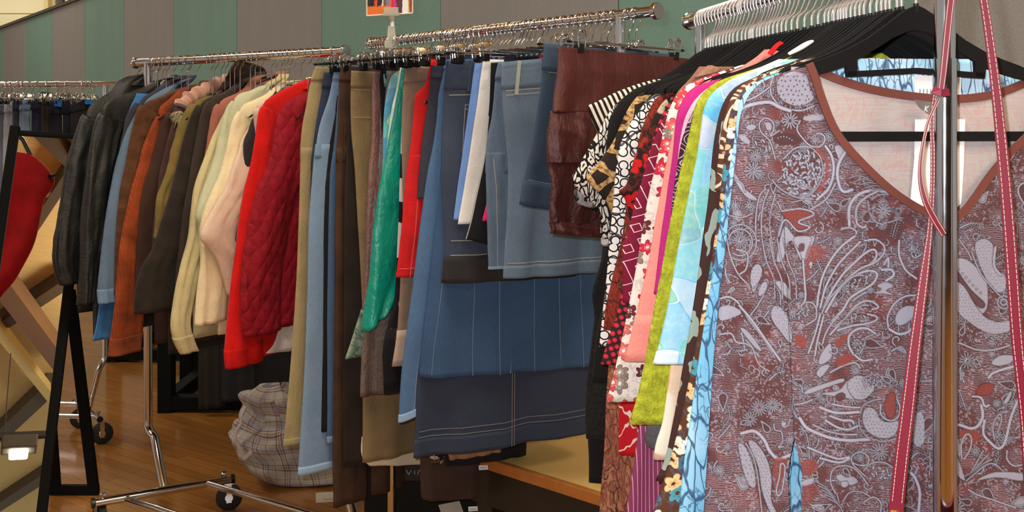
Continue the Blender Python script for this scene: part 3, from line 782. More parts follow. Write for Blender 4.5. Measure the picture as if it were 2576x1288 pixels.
def pants(name, label, short, rail, A, mat, hx=None, yaw=0, W=.36, crotch=.27, th=.014, band=None, legw=.2, far_dz=0.0, hemm=None, kind='clip', fold=.004, wr=.003, legB=None, farleg=True):
    pl = rail.plane(hx=hx, yaw=yaw)
    root = start(name, label, 'trousers', rail, pl, kind, 'chrome clip hanger holding the ' + short)
    a = [(v.x, v.y) for v in cr([pl.inv(*q) for q in A], 60)]
    zc = a[0][1] - crotch; up = [q for q in a if q[1] >= zc - .02]; dn = [q for q in a if q[1] <= zc + .05]
    sd = NG[0] * 1.7
    lf = Loft(pl, up, offs(up, W), (.008, th, th), fold, 2, wr, 5, sd); lf.mesh('seat_panel', mat, root, 24, 18)
    lf.mesh('waistband', band or mat, root, 5, 18, 0, .16, .003)
    bl = offs(dn, legw) if legB is None else [pl.inv(*q) for q in legB]
    l1 = Loft(pl, dn, bl, (th, th * .95, th * .9), fold, 1.3, wr, 6, sd + 1); g1 = l1.mesh('leg', mat, root, 50, 16)
    if farleg:
        d2 = [(s - W + legw, z + far_dz) for s, z in dn]
        l2 = Loft(pl, d2, offs(d2, legw), (th, th * .95, th * .9), fold, 1.3, wr, 6, sd + 2, -.004); g2 = l2.mesh('leg', mat, root, 50, 16)
    if hemm: l1.mesh('hem', hemm, g1, 3, 16, .975, 1, .002)
    return root, pl, lf, l1
# ================================================================== jackets on the left rack (far to near)
BL1 = leather('black_leather', (17, 18, 16), .5); BL2 = leather('worn_black_leather', (23, 24, 21), .48)
jacket('leather_jacket', 'black leather jacket, outermost at the far left end of the jacket rack', 'jacket', 'outermost black leather jacket', 345,
       [(358, 186), (325, 191), (298, 206), (280, 230), (248, 251), (227, 269), (203, 296), (187, 340), (176, 375), (163, 420), (155, 480), (146, 545), (136, 600), (132, 650), (138, 690), (150, 718)], 6, .80, BL1, (.16, .10), wr=0.0072, sth=.03)
jacket('leather_jacket', 'worn black leather jacket with a narrow cuff hanging beside the denim jacket', 'jacket', 'worn black leather jacket', 382,
       [(425, 196), (395, 200), (370, 215), (340, 228), (300, 242), (265, 263), (242, 292), (230, 330), (222, 380), (212, 450), (204, 540), (201, 620), (198, 700), (195, 768)], 6, .725, BL2, (.13, .055), wr=0.0066, sth=.03)
hung('shirt', 'bright blue shirt whose hem shows below the black leather jackets', 'shirt', 'bright blue shirt', RL, [(345, 235), (318, 300), (290, 450), (262, 650), (244, 800), (231, 858)], cloth('bright_blue_cotton', (62, 118, 176)), hx=397, W=.16, kind='wire', th=(.008, .014, .014), part='shirt_body')
jacket('blazer', 'slate navy jacket whose shoulder shows between black leather and denim', 'jacket', 'slate navy jacket', 409,
       [(450, 197), (425, 203), (392, 225), (357, 248), (332, 266), (317, 292), (309, 330), (301, 372), (292, 450), (282, 540), (274, 640), (268, 730)], 4, .86, cloth('slate_navy_wool', (54, 54, 66)))
DJ = denim('jacket_denim', (84, 104, 124), .3)
r_, p_ = jacket('denim_jacket', 'faded blue denim jacket with stitched cuff on the left rack', 'jacket', 'denim jacket', 418,
       [(472, 197), (447, 206), (402, 230), (367, 255), (347, 275), (331, 305), (314, 340), (298, 390), (286, 440), (270, 520), (258, 600), (250, 680), (247, 730), (249, 765)], 4, .88, DJ, (.12, .10), cuff=denim('cuff_denim', (96, 122, 150), .35), colmat=denim('collar_denim', (44, 54, 72), .2))
jacket('suede_jacket', 'tan brown suede jacket with a rubbed shoulder beside the denim one', 'jacket', 'tan suede jacket', 436,
       [(505, 210), (472, 217), (432, 230), (397, 246), (367, 258), (346, 272), (336, 300), (326, 345), (316, 400), (306, 450), (298, 520), (292, 600), (288, 680), (286, 740)], 5, .8, cloth('tan_suede', (88, 56, 34), .28, .95, .5, 300, .3, 22))
ORG = cord('rust_corduroy', (138, 62, 30)); ORG2 = cord('rust_rib', (134, 66, 38), 900)
jacket('corduroy_jacket', 'long rust orange corduroy jacket with ribbed cuff', 'jacket', 'rust corduroy jacket', 456,
       [(525, 214), (492, 215), (462, 222), (441, 239), (421, 255), (402, 274), (386, 300), (371, 332), (356, 370), (345, 420), (331, 470), (318, 530), (303, 600), (293, 680), (287, 760), (279, 840), (273, 897)], 6, .85, ORG, (.12, .125), cuff=ORG2)
jacket('jacket', 'dark chocolate brown jacket right behind the rust corduroy sleeve', 'jacket', 'chocolate brown jacket', 474,
       [(525, 225), (472, 240), (433, 262), (414, 290), (402, 320), (396, 350), (382, 400), (366, 450), (352, 520), (344, 600), (340, 680), (337, 740)], 3, .70, cloth('chocolate_twill', (62, 40, 32), .2), (.16, .12))
r_, p_ = jacket('coat', 'coat with a puffy pink plush collar and a tuft of pale fur', 'coat', 'pink collared coat', 496,
       [(575, 190), (532, 206), (492, 224), (456, 246), (437, 275), (431, 310), (421, 350), (411, 400), (399, 450), (385, 560), (378, 660)], 4, .82, cloth('mauve_brown_wool', (70, 48, 44)), (.15, .12), collar=False)
PK = fur('pink_plush', (198, 150, 126))
cp = [p_.pt(*p_.inv(x, y)) + v3(p_.m) * .012 for x, y in cr([(572, 196), (545, 202), (515, 214), (488, 226), (462, 241), (446, 255), (442, 266)], 22)] if False else [p_.pt(*p_.inv(q.x, q.y)) + v3(p_.m) * .02 for q in cr([(566, 205), (540, 213), (512, 226), (486, 238), (465, 252), (452, 262), (449, 268)], 26)]
MB().tube(cp, [.026 + .006 * math.sin(i * 1.35) + .004 * math.sin(i * 2.9) for i in range(26)], 16).build('plush_collar', PK, r_)
tq = p_.pt(*p_.inv(438, 290)) + v3(p_.m) * .03
tf = MB()
for i in range(90):
    a = random.uniform(0, 6.28); e = random.uniform(-.9, .5); d = Vector((math.cos(a) * math.cos(e), math.sin(a) * math.cos(e), math.sin(e) - .35)).normalized()
    q = tq + Vector((random.uniform(-.012, .012), random.uniform(-.012, .012), random.uniform(-.014, .014))); L = random.uniform(.018, .034)
    tf.tube([q, q + d * L * .5, q + d * L + Vector((0, 0, -.006))], [.0028, .002, .0004], 5)
tf.build('fur_tuft', fur('pale_fur', (170, 158, 118)), r_)
jacket('jacket', 'olive green canvas jacket next to the pink plush collar', 'jacket', 'olive canvas jacket', 530,
       [(592, 192), (574, 212), (556, 229), (522, 243), (492, 255), (471, 268), (459, 290), (449, 312), (444, 330), (438, 355), (429, 380), (424, 410), (412, 448), (401, 472), (391, 500), (388, 545), (386, 600)], 5, .85, cloth('olive_canvas', (116, 98, 52), .2), (.11, .09), wr=0.0060)
DKB = cloth('dark_brown_suede', (42, 35, 29), .3, .92, .4, 300, .35, 16)
r_, p_ = jacket('suede_coat', 'very dark brown suede coat with a tall upturned collar and wide sleeve', 'coat', 'dark suede coat', 556,
       [(642, 190), (602, 206), (572, 222), (542, 240), (512, 257), (489, 272), (476, 300), (463, 340), (453, 380), (446, 420), (436, 460), (421, 510), (403, 560), (385, 620), (362, 660), (346, 700), (337, 750), (338, 790)], 5, .70, DKB, (.15, .17), sth=.03, collar=False)
a = [p_.inv(*q) for q in ((598, 153), (584, 172), (566, 200), (548, 226))]; b = [p_.inv(*q) for q in ((606, 155), (636, 160), (660, 172), (668, 196))]
Loft(p_, a, b, (.012, .024, .03), .004, 2, .008, 5, 61).mesh('tall_collar', cloth('dark_pile_collar', (38, 28, 23), .3, 1.0, .1, 300, .8, 40), r_, 22, 16)
jacket('jacket', 'faded black twill jacket in front of the dark suede coat', 'jacket', 'faded black twill jacket', 579,
       [(648, 188), (618, 200), (592, 215), (562, 233), (532, 246), (513, 262), (503, 290), (495, 330), (486, 380), (478, 430), (466, 500), (456, 560), (446, 640), (438, 720)], 5, .74, cloth('faded_black_twill', (58, 48, 42), .25), (.15, .13))
jacket('jacket', 'dusty rose jacket beside the beige jackets', 'jacket', 'dusty rose jacket', 604,
       [(700, 187), (655, 190), (634, 202), (618, 224), (590, 238), (557, 254), (536, 270), (528, 300), (521, 340), (516, 380), (511, 430), (502, 500), (494, 600), (486, 680)], 6, .84, cloth('dusty_rose', (158, 98, 82), .14), (.13, .10))
jacket('jacket', 'khaki beige jacket with a full sleeve gathered into a long cuff', 'jacket', 'khaki beige jacket', 630,
       [(706, 194), (682, 205), (657, 226), (612, 233), (591, 250), (576, 262), (560, 290), (545, 320), (530, 350), (515, 390), (500, 430), (488, 470), (480, 530), (475, 580), (468, 620), (455, 660), (443, 710), (435, 760), (428, 810), (431, 840), (441, 870), (451, 890)], 5, .78, cloth('khaki_beige', (196, 182, 136), .08), (.12, .072), wr=0.0054, cuff=cloth('khaki_cuff', (188, 174, 130), .08))
jacket('jacket', 'pale mint jacket half hidden behind the cream jacket', 'jacket', 'pale mint jacket', 655,
       [(742, 215), (702, 212), (662, 216), (632, 228), (602, 241), (573, 265), (561, 290), (554, 320), (549, 350), (539, 400), (526, 440), (511, 480), (493, 542), (500, 572), (504, 640), (505, 720)], 5, .82, cloth('pale_mint', (190, 192, 160), .08), (.12, .09), wr=0.0054)
CRM = cloth('cream_cotton', (226, 210, 170), .06)
jacket('jacket', 'cream cotton jacket with a straight hem, on a black hanger', 'jacket', 'cream cotton jacket', 683,
       [(775, 202), (722, 205), (692, 222), (670, 238), (641, 252), (611, 268), (589, 288), (579, 312), (573, 345), (565, 385), (553, 430), (531, 480), (512, 530), (503, 580), (503, 640), (498, 700), (491, 770), (487, 820)], 6, .80, CRM, (.13, .135), wr=0.0048)
jacket('jacket', 'pinkish cream jacket with a creased elbow in front of the cream one', 'jacket', 'pinkish cream jacket', 707,
       [(750, 218), (694, 240), (655, 280), (632, 315), (612, 345), (598, 385), (583, 420), (570, 455), (558, 485), (545, 505), (522, 545), (505, 580), (504, 604), (522, 622), (542, 652), (557, 690), (573, 742)], 3, .84, cloth('pinkish_cream', (218, 192, 170), .06), (.24, .10), wr=0.0066)
jacket('sleeveless_top', 'charcoal sleeveless top wedged between pinkish cream and red jackets', 'top', 'charcoal sleeveless top', 717,
       [(748, 215), (694, 235), (655, 268), (634, 300), (624, 330), (613, 356), (614, 400), (621, 440), (630, 500), (636, 600)], 3, .85, cloth('charcoal_knit', (52, 48, 52), .1), sleeves=False, collar=False)
jacket('blouse', 'pale pink blouse peeking out behind the bright red jacket', 'blouse', 'pale pink blouse', 728,
       [(752, 226), (704, 240), (662, 256), (646, 265), (638, 280), (641, 310), (645, 350), (648, 420), (645, 520)], 4, .9, cloth('pale_pink_cotton', (214, 186, 172), .08), (.1, .09))
RED = cloth('bright_red_fleece', (206, 20, 18), .12, .95, .4, 500, .3)
jacket('jacket', 'long bright red jacket with a gathered elastic cuff', 'jacket', 'bright red jacket', 758,
       [(806, 193), (772, 201), (742, 213), (716, 225), (690, 241), (666, 257), (651, 276), (644, 310), (639, 350), (633, 390), (623, 440), (612, 490), (600, 560), (592, 620), (583, 680), (574, 760), (567, 830), (563, 885), (565, 928)], 6, .74, RED, (.16, .155), cuff=cord('red_elastic_rib', (196, 22, 20), 420), sth=.03)
r_, p_ = jacket('quilted_jacket', 'crimson quilted jacket, last on the jacket rack nearest the trousers', 'jacket', 'crimson quilted jacket', 793,
       [(838, 222), (793, 228), (757, 239), (722, 262), (704, 281), (696, 310), (690, 340), (683, 380), (672, 420), (660, 450), (646, 482), (636, 520), (628, 560), (618, 620), (609, 680), (605, 740), (606, 800), (614, 848)], 4, .84, quilt('crimson_quilting', (142, 18, 34)), (.19, .155), sth=.034, wr=0.0072, fold=.008)
a = [p_.inv(*q) for q in ((735, 700), (712, 790), (690, 860), (668, 889))]; b = [p_.inv(*q) for q in ((775, 700), (772, 790), (768, 850), (764, 878))]
Loft(p_, a, b, (.006, .008, .008), .003, 2, .003, 5, 71).mesh('lining', cloth('white_lining', (212, 198, 192), .06), r_, 14, 10)
for x in (392, 470, 540, 566, 590, 642, 694, 740, 775, 812, 840):           # hangers whose clothes are hidden
    hanger('wire', RL, RL.plane(hx=x), 'chrome hook of a hidden hanger on the jacket rail', 'hidden hangers on the jacket rail', random.uniform(-.12, .12))
# ================================================================== skirts and trousers on the middle rack (far to near)
ST_L = stitch((176, 168, 150)); ST_T = stitch((150, 118, 70)); ST_B = stitch((120, 140, 160))
LBD, MBD = denim('light_blue_denim', (104, 126, 150), .25), denim('mid_blue_denim', (62, 86, 116), .25)
KH = cloth('olive_khaki', (150, 134, 96), .1, .9, .15, 420)
pants('trousers', 'olive khaki trousers at the far end of the skirt rail beside the red jacket', 'olive khaki trousers', RM, [(796, 168), (784, 200), (772, 260), (760, 330), (756, 420), (754, 520), (748, 650), (738, 820), (728, 960), (714, 1124)], KH, hx=932, W=.37, th=.013, hemm=KH)
pants('jeans', 'dark navy jeans, only a sliver showing behind the light blue jeans', 'navy jeans', RM, [(815, 182), (808, 240), (795, 310), (786, 380), (780, 470), (778, 600), (774, 760), (770, 900), (768, 1000)], denim('navy_denim', (40, 48, 68), .2), hx=944, W=.3, legw=.14)
r_, p_, u_, l_ = pants('jeans', 'light blue jeans with a wide hem, longest on the skirt rail', 'light blue jeans', RM, [(846, 164), (836, 205), (826, 250), (806, 310), (794, 370), (786, 450), (778, 560), (775, 680), (770, 820), (764, 960), (756, 1090), (750, 1196)], LBD, hx=955, W=.36, legw=.21, hemm=denim('light_hem', (126, 150, 172), .3))
u_.lines('belt_loop', denim('loop_denim', (160, 176, 186), .2), r_, [[(.0, .82), (.3, .82)]], .010, .004)
u_.lines('pocket', denim('pocket_denim', (120, 140, 160), .2), r_, [[(.42, .66), (.42, .5)], [(.44, .66), (.44, .5)], [(.42, .66), (.98, .70)]], .004, .0035)
pants('jeans', 'mid blue jeans with frayed cuff, between light blue jeans and brown corduroys', 'mid blue jeans', RM, [(858, 178), (852, 215), (846, 300), (838, 380), (830, 450), (826, 600), (824, 800), (824, 950), (822, 1116)], MBD, hx=968, W=.34, legw=.18, hemm=LBD)
pants('trousers', 'black trousers with the narrow leg hanging over the light blue jeans', 'narrow black trousers', RM, [(850, 240), (840, 310), (826, 400), (817, 520), (814, 700), (811, 900), (808, 1086)], cloth('black_stretch', (20, 20, 24)), hx=962, W=.18, legw=.10, farleg=False)
pants('trousers', 'long dark brown corduroy trousers reaching lowest on the skirt rail', 'dark brown corduroys', RM, [(860, 166), (854, 215), (850, 300), (845, 400), (842, 560), (840, 760), (839, 960), (837, 1120), (837, 1276)], cord('dark_brown_corduroy', (66, 46, 34)), hx=985, W=.25, legw=.115, th=.014)
hung('skirt', 'long blackish brown skirt behind the olive khaki skirt', 'skirt', 'blackish brown skirt', RM, [(888, 172), (882, 240), (876, 330), (870, 430), (866, 560), (866, 760), (864, 960), (866, 1175)], cloth('blackish_brown', (42, 34, 30), .2), hx=1002, W=.36)
OLV = cloth('olive_tan_twill', (132, 112, 80), .1, .88, .15, 500)
r_, p_, l_ = hung('skirt', 'long olive tan skirt with pale lining showing at the hem', 'skirt', 'olive tan skirt', RM, [(884, 178), (882, 240), (884, 330), (893, 430), (900, 560), (907, 680), (912, 790), (913, 960), (913, 1164)], OLV, hx=1018, W=.36, band=OLV, bandw=.042, th=(.008, .014, .024), fold=.008)
l_.lines('stitching', stitch((176, 156, 110)), r_, [[(.048, .96), (.048, -.6)], [(.118, .96), (.118, -.6)]], .0016)
l_.lines('patch_pocket', OLV, r_, [[(.075, .6), (.118, .6)], [(.075, .35), (.118, .35)]], .004)
Loft(p_, [p_.inv(*q) for q in ((913, 1100), (914, 1150), (958, 1176), (960, 1178))][:2] + [p_.inv(930, 1172)], [p_.inv(*q) for q in ((1200, 1090), (1200, 1140), (1200, 1160))], (.01, .012, .014), .006, 3, .003, 4, 12, -.004).mesh('lining', cloth('cream_lining', (220, 206, 178), .05), r_, 12, 16)
FURP = pr_bark('mauve_abstract_print', ((58, 40, 44), (120, 84, 82), (96, 122, 128), (148, 112, 106), (64, 50, 56)), 9, .5)
hung('skirt', 'mauve brown satin skirt with abstract print', 'skirt', 'mauve brown satin skirt', RM, [(938, 180), (936, 230), (936, 290), (936, 350), (930, 420), (925, 520), (922, 620), (916, 720), (912, 780)], satin('mauve_satin', (120, 82, 74), .4), hx=1034, W=.34, fold=.009, th=(.008, .014, .02))
r_, p_, l_ = hung('skirt', 'tattered brown and sea green mottled skirt behind the teal skirt', 'skirt', 'mottled skirt', RM, [(958, 180), (956, 250), (956, 330), (950, 420), (938, 520), (932, 620), (924, 720), (908, 780), (895, 820), (880, 868), (868, 902)], FURP, hx=1045, W=.34, fold=.010)
l_.mesh('hem', pr_bark('sea_green_mottle', ((60, 44, 34), (104, 130, 112), (142, 160, 140), (74, 50, 40)), 14, 1.0), r_, 12, 18, .83, 1, .003)
r_, p_, l_ = hung('top', 'black top with beaded fringe between the mauve skirt and the aqua print', 'top', 'beaded black top', RM, [(958, 172), (956, 200), (958, 260), (962, 330), (966, 420)], cloth('black_jersey', (24, 22, 24), .15), hx=1058, W=.32, th=(.006, .01, .012))
fr = MB()
for i in range(22):
    q = l_.at(.02 + .10 * random.random(), random.uniform(.25, .95), 1, .004); fr.tube([q, q + UP * -.012, q + UP * -.026], [.0022, .0015, .0008], 5)
fr.build('bead_fringe', plastic('glass_beads', (120, 176, 170), .1, .8), r_)
hung('skirt', 'taupe brown crumpled skirt with a ragged hem below the teal skirt', 'skirt', 'taupe crumpled skirt', RM, [(975, 178), (968, 260), (958, 380), (944, 520), (930, 700), (914, 840), (908, 920), (905, 998)], satin('taupe_crumpled', (100, 84, 78), .6, .8), hx=1067, W=.3, fold=.012, th=(.008, .012, .02))
AQ = pr_patches('aqua_print', ((110, 190, 196), (70, 160, 168), (88, 142, 196), (150, 212, 204), (196, 200, 120)), 16, .06)
hung('skirt', 'aqua and blue watercolour print skirt', 'skirt', 'aqua print skirt', RM, [(1003, 178), (985, 192), (974, 230), (966, 280), (963, 340), (962, 390), (960, 445), (957, 520), (950, 620)], AQ, hx=1082, W=.33, fold=.008)
hung('skirt', 'white skirt with pale speckles, a thin band beside the teal skirt', 'skirt', 'white speckled skirt', RM, [(1010, 165), (1003, 190), (996, 230), (986, 270), (978, 330), (972, 390), (964, 440), (958, 470), (955, 520)], pr_patches('speckled_white', ((222, 230, 222), (206, 214, 170), (180, 206, 206)), 40, .02), hx=1092, W=.33, fold=.005)
TEAL = satin('teal_satin', (6, 136, 118), .36, .7, 26)
r_, p_, l_ = hung('skirt', 'bright teal green satin skirt with a slanted hem', 'skirt', 'teal satin skirt', RM, [(1012, 172), (1008, 205), (999, 250), (992, 290), (982, 340), (972, 400), (962, 440), (950, 500), (941, 570), (934, 650), (927, 730), (918, 800), (915, 838)], TEAL, hx=1101, B=[(1240, 160), (1230, 260), (1215, 380), (1200, 480), (1180, 560), (1120, 650), (1060, 700), (1010, 745)], fold=.012, th=(.008, .013, .018), wr=.006, wf=3)
hung('skirt', 'black and white brush print skirt with a black ruffle hem', 'skirt', 'black and white brush print skirt', RM, [(1018, 175), (1014, 240), (1010, 330), (1006, 430), (1000, 560), (994, 680), (988, 760), (972, 820), (960, 880), (962, 930), (964, 990)], pr_leaf('brush_print', (26, 22, 26), (206, 190, 186), 9, .16), hx=1112, W=.3, fold=.009, hemband=cloth('black_ruffle', (24, 22, 24)), hemw=.2)
TAU = cloth('taupe_cotton', (138, 116, 100), .07, .85)
r_, p_, l_ = hung('skirt', 'taupe cotton skirt with pale hem next to the red capris', 'skirt', 'taupe cotton skirt', RM, [(1020, 172), (1017, 205), (1013, 250), (1010, 330), (1012, 430), (1014, 520), (1010, 640), (1004, 760), (998, 850), (988, 922)], TAU, hx=1130, B=[(1290, 150), (1290, 300), (1290, 500), (1280, 700), (1270, 880)], yaw=4, band=TAU, bandw=.05, hemband=cloth('taupe_hem', (186, 160, 142), .06), hemw=.12)
REDC = cloth('red_twill', (200, 28, 32), .1, .85)
r_, p_, u_, l_ = pants('capri_trousers', 'bright red capri trousers with a snap and stitched side seam', 'red capris', RM, [(1085, 150), (1079, 180), (1072, 210), (1058, 226), (1046, 236), (1044, 262), (1038, 320), (1030, 390), (1021, 460), (1014, 540), (1006, 620), (997, 698)], REDC, hx=1160, yaw=8, W=.3, crotch=.3, legw=.10)
l_.lines('stitching', stitch((222, 110, 104)), r_, [[(.0, .35), (1, .3)], [(.93, .95), (.93, -.8)]], .0016)
q = p_.pt(*p_.inv(1063, 258)) + v3(p_.m) * .018
MB().disc(q, v3(p_.m), .0055, .003, 20).build('snap_button', DULL_CHROME, r_)
hung('skirt', 'dark indigo skirt with a pointed seam between the red capris and the long denim', 'skirt', 'dark indigo skirt', RM, [(1086, 164), (1082, 210), (1076, 260), (1070, 300), (1062, 360), (1056, 420), (1052, 500)], denim('dark_indigo', (52, 54, 66), .15), hx=1178, yaw=12, W=.34, band=denim('dark_indigo', (52, 54, 66), .15), bandw=.1)
LD = denim('washed_blue_denim', (70, 98, 132), .3)
r_, p_, l_ = hung('skirt', 'long washed blue denim skirt with frayed hem at its lower left', 'skirt', 'long washed denim skirt', RM, [(1122, 150), (1112, 200), (1103, 240), (1098, 300), (1088, 370), (1074, 440), (1060, 540), (1046, 650), (1032, 760), (1014, 890), (1006, 980), (1002, 1062)], LD, hx=1196, yaw=18, B=[(1420, 150), (1430, 400), (1440, 600), (1440, 720), (1440, 860)], th=(.008, .016, .022), fold=.008, hemband=denim('frayed_hem', (120, 148, 178), .4), hemw=.022, band=LD, bandw=.028)
l_.lines('stitching', ST_B, r_, [[(.26, .75), (.98, .86)]], .002)
DD = denim('dark_grey_denim', (48, 55, 72), .18, .4)
r_, p_, l_ = hung('skirt', 'longest dark grey denim skirt below the panelled blue one, with topstitched hem', 'skirt', 'dark grey denim skirt', RM, [(1130, 165), (1112, 400), (1085, 680), (1060, 860), (1049, 950), (1045, 1040), (1041, 1150)], DD, hx=1208, yaw=20, B=[(1500, 140), (1505, 400), (1508, 650), (1512, 850), (1514, 960), (1515, 1076)], th=(.01, .02, .03), fold=.014, ff=2.2, sag=-.0, hemband=DD, hemw=.045)
l_.lines('stitching', stitch((128, 126, 120)), r_, [[(.95, .97), (.95, -.97)], [(.935, .97), (.935, -.97)], [(.4, 0.05), (1.0, 0.05)], [(.4, 0.02), (1.0, 0.02)]], .0016)
PBD = denim('panel_blue_denim', (52, 76, 108), .25)
r_, p_, l_ = hung('skirt', 'medium blue denim skirt sewn from vertical panels with pale seams and a centre slit', 'skirt', 'panelled denim skirt', RM, [(1132, 160), (1114, 400), (1090, 620), (1072, 780), (1060, 880), (1056, 950)], PBD, hx=1222, yaw=20, B=[(1500, 135), (1510, 400), (1512, 620), (1514, 780), (1516, 860), (1516, 915)], th=(.01, .018, .026), fold=.009, ff=3.5)
l_.lines('stitching', stitch((104, 122, 146)), r_, [[(.55, .55), (1, .48)], [(.55, .29), (1, .21)], [(.5, .12), (1, .10)], [(.5, -.12), (1, -.18)], [(.5, -.42), (1, -.48)], [(.5, -.66), (1, -.74)], [(.5, .86), (.99, .9)]], .0022)
l_.lines('slit', denim('pale_slit_denim', (92, 116, 146), .3), r_, [[(.84, .105), (1, .11)]], .016, .0018)
DK2 = denim('charcoal_denim', (54, 63, 80), .2, .45)
r_, p_, l_ = hung('skirt', 'short charcoal denim skirt with a patch pocket and black frayed hem', 'skirt', 'charcoal denim skirt', RM, [(1126, 154), (1120, 200), (1114, 300), (1110, 420), (1114, 520), (1119, 600), (1117, 660), (1113, 712)], DK2, hx=1242, yaw=18, B=[(1430, 148), (1440, 300), (1445, 500), (1450, 600), (1450, 655), (1450, 694)], band=DK2, bandw=.13, th=(.008, .014, .02), fold=.007, hemband=denim('black_frayed_hem', (44, 42, 42), .25), hemw=.12)
l_.lines('stitching', ST_L, r_, [[(.125, .94), (.125, .1)], [(.155, .94), (.155, .1)], [(.81, .93), (.81, 0)], [(.875, .93), (.875, 0)]], .0018)
l_.lines('belt_loop', DK2, r_, [[(.0, .66), (.14, .66)]], .010, .006)
l_.lines('pocket', stitch((150, 150, 146)), r_, [[(.20, .70), (.20, .48)], [(.22, .70), (.22, .48)], [(.20, .70), (.43, .73)], [(.43, .73), (.47, .60)], [(.47, .6), (.43, .5)]], .0018, .003)
hung('shorts', 'powder blue shorts, a narrow strip beside the white trousers', 'shorts', 'powder blue shorts', RM, [(1197, 151), (1190, 200), (1184, 245), (1173, 320), (1162, 400), (1151, 475), (1141, 553)], cloth('powder_blue', (112, 150, 212), .06), hx=1256, yaw=16, W=.22, fold=.002, th=(.005, .009, .009))
r_, p_, l_ = hung('skirt', 'white cotton skirt showing as a bright strip in front of the powder blue shorts', 'skirt', 'white cotton skirt', RM, [(1216, 149), (1208, 200), (1202, 250), (1190, 330), (1178, 410), (1165, 490), (1152, 564)], cloth('white_cotton', (226, 224, 220), .05), hx=1266, yaw=16, W=.24, fold=.003, th=(.006, .010, .012))
r_, p_, l_ = hung('skirt', 'black skirt with a white piped edge behind the faded denim', 'skirt', 'piped black skirt', RM, [(1236, 158), (1232, 250), (1226, 320), (1217, 400), (1200, 480), (1186, 550), (1172, 601)], cloth('black_twill', (22, 22, 26), .15), hx=1276, yaw=16, B=[(1420, 150), (1420, 400), (1420, 560), (1400, 660)], fold=.004)
l_.lines('piping', cloth('white_piping', (216, 214, 196)), r_, [[(.3, .99), (1, .99)]], .005, .0)
hung('skirt', 'hot pink skirt, a scrap visible above and below the faded denim waistband', 'skirt', 'hot pink skirt', RM, [(1297, 128), (1285, 150), (1262, 300), (1240, 450), (1214, 556)], cloth('hot_pink', (222, 40, 106), .06), hx=1296, yaw=14, W=.2, fold=.003, th=(.004, .006, .006))
FD = denim('faded_grey_denim', (84, 100, 118), .3)
r_, p_, u_, l_ = pants('jeans', 'faded cropped jeans with frayed hems, tucked left of the wide denim skirt', 'faded cropped jeans', RM, [(1256, 156), (1247, 200), (1238, 290), (1226, 350), (1222, 420), (1224, 520), (1227, 600), (1230, 678)], FD, hx=1312, yaw=14, W=.28, legw=.11, hemm=denim('faded_hem', (110, 128, 146), .3), band=FD)
l_.lines('stitching', ST_L, r_, [[(.05, .7), (.3, .6)], [(.3, .6), (1, .62)]], .0016)
GD = denim('grey_blue_denim', (90, 106, 122), .25, .55)
r_, p_, l_ = hung('skirt', 'wide grey blue denim skirt with a belt loop, biggest lit one in the middle', 'skirt', 'wide grey blue denim skirt', RM, [(1262, 156), (1262, 200), (1264, 260), (1272, 340), (1279, 430), (1276, 540), (1270, 620), (1266, 700)], GD, hx=1352, yaw=14, B=[(1530, 134), (1545, 300), (1545, 480), (1530, 580), (1524, 680)], band=GD, bandw=.125, th=(.008, .016, .024), fold=.009, ff=2.4, hemband=GD, hemw=.055)
l_.lines('stitching', ST_L, r_, [[(.09, .95), (.09, -.5)], [(.135, .95), (.135, -.5)], [(.155, .95), (.155, -.5)], [(.945, .97), (.945, -.95)], [(.93, .97), (.93, -.95)]], .0018)
l_.lines('belt_loop', denim('pale_loop', (150, 152, 140), .2), r_, [[(-.0, .72), (.155, .80)]], .010, .006)
pl = hung('skirt', 'navy skirt whose dark corner rises beside the hot pink scrap', 'skirt', 'navy skirt', RM, [(1275, 130), (1268, 160), (1262, 300)], cloth('navy_cotton', (24, 26, 44)), hx=1302, yaw=14, W=.1, th=(.003, .004, .004), fold=.001)
DI = denim('deep_blue_denim', (50, 64, 80), .25, .45)
r_, p_, l_ = hung('shorts', 'deep blue denim shorts with a turned cuff behind the brown satin skirt', 'shorts', 'deep blue denim shorts', RM, [(1370, 110), (1366, 150), (1362, 205), (1354, 270), (1343, 330), (1328, 400), (1315, 465), (1308, 515)], DI, hx=1512, B=[(1700, 138), (1720, 300), (1690, 460), (1600, 560)], yaw=2, band=DI, bandw=.16, th=(.008, .015, .016), fold=.005, hemband=DI, hemw=.15)
l_.lines('stitching', stitch((130, 128, 120)), r_, [[(.02, .96), (.02, -.9)], [(.145, .95), (.145, .3)], [(.175, .95), (.175, .3)], [(.845, .97), (.845, .2)], [(.86, .97), (.86, .2)]], .0016)
BS = satin('brown_satin', (78, 31, 29), .55, .45, 30); BSC = satin('brown_satin_crinkled', (72, 28, 26), .52, .9, 30)
pl = RM.plane(hx=1582)
r_ = start('skirt', 'dark reddish brown satin skirt in gathered tiers, nearest on the skirt rail', 'skirt', RM, pl, 'clip', 'chrome clip hanger with black grips holding the brown satin skirt')
inv = lambda *ps: [pl.inv(*p) for p in ps]
t1 = Loft(pl, inv((1404, 118), (1402, 160), (1399, 200), (1394, 240), (1388, 282)), inv((1732, 148), (1740, 200), (1748, 250), (1752, 290)), (.004, .014, .018), .006, 4.5, .003, 3, 31); t1.mesh('upper_tier', BS, r_, 40, 34)
t2 = Loft(pl, inv((1387, 280), (1381, 330), (1380, 380), (1381, 410)), inv((1752, 288), (1760, 350), (1764, 408)), (.017, .026, .024), .010, 9, .006, 3, 32); t2.mesh('middle_tier', BSC, r_, 36, 48)
t3 = Loft(pl, inv((1382, 408), (1386, 460), (1384, 520), (1387, 560)), inv((1764, 406), (1764, 480), (1740, 540), (1720, 580)), (.021, .024, .022), .010, 8, .007, 3, 33); t3.mesh('lower_tier', BSC, r_, 36, 48)
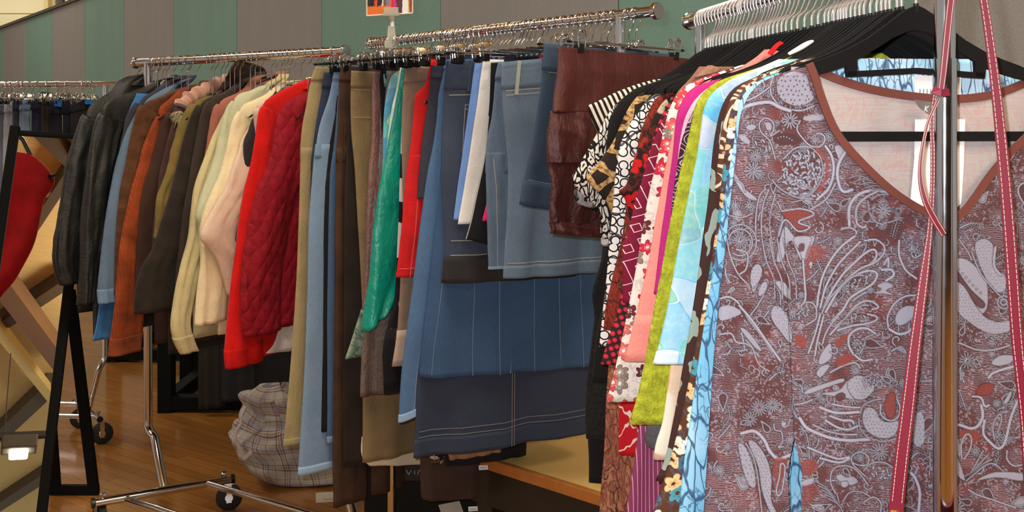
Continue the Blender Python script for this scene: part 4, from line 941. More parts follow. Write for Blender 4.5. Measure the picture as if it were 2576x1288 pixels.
t4 = Loft(pl, inv((1384, 556), (1388, 572), (1390, 588)), inv((1720, 577), (1720, 594), (1718, 616)), (.021, .028, .026), .009, 13, .004, 3, 34); t4.mesh('hem_ruffle', BS, r_, 12, 60)
t1.lines('seam', satin('brown_satin_dark', (60, 22, 22)), r_, [[(.985, .98), (.985, -.98)]], .004, .003)
# long things that only show below the other hems
hung('skirt', 'black skirt with white lining peeking out below the dark grey denim hem', 'skirt', 'white lined black skirt', RM, [(1150, 180), (1120, 600), (1105, 900), (1110, 1060), (1120, 1172)], cloth('black_lined', (30, 27, 30), .15), hx=1140, yaw=10, B=[(1330, 170), (1335, 600), (1328, 900), (1324, 1050), (1322, 1143)], fold=.006, th=(.01, .014, .018))
hung('skirt', 'tan skirt with a rounded hem corner showing below the dark grey denim', 'skirt', 'tan skirt', RM, [(1150, 175), (1125, 600), (1110, 900), (1115, 1080), (1130, 1156)], cloth('tan_cotton', (160, 128, 90), .08), hx=1150, yaw=10, B=[(1270, 170), (1268, 600), (1264, 900), (1262, 1080), (1258, 1134)], fold=.006, th=(.01, .014, .016), kind='clip')
hung('slip', 'white slip skirt, a bright sliver under the dark grey denim hem', 'skirt', 'white slip skirt', RM, [(1180, 170), (1170, 700), (1180, 1060), (1200, 1126)], cloth('white_slip', (220, 208, 206), .04), hx=1146, yaw=10, B=[(1330, 168), (1330, 700), (1326, 1020), (1318, 1108)], fold=.003, th=(.008, .01, .01))
hung('trousers', 'dark brown trousers whose rounded hem hangs lowest below the dark denim skirt', 'trousers', 'low dark brown trousers', RM, [(1090, 180), (1070, 500), (1062, 800), (1058, 1050), (1060, 1240), (1068, 1258)], cloth('dark_brown_twill', (66, 48, 42), .12), hx=1106, yaw=14, B=[(1240, 180), (1215, 500), (1206, 800), (1206, 1050), (1206, 1232), (1200, 1250)], part='leg', th=(.01, .014, .016), fold=.004)
hung('skirt', 'black skirt with tiny floral print at the corner of the dark grey denim hem', 'skirt', 'tiny floral black skirt', RM, [(1100, 180), (1090, 600), (1085, 900), (1082, 1090), (1084, 1166)], pr_flowers('tiny_floral', (26, 22, 24), ((176, 160, 140), (90, 70, 60)), 60), hx=1133, yaw=12, B=[(1180, 180), (1180, 700), (1178, 1000), (1176, 1140)], fold=.006)
for x in (940, 950, 975, 1028, 1052, 1075, 1118, 1168, 1188, 1232, 1284, 1325, 1338, 1366, 1384, 1402, 1420, 1440, 1458, 1474, 1490, 1528, 1546, 1600):
    hanger('rod', RM, RM.plane(hx=x), 'chrome hanger hook crowded on the skirt rail among many others', 'crowded hooks on the skirt rail', random.uniform(-.12, .12))
# ================================================================== blouses on the right rack (far to near)
def top(name, label, cat, short, t, A, mat, lim=.24, Bs='mirror', B=None, W=None, **k):
    k.setdefault('th', (.010, .014, .016)); k.setdefault('fold', .005); k.setdefault('wr', .003)
    return hung(name, label, cat, short, RR, A, mat, t=t, kind='velvet', Bs=Bs if B is None and W is None else None, B=B, W=W or .38, part=k.pop('part', 'body'), **k)
BLK = cloth('black_crepe', (22, 20, 21), .2)
top('dress', 'long black dress with a ragged edge at the far left of the blouse rail', 'dress', 'long black dress', .03, [(1690, 190), (1620, 215), (1560, 262), (1545, 330), (1542, 430), (1536, 520), (1520, 600), (1511, 690), (1500, 770), (1491, 850), (1482, 930), (1478, 990), (1480, 1080), (1484, 1150), (1484, 1216)], BLK)
top('blouse', 'short black lace blouse with a tattered hem over the long black dress', 'blouse', 'black lace blouse', .05, [(1690, 186), (1610, 215), (1555, 262), (1540, 340), (1540, 430), (1532, 540), (1516, 640), (1500, 700), (1490, 740), (1496, 800), (1488, 880), (1478, 960), (1474, 1040), (1476, 1104)], cloth('black_lace', (28, 26, 26), .4, .9, .1, 200, .8), W=.3)
top('blouse', 'black and white striped blouse whose cap sleeve juts out at the rail end', 'blouse', 'striped blouse', .08, [(1650, 200), (1600, 214), (1552, 232), (1520, 247), (1494, 260), (1479, 268), (1488, 300), (1502, 330), (1520, 380)], pr_stripe('black_white_stripe', (30, 25, 26), (222, 210, 196), 95, .5, .45), th=(.008, .016, .014))
top('blouse', 'black blouse with an ivory leaf print and a flared sleeve', 'blouse', 'ivory leaf blouse', .12, [(1650, 205), (1590, 232), (1552, 262), (1530, 290), (1512, 320), (1490, 358), (1470, 392), (1450, 425), (1439, 446), (1448, 470), (1476, 500), (1506, 530), (1516, 600)], pr_leaf('ivory_leaf_print'), th=(.008, .018, .014))
top('blouse', 'black blouse with white lilies showing at the sleeve end of the leaf blouse', 'blouse', 'white lily blouse', .10, [(1650, 205), (1580, 240), (1530, 300), (1500, 360), (1470, 420), (1446, 470), (1452, 510), (1490, 524), (1508, 540), (1514, 620)], pr_flowers('white_lily_print', (22, 20, 22), ((206, 200, 198), (150, 146, 148)), 18, .03, 5, .4))
top('cardigan', 'plain black cardigan between the leaf and leopard blouses', 'cardigan', 'plain black cardigan', .16, [(1706, 186), (1650, 206), (1600, 226), (1566, 250), (1546, 280), (1534, 320), (1527, 370), (1524, 430), (1526, 500), (1536, 560), (1536, 660), (1520, 760), (1500, 860), (1490, 960)], BLK, th=(.010, .018, .016))
top('blouse', 'leopard print blouse with big spots on the flared sleeve', 'blouse', 'leopard blouse', .2, [(1735, 188), (1690, 205), (1650, 218), (1617, 232), (1594, 255), (1574, 288), (1556, 330), (1538, 366), (1512, 402), (1490, 430), (1476, 450), (1500, 478), (1528, 508), (1542, 540)], pr_leopard('leopard_print'), th=(.010, .02, .014))
top('blouse', 'black satin shirt over the leopard shoulder', 'blouse', 'black satin shirt', .25, [(1740, 190), (1706, 212), (1670, 226), (1640, 240), (1618, 266), (1604, 300), (1592, 360), (1585, 430), (1580, 520)], satin('black_satin', (34, 31, 33), .4, .4))
top('blouse', 'white blouse printed with black circles, a long bright strip', 'blouse', 'circle print blouse', .29, [(1680, 232), (1648, 246), (1622, 262), (1602, 285), (1582, 320), (1564, 356), (1554, 400), (1548, 450), (1543, 520), (1535, 600), (1528, 690), (1518, 780), (1511, 850), (1508, 872)], pr_circles('circle_print'))
FAB1 = pr_bark('tapestry_print', ((38, 24, 24), (92, 36, 32), (150, 52, 36), (60, 34, 30), (186, 150, 110)), 38, .8)
top('blouse', 'dark brown tapestry blouse with rust red figures', 'blouse', 'tapestry blouse', .33, [(1720, 215), (1680, 232), (1650, 250), (1630, 290), (1612, 340), (1600, 400), (1586, 470), (1574, 540), (1566, 600), (1552, 660), (1538, 720), (1526, 770), (1520, 830)], FAB1, th=(.010, .018, .014))
top('blouse', 'black blouse with scarlet flowers and a cream ground sleeve', 'blouse', 'scarlet flower blouse', .36, [(1730, 215), (1690, 240), (1662, 268), (1640, 310), (1618, 350), (1600, 390), (1586, 440), (1574, 470), (1558, 482), (1574, 500), (1590, 560)], pr_flowers('scarlet_flowers', (40, 26, 26), ((206, 34, 34), (196, 178, 150), (150, 46, 34)), 30, .02, 5, .46))
top('blouse', 'dark blouse covered in raspberry dots below the burgundy one', 'blouse', 'raspberry dot blouse', .39, [(1740, 220), (1700, 240), (1672, 280), (1650, 330), (1630, 400), (1612, 480), (1598, 560), (1584, 640), (1570, 720), (1552, 800), (1534, 850), (1518, 905), (1514, 918)], pr_dots('raspberry_dots'))
top('blouse', 'burgundy blouse with thin white angular lines', 'blouse', 'burgundy line blouse', .43, [(1750, 215), (1710, 240), (1688, 266), (1672, 296), (1656, 330), (1640, 370), (1628, 410), (1614, 460), (1600, 500), (1590, 545), (1578, 590), (1566, 626), (1566, 700), (1566, 760)], pr_maze('burgundy_lines'))
top('blouse', 'chestnut brown blouse with a pointed collar', 'blouse', 'chestnut collar blouse', .47, [(1760, 168), (1735, 200), (1700, 240), (1685, 300), (1665, 380)], cloth('chestnut_cotton', (146, 104, 86), .08))
p_ = RR.plane(t=.475)
top('blouse', 'white blouse with coral red and plum blossoms, long and flared', 'blouse', 'coral blossom blouse', .52, [(1868, 164), (1830, 176), (1790, 190), (1752, 204), (1722, 220), (1698, 248), (1684, 276), (1672, 320), (1660, 372), (1644, 440), (1626, 520), (1612, 600), (1598, 680), (1582, 760), (1566, 840), (1548, 920), (1534, 975), (1524, 1008)], pr_flowers('coral_blossoms', (232, 224, 214), ((206, 66, 74), (198, 40, 72), (96, 46, 54), (214, 100, 96), (140, 128, 116)), 36, .018, 6, .47), th=(.012, .02, .02))
SAL = cloth('salmon_cotton', (246, 150, 138), .05, .85)
r_, p_, l_ = top('shirt', 'salmon pink shirt with a raised collar and stitched hem', 'shirt', 'salmon pink shirt', .58, [(1862, 172), (1820, 190), (1770, 210), (1730, 240), (1708, 290), (1694, 340), (1680, 400), (1664, 480), (1648, 560), (1632, 660), (1614, 740), (1598, 810), (1582, 880), (1573, 908)], SAL, hemband=SAL, hemw=.14)
a = [p_.inv(*q) for q in ((1922, 126), (1900, 146), (1870, 166), (1850, 182))]; b = [p_.inv(*q) for q in ((1930, 126), (1964, 134), (1950, 150), (1930, 164))]
Loft(p_, a, b, (.003, .01, .012), .001, 1, .002, 4, 5, .004).mesh('collar', cloth('salmon_collar', (222, 132, 124), .06), r_, 14, 14)
p2 = RR.plane(t=.475); a = [p2.inv(*q) for q in ((1778, 166), (1760, 180), (1744, 196))]; b = [p2.inv(*q) for q in ((1786, 166), (1808, 174), (1796, 182))]
ch = [o for o in bpy.data.objects if o.get('label', '').startswith('chestnut brown blouse')][0]
Loft(p2, a, b, (.003, .008, .01), .001, 1, .002, 4, 6, .006).mesh('collar', cloth('chestnut_collar', (158, 116, 98), .06), ch, 12, 12)
top('blouse', 'plain magenta blouse forming a smooth curved strip', 'blouse', 'magenta blouse', .63, [(1880, 180), (1840, 190), (1800, 203), (1765, 213), (1738, 228), (1720, 252), (1708, 280), (1701, 320), (1696, 380), (1686, 450), (1676, 520), (1664, 600), (1654, 680), (1646, 740)], cloth('magenta_jersey', (184, 40, 122), .06))
top('blouse', 'pale pink blouse just inside the magenta shoulder', 'blouse', 'pale pink blouse', .665, [(1890, 185), (1840, 202), (1785, 220), (1752, 248), (1732, 280), (1722, 310), (1714, 350), (1708, 400)], cloth('pale_pink_jersey', (232, 186, 202), .05))
top('blouse', 'plum black blouse with a small white scroll print', 'blouse', 'plum scroll blouse', .69, [(1895, 188), (1850, 204), (1795, 224), (1764, 252), (1744, 286), (1728, 320), (1716, 360), (1708, 410), (1698, 470), (1692, 520), (1690, 600)], pr_swirl('plum_scroll', (58, 32, 46), (186, 168, 182), 40))
p_ = RR.plane(t=.70)
LIM = cloth('lime_terry', (168, 172, 46), .2, .95, .3, 260, .8, 60)
r_, p_, l_ = top('cardigan', 'lime green towelling cardigan hanging in a long strip', 'cardigan', 'lime green cardigan', .725, [(2020, 132), (1970, 152), (1920, 168), (1870, 184), (1826, 198), (1792, 214), (1764, 240), (1748, 270), (1740, 310), (1730, 360), (1716, 420), (1702, 490), (1684, 580), (1668, 670), (1652, 750), (1636, 840), (1620, 930), (1602, 1010), (1583, 1068)], LIM, th=(.008, .014, .016), fold=.003)
top('blouse', 'ivory blouse with a peach print ending in a white edge below the lime cardigan', 'blouse', 'ivory peach blouse', .755, [(1960, 150), (1900, 176), (1840, 200), (1790, 240), (1770, 290), (1760, 380), (1745, 480), (1728, 600), (1712, 720), (1696, 850), (1682, 960), (1668, 1060), (1652, 1110), (1644, 1156)], pr_patches('ivory_peach', ((234, 226, 206), (222, 176, 146), (200, 192, 170), (240, 236, 226)), 14, .05))
WAT = pr_patches('watercolour_print', ((226, 234, 228), (110, 196, 190), (150, 206, 232), (92, 178, 222), (232, 240, 240), (130, 204, 178), (126, 160, 210), (238, 242, 240)), 24, .12)
top('blouse', 'white blouse with aqua and blue watercolour patches and a straight hem', 'blouse', 'watercolour blouse', .79, [(1990, 150), (1930, 172), (1880, 190), (1838, 206), (1802, 226), (1780, 252), (1768, 284), (1762, 330), (1752, 400), (1738, 470), (1722, 550), (1706, 640), (1692, 720), (1676, 800), (1660, 870), (1648, 916)], WAT, hemband=WAT)
top('blouse', 'dark chocolate blouse with a pale mint branch print, a narrow strip', 'blouse', 'chocolate mint blouse', .825, [(2010, 150), (1950, 175), (1890, 200), (1846, 224), (1820, 262), (1806, 310), (1796, 370), (1790, 440), (1782, 520), (1770, 600), (1758, 690), (1744, 780), (1730, 860), (1716, 940), (1704, 1010), (1690, 1080), (1672, 1160), (1650, 1210)], pr_leaf('mint_branch', (64, 40, 36), (146, 160, 150), 26, .2))
top('blouse', 'brown blouse with caramel and cream swirls at the shoulder', 'blouse', 'caramel swirl blouse', .85, [(2040, 146), (1980, 168), (1930, 186), (1880, 206), (1846, 236), (1826, 276), (1814, 330), (1808, 400), (1802, 480)], pr_swirl('caramel_swirl', (98, 58, 40), (232, 204, 176), 20, .16))
top('dress', 'brown dress with big cream, teal and peach flowers, lowest beside the blue dress', 'dress', 'brown flower dress', .872, [(2050, 148), (1990, 172), (1930, 192), (1886, 212), (1856, 246), (1838, 290), (1828, 350), (1820, 430), (1812, 520), (1798, 620), (1780, 730), (1762, 830), (1742, 930), (1724, 1020), (1704, 1100), (1682, 1180), (1658, 1250), (1640, 1310)], pr_flowers('cream_teal_flowers', (84, 50, 32), ((232, 222, 196), (72, 150, 168), (234, 186, 136), (240, 236, 226), (64, 100, 130)), 46, .015, 5, .5))
BR = pr_branch('blue_branch_print')
pl = RR.plane(t=.885)
r_ = start('dress', 'sky blue dress with a dark bare branch print, right behind the paisley blouse', 'dress', RR, pl, 'velvet', 'black flocked hanger holding the blue branch dress')
a = [pl.inv(*q) for q in ((2078, 148), (2020, 166), (1966, 184), (1920, 200), (1888, 220), (1866, 250), (1856, 290), (1850, 350), (1838, 420), (1822, 510), (1808, 600), (1794, 690), (1778, 790), (1762, 890), (1748, 990), (1734, 1090), (1720, 1190), (1708, 1310))]
b = [(-.13, a[0][1] + .002)] + [(max(-.25, -s + .0), z) for s, z in a[1:]]
lf = Loft(pl, a, b, (.006, .010, .012), .002, 3, .0015, 5, 91); lf.mesh('body', BR, r_, 70, 28)
lf.lines('side_seam', pr_branch('blue_branch_facing', (150, 190, 226), (96, 150, 206), (60, 90, 140)), r_, [[(.3, .82), (.98, .84)]], .012, .0016)
def tagcard(name, label, pl_, c0, c1, off, mat, cat='tag', txt=None):
    s0, z0 = pl_.inv(*c0, off); s1, z1 = pl_.inv(*c1, off)
    r = MB().extrude([(s0, z0), (s1, z0), (s1, z1), (s0, z1)], .0006, v3(pl_.v), UP, v3(pl_.O + pl_.m * off)).build(name, mat, None, False)
    return tag(r, label, cat)
# trousers and scraps hanging low behind the blouses
top('trousers', 'russet bark print trousers hanging lowest at the left of the blouse rail', 'trousers', 'bark print trousers', .30, [(1640, 300), (1600, 500), (1560, 760), (1536, 900), (1528, 1000), (1526, 1060), (1522, 1150), (1514, 1230), (1508, 1320)], pr_bark('russet_bark', ((70, 44, 36), (150, 92, 66), (110, 58, 54), (176, 118, 84), (52, 44, 34), (136, 66, 66)), 34, .45), W=.2)
top('blouse', 'scarlet blouse with white line drawing, low between bark print and pinstripe', 'blouse', 'scarlet line blouse', .36, [(1680, 300), (1640, 500), (1600, 760), (1575, 940), (1560, 1010), (1558, 1060), (1558, 1144)], pr_leaf('scarlet_lines', (232, 200, 190), (184, 24, 34), 26, .03), W=.16)
top('trousers', 'plum trousers with white pinstripes below the lime cardigan', 'trousers', 'plum pinstripe trousers', .66, [(1730, 300), (1700, 500), (1660, 760), (1632, 940), (1606, 1080), (1596, 1150), (1582, 1240), (1570, 1330)], pr_stripe('plum_pinstripe', (126, 54, 88), (214, 150, 176), 165, .86), W=.2, th=(.008, .01, .014))
top('skirt', 'charcoal skirt showing as a dark triangle under the lime cardigan hem', 'skirt', 'charcoal skirt', .70, [(1740, 300), (1700, 600), (1660, 900), (1640, 1040), (1626, 1092), (1628, 1122), (1650, 1132)], cloth('charcoal_satin', (78, 76, 80), .3, .5), W=.1)
# the red strap and a white garment's collar wedge above the packed hangers
p_ = RR.plane(t=.60)
for nm, lb, pts, mt, tt in (('hanger_strap', 'scarlet strap looped over the packed black hangers', ((1936, 136), (1948, 122), (1958, 112), (1968, 107)), cloth('scarlet_strap', (206, 24, 30)), .62), ('collar_wedge', 'white garment collar showing over the packed black hangers', ((1984, 136), (2010, 122), (2034, 108), (2046, 103)), plastic('white_collar_cloth', (236, 232, 226), .7), .76)):
    p_ = RR.plane(t=tt); q = [p_.pt(*p_.inv(x, y)) for x, y in pts]
    o = MB().ribbon(cr(q, 12), [.004, .005, .006, .0068, .0074, .0078, .008, .008, .0076, .007, .0055, .003] if nm == 'collar_wedge' else .0075, (0.1, -.5, .8), .002).build(nm, mt, None, False); tag(o, lb, 'label' if nm == 'collar_wedge' else 'strap')
ts = [.045, .065, .1, .14, .18, .225, .27, .31, .345, .375, .41, .45, .495, .55, .605, .645, .68, .71, .74, .77, .81, .838]
for t in ts: hanger('velvet', RR, RR.plane(t=t), 'black flocked hanger packed among others on the blouse rail', 'packed black hangers on the blouse rail', random.uniform(-.03, .03))
# ================================================================== the paisley blouse (its woven print is drawn stroke by stroke, then set thread by thread on the cloth)
X0, Y0, CW, CH = 1740, 140, 1160, 1300
rng = np.random.default_rng(5)
def l3(c): return np.array(lin(c)[:3], dtype=np.float32)
MAR, LAV, DRK, SALM = l3((92, 57, 60)), l3((162, 164, 184)), l3((34, 22, 30)), l3((138, 66, 62))
def vnoise(w, h, sc, seed):
    r = np.random.default_rng(seed); gw, gh = int(w / sc) + 3, int(h / sc) + 3; G = r.random((gh, gw)).astype(np.float32)
    y = np.arange(h) / sc; x = np.arange(w) / sc; yi, xi = y.astype(int), x.astype(int); fy, fx = (y - yi)[:, None], (x - xi)[None]
    fy = fy * fy * (3 - 2 * fy); fx = fx * fx * (3 - 2 * fx)
    return (G[yi][:, xi] * (1 - fy) * (1 - fx) + G[yi + 1][:, xi] * fy * (1 - fx) + G[yi][:, xi + 1] * (1 - fy) * fx + G[yi + 1][:, xi + 1] * fy * fx)
yy, xx = np.mgrid[0:CH, 0:CW].astype(np.float32)
n1 = vnoise(CW, CH, 70, 1) * .6 + vnoise(CW, CH, 24, 2) * .4
n2 = vnoise(CW, CH, 9, 3); n3 = vnoise(CW, CH, 3.0, 4)
cv = MAR[None, None] * (0.82 + .3 * n3[..., None]); sal = np.clip((n1 - .6) * 7, 0, 1)[..., None] * .4
cv = cv * (1 - sal) + SALM * sal * (.85 + .3 * n3[..., None])
ht = np.sin(yy * 1.15 + 5 * n2 + vnoise(CW, CH, 40, 6) * 10); hz = np.clip((vnoise(CW, CH, 46, 7) - .33) * 5, 0, 1)
m = (np.clip(ht * 1.6 - .2, 0, 1) * hz * .44)[..., None]; cv = cv * (1 - m) + LAV * m
m = (np.clip(-ht * 1.6 - .5, 0, 1) * .45 * np.clip((n1 - .3) * 4, 0, 1))[..., None]; cv = cv * (1 - m) + DRK * m
sp = ((vnoise(CW, CH, 3.4, 8) > .70) & (vnoise(CW, CH, 30, 9) > .36)).astype(np.float32)[..., None] * .5; cv = cv * (1 - sp) + LAV * sp
occ = np.zeros((CH, CW), dtype=np.float32)
def blend(y0, y1, x0, x1, mask, col, a=1.0):
    mk = (mask * a)[..., None]; cv[y0:y1, x0:x1] = cv[y0:y1, x0:x1] * (1 - mk) + col * mk
    occ[y0:y1, x0:x1] = np.maximum(occ[y0:y1, x0:x1], mask)
def seg_dist(pts, pad):
    P_ = np.array([(p[0] - X0, p[1] - Y0) for p in pts], dtype=np.float32)
    x0, y0 = np.maximum(np.floor(P_.min(0) - pad).astype(int), 0); x1, y1 = np.ceil(P_.max(0) + pad).astype(int) + 1; x1, y1 = min(x1, CW), min(y1, CH)
    if x1 <= x0 or y1 <= y0: return None
    D = np.full((y1 - y0, x1 - x0), 1e9, dtype=np.float32)
    for a, b in zip(P_, P_[1:]):
        u0, v0 = np.maximum(np.floor(np.minimum(a, b) - pad).astype(int), [x0, y0]); u1, v1 = np.minimum(np.ceil(np.maximum(a, b) + pad).astype(int) + 1, [x1, y1])
        if u1 <= u0 or v1 <= v0: continue
        X = xx[v0:v1, u0:u1] - a[0]; Y = yy[v0:v1, u0:u1] - a[1]; d = b - a; L = max(float(d @ d), 1e-6)
        t = np.clip((X * d[0] + Y * d[1]) / L, 0, 1); q = np.hypot(X - t * d[0], Y - t * d[1])
        S = D[v0 - y0:v1 - y0, u0 - x0:u1 - x0]; np.minimum(S, q, out=S)
    return y0, y1, x0, x1, D
def smooth(pts, closed=False):
    n = max(8, int(sum(math.hypot(a[0] - b[0], a[1] - b[1]) for a, b in zip(pts, pts[1:])) / 6)); n = min(n, 160)
    return [(p.x, p.y) for p in cr(pts, n, closed)]
def stroke(pts, w, col=None, edge=True, a=1.0, sm=True, closed=False):
    pts = smooth(pts, closed) if sm and len(pts) > 2 else pts
    r = seg_dist(pts, w + 5)
    if r is None: return
    w *= .82; y0, y1, x0, x1, D = r; col = LAV if col is None else col
    if edge: blend(y0, y1, x0, x1, np.clip(w / 2 + 2.2 - D, 0, 1), DRK, .85 * a)
    blend(y0, y1, x0, x1, np.clip(w / 2 + .5 - D, 0, 1), col, a)
def poly_mask(pts):
    P_ = np.array([(p[0] - X0, p[1] - Y0) for p in pts], dtype=np.float32)
    x0, y0 = np.maximum(np.floor(P_.min(0)).astype(int), 0); x1, y1 = np.ceil(P_.max(0)).astype(int) + 1; x1, y1 = min(x1, CW), min(y1, CH)
    if x1 <= x0 or y1 <= y0: return None
    X, Y = xx[y0:y1, x0:x1], yy[y0:y1, x0:x1]; I = np.zeros(X.shape, dtype=bool)
    for a, b in zip(P_, np.roll(P_, -1, 0)):
        if a[1] == b[1]: continue
        c = ((a[1] > Y) != (b[1] > Y)) & (X < (b[0] - a[0]) * (Y - a[1]) / (b[1] - a[1]) + a[0]); I ^= c
    return y0, y1, x0, x1, I
def fill(pts, col=None, outline=2.2, dots=None, a=.95, chain=False):
    pts = smooth(list(pts), True); r = poly_mask(pts)
    if r is None: return
    y0, y1, x0, x1, I = r; col = LAV if col is None else col
    tex = .86 + .22 * np.sin(yy[y0:y1, x0:x1] * 1.5 + n2[y0:y1, x0:x1] * 6)[..., None] * .5
    mk = (I * a)[..., None]; cv[y0:y1, x0:x1] = cv[y0:y1, x0:x1] * (1 - mk) + col * tex * mk; occ[y0:y1, x0:x1] = np.maximum(occ[y0:y1, x0:x1], I)
    if dots:
        sp_, rr2 = dots
        for j, gy in enumerate(np.arange(y0, y1, sp_)):
            for gx in np.arange(x0 + (sp_ / 2 if j % 2 else 0), x1, sp_):
                iy, ix = int(gy), int(gx)
                if y0 <= iy < y1 and x0 <= ix < x1 and I[iy - y0, ix - x0]:
                    jx, jy = rng.uniform(-.22, .22, 2) * sp_; stroke([(gx + X0 + jx, gy + Y0 + jy), (gx + X0 + jx + .1, gy + Y0 + jy)], rr2, MAR * .8, False, 1, False)
    if outline: stroke(pts, outline, DRK, False, .85, False)
    if chain: beads(pts, 7, 3.2)
def beads(pts, gap, r, col=None, edge=True):
    pts = smooth(pts); acc = 0
    for a, b in zip(pts, pts[1:]):
        acc += math.hypot(b[0] - a[0], b[1] - a[1])
        if acc >= gap: acc = 0; stroke([b, (b[0] + .1, b[1])], r, col, edge, 1, False)
def flower(c, r, n=12, w=2.2):
    for k in range(n):
        a = 2 * PI * k / n; d = (math.cos(a), math.sin(a)); stroke([(c[0] + d[0] * r * .4, c[1] + d[1] * r * .4), (c[0] + d[0] * r, c[1] + d[1] * r)], w, None, True, 1, False)
    stroke([(c[0] + r * .28 * math.cos(t), c[1] + r * .28 * math.sin(t)) for t in np.linspace(0, 2 * PI, 14)], 1.6, None, False, 1, False)
def squig(poly, n, ln=9, w=4):
    r = poly_mask(smooth(list(poly), True)); y0, y1, x0, x1, I = r; ys, xs = np.nonzero(I)
    for _ in range(n):
        k = rng.integers(len(ys)); x, y = xs[k] + x0 + X0, ys[k] + y0 + Y0; a = rng.uniform(0, 6.28); b = a + rng.uniform(-1.4, 1.4)
        stroke([(x, y), (x + ln * .5 * math.cos(a), y + ln * .5 * math.sin(a)), (x + ln * .5 * (math.cos(a) + math.cos(b)), y + ln * .5 * (math.sin(a) + math.sin(b)))], w, None, True)
def Z(ox, oy, sc): return lambda *ps: [(ox + x / sc, oy + y / sc) for x, y in ps]
zt, z2, z3, z4, z6, z7, z8 = Z(1640, 80, 4.025), Z(1350, 300, 3.68), Z(1350, 600, 3.68), Z(1400, 938, 3.68), Z(1976, 300, 4.293), Z(1876, 600, 3.68), Z(1876, 938, 3.68)
# filler scrolls everywhere first -------------------------------------------------
def curl(x, y, r, a, s, w=2.4):
    stroke([(x + r * (1 - t * .8) * math.cos(a + s * t * 5.2), y + r * (1 - t * .8) * math.sin(a + s * t * 5.2)) for t in np.linspace(0, 1, 12)], w)
def tear(x, y, L, a, s, w=2.4, body=True):
    pts = []
    for t in np.linspace(0, 1, 13):
        k = t * 2 * PI; rr2 = L * .42 * (1 - math.cos(k)) * .5
        pts.append((rr2 * math.sin(k) * .9 + s * L * .18 * math.sin(t * PI), -L * .5 + L * (.5 - .5 * math.cos(k * .5 if False else k)) * 1.0))
    ca, sa = math.cos(a), math.sin(a); q = [(x + u * ca - v * sa, y + u * sa + v * ca) for u, v in pts]
    if body: fill(q, None if rng.random() < .35 else MAR * .75, 0, (6.5, 2.2) if rng.random() < .5 else None, .8)
    stroke(q, w)
for _ in range(900):
    x, y = rng.uniform(1760, 2860), rng.uniform(170, 1420)
    k = rng.random()
    if k < .3: curl(x, y, rng.uniform(6, 18), rng.uniform(0, 6.3), rng.choice([-1, 1]), rng.uniform(1.6, 3))
    elif k < .5: tear(x, y, rng.uniform(18, 50), rng.uniform(0, 6.3), rng.choice([-1, 1]))
    elif k < .68: flower((x, y), rng.uniform(7, 17), rng.integers(9, 15))
    else:
        a = rng.uniform(0, 6.3); L = rng.uniform(24, 70); b = a + rng.uniform(-1, 1); p = [(x, y), (x + L * .5 * math.cos(a), y + L * .5 * math.sin(a)), (x + L * .5 * (math.cos(a) + math.cos(b)), y + L * .5 * (math.sin(a) + math.sin(b)))]
        stroke(p, rng.uniform(1.6, 4)); beads([(u + 6, v + 3) for u, v in p], 6, 3); beads([(u - 6, v - 3) for u, v in p], 6, 3)
# the large motifs ------------------------------------------------------------------
fill(zt((1290, 470), (1262, 560), (1290, 660), (1380, 730), (1500, 752), (1620, 700), (1642, 640), (1600, 560), (1560, 440), (1420, 400)), None, 2, (12, 5.0))
stroke(zt((1240, 430), (1205, 520), (1210, 640), (1290, 740), (1400, 785), (1520, 795), (1640, 750)), 4); beads(zt((1220, 440), (1235, 600), (1320, 730), (1450, 770), (1600, 730)), 9, 4)
stroke(zt((890, 795), (960, 752), (1080, 722), (1200, 715), (1290, 762), (1400, 800)), 10); stroke(zt((960, 700), (1080, 640), (1190, 560)), 4)
stroke(zt((1250, 1288), (1195, 1110), (1110, 1020), (1085, 940), (1120, 885), (1180, 878), (1232, 930), (1230, 1000), (1195, 1060), (1290, 1000)), 3.4); fill(zt((1150, 930), (1190, 915), (1212, 960), (1196, 1005), (1160, 980)), None, 0)
fill(zt((1250, 1040), (1400, 1030), (1520, 1080), (1500, 1130), (1330, 1150), (1230, 1110)), MAR * .8, 0); beads(zt((1250, 1090), (1330, 1060), (1420, 1100), (1400, 1150)), 7, 4)
stroke(zt((1500, 900), (1468, 985), (1520, 1070), (1600, 1150), (1690, 1165), (1748, 1110), (1740, 1050), (1680, 1030), (1610, 1075)), 4); flower(zt((1650, 1095))[0], 12, 9); flower(zt((1400, 900))[0], 20, 13, 3)
stroke(zt((1330, 1288), (1450, 1180), (1600, 1170), (1740, 1288)), 3.5); fill(zt((945, 965), (1000, 935), (1060, 945), (1050, 980), (990, 1002)), None, 2)
fill(zt((870, 1040), (950, 1060), (1000, 1140), (920, 1110)), None, 0); squig(zt((1060, 1090), (1150, 1090), (1200, 1200), (1120, 1230), (1060, 1180)), 12)
fill(zt((1540, 860), (1740, 840), (1720, 890), (1560, 900)), None, 0)
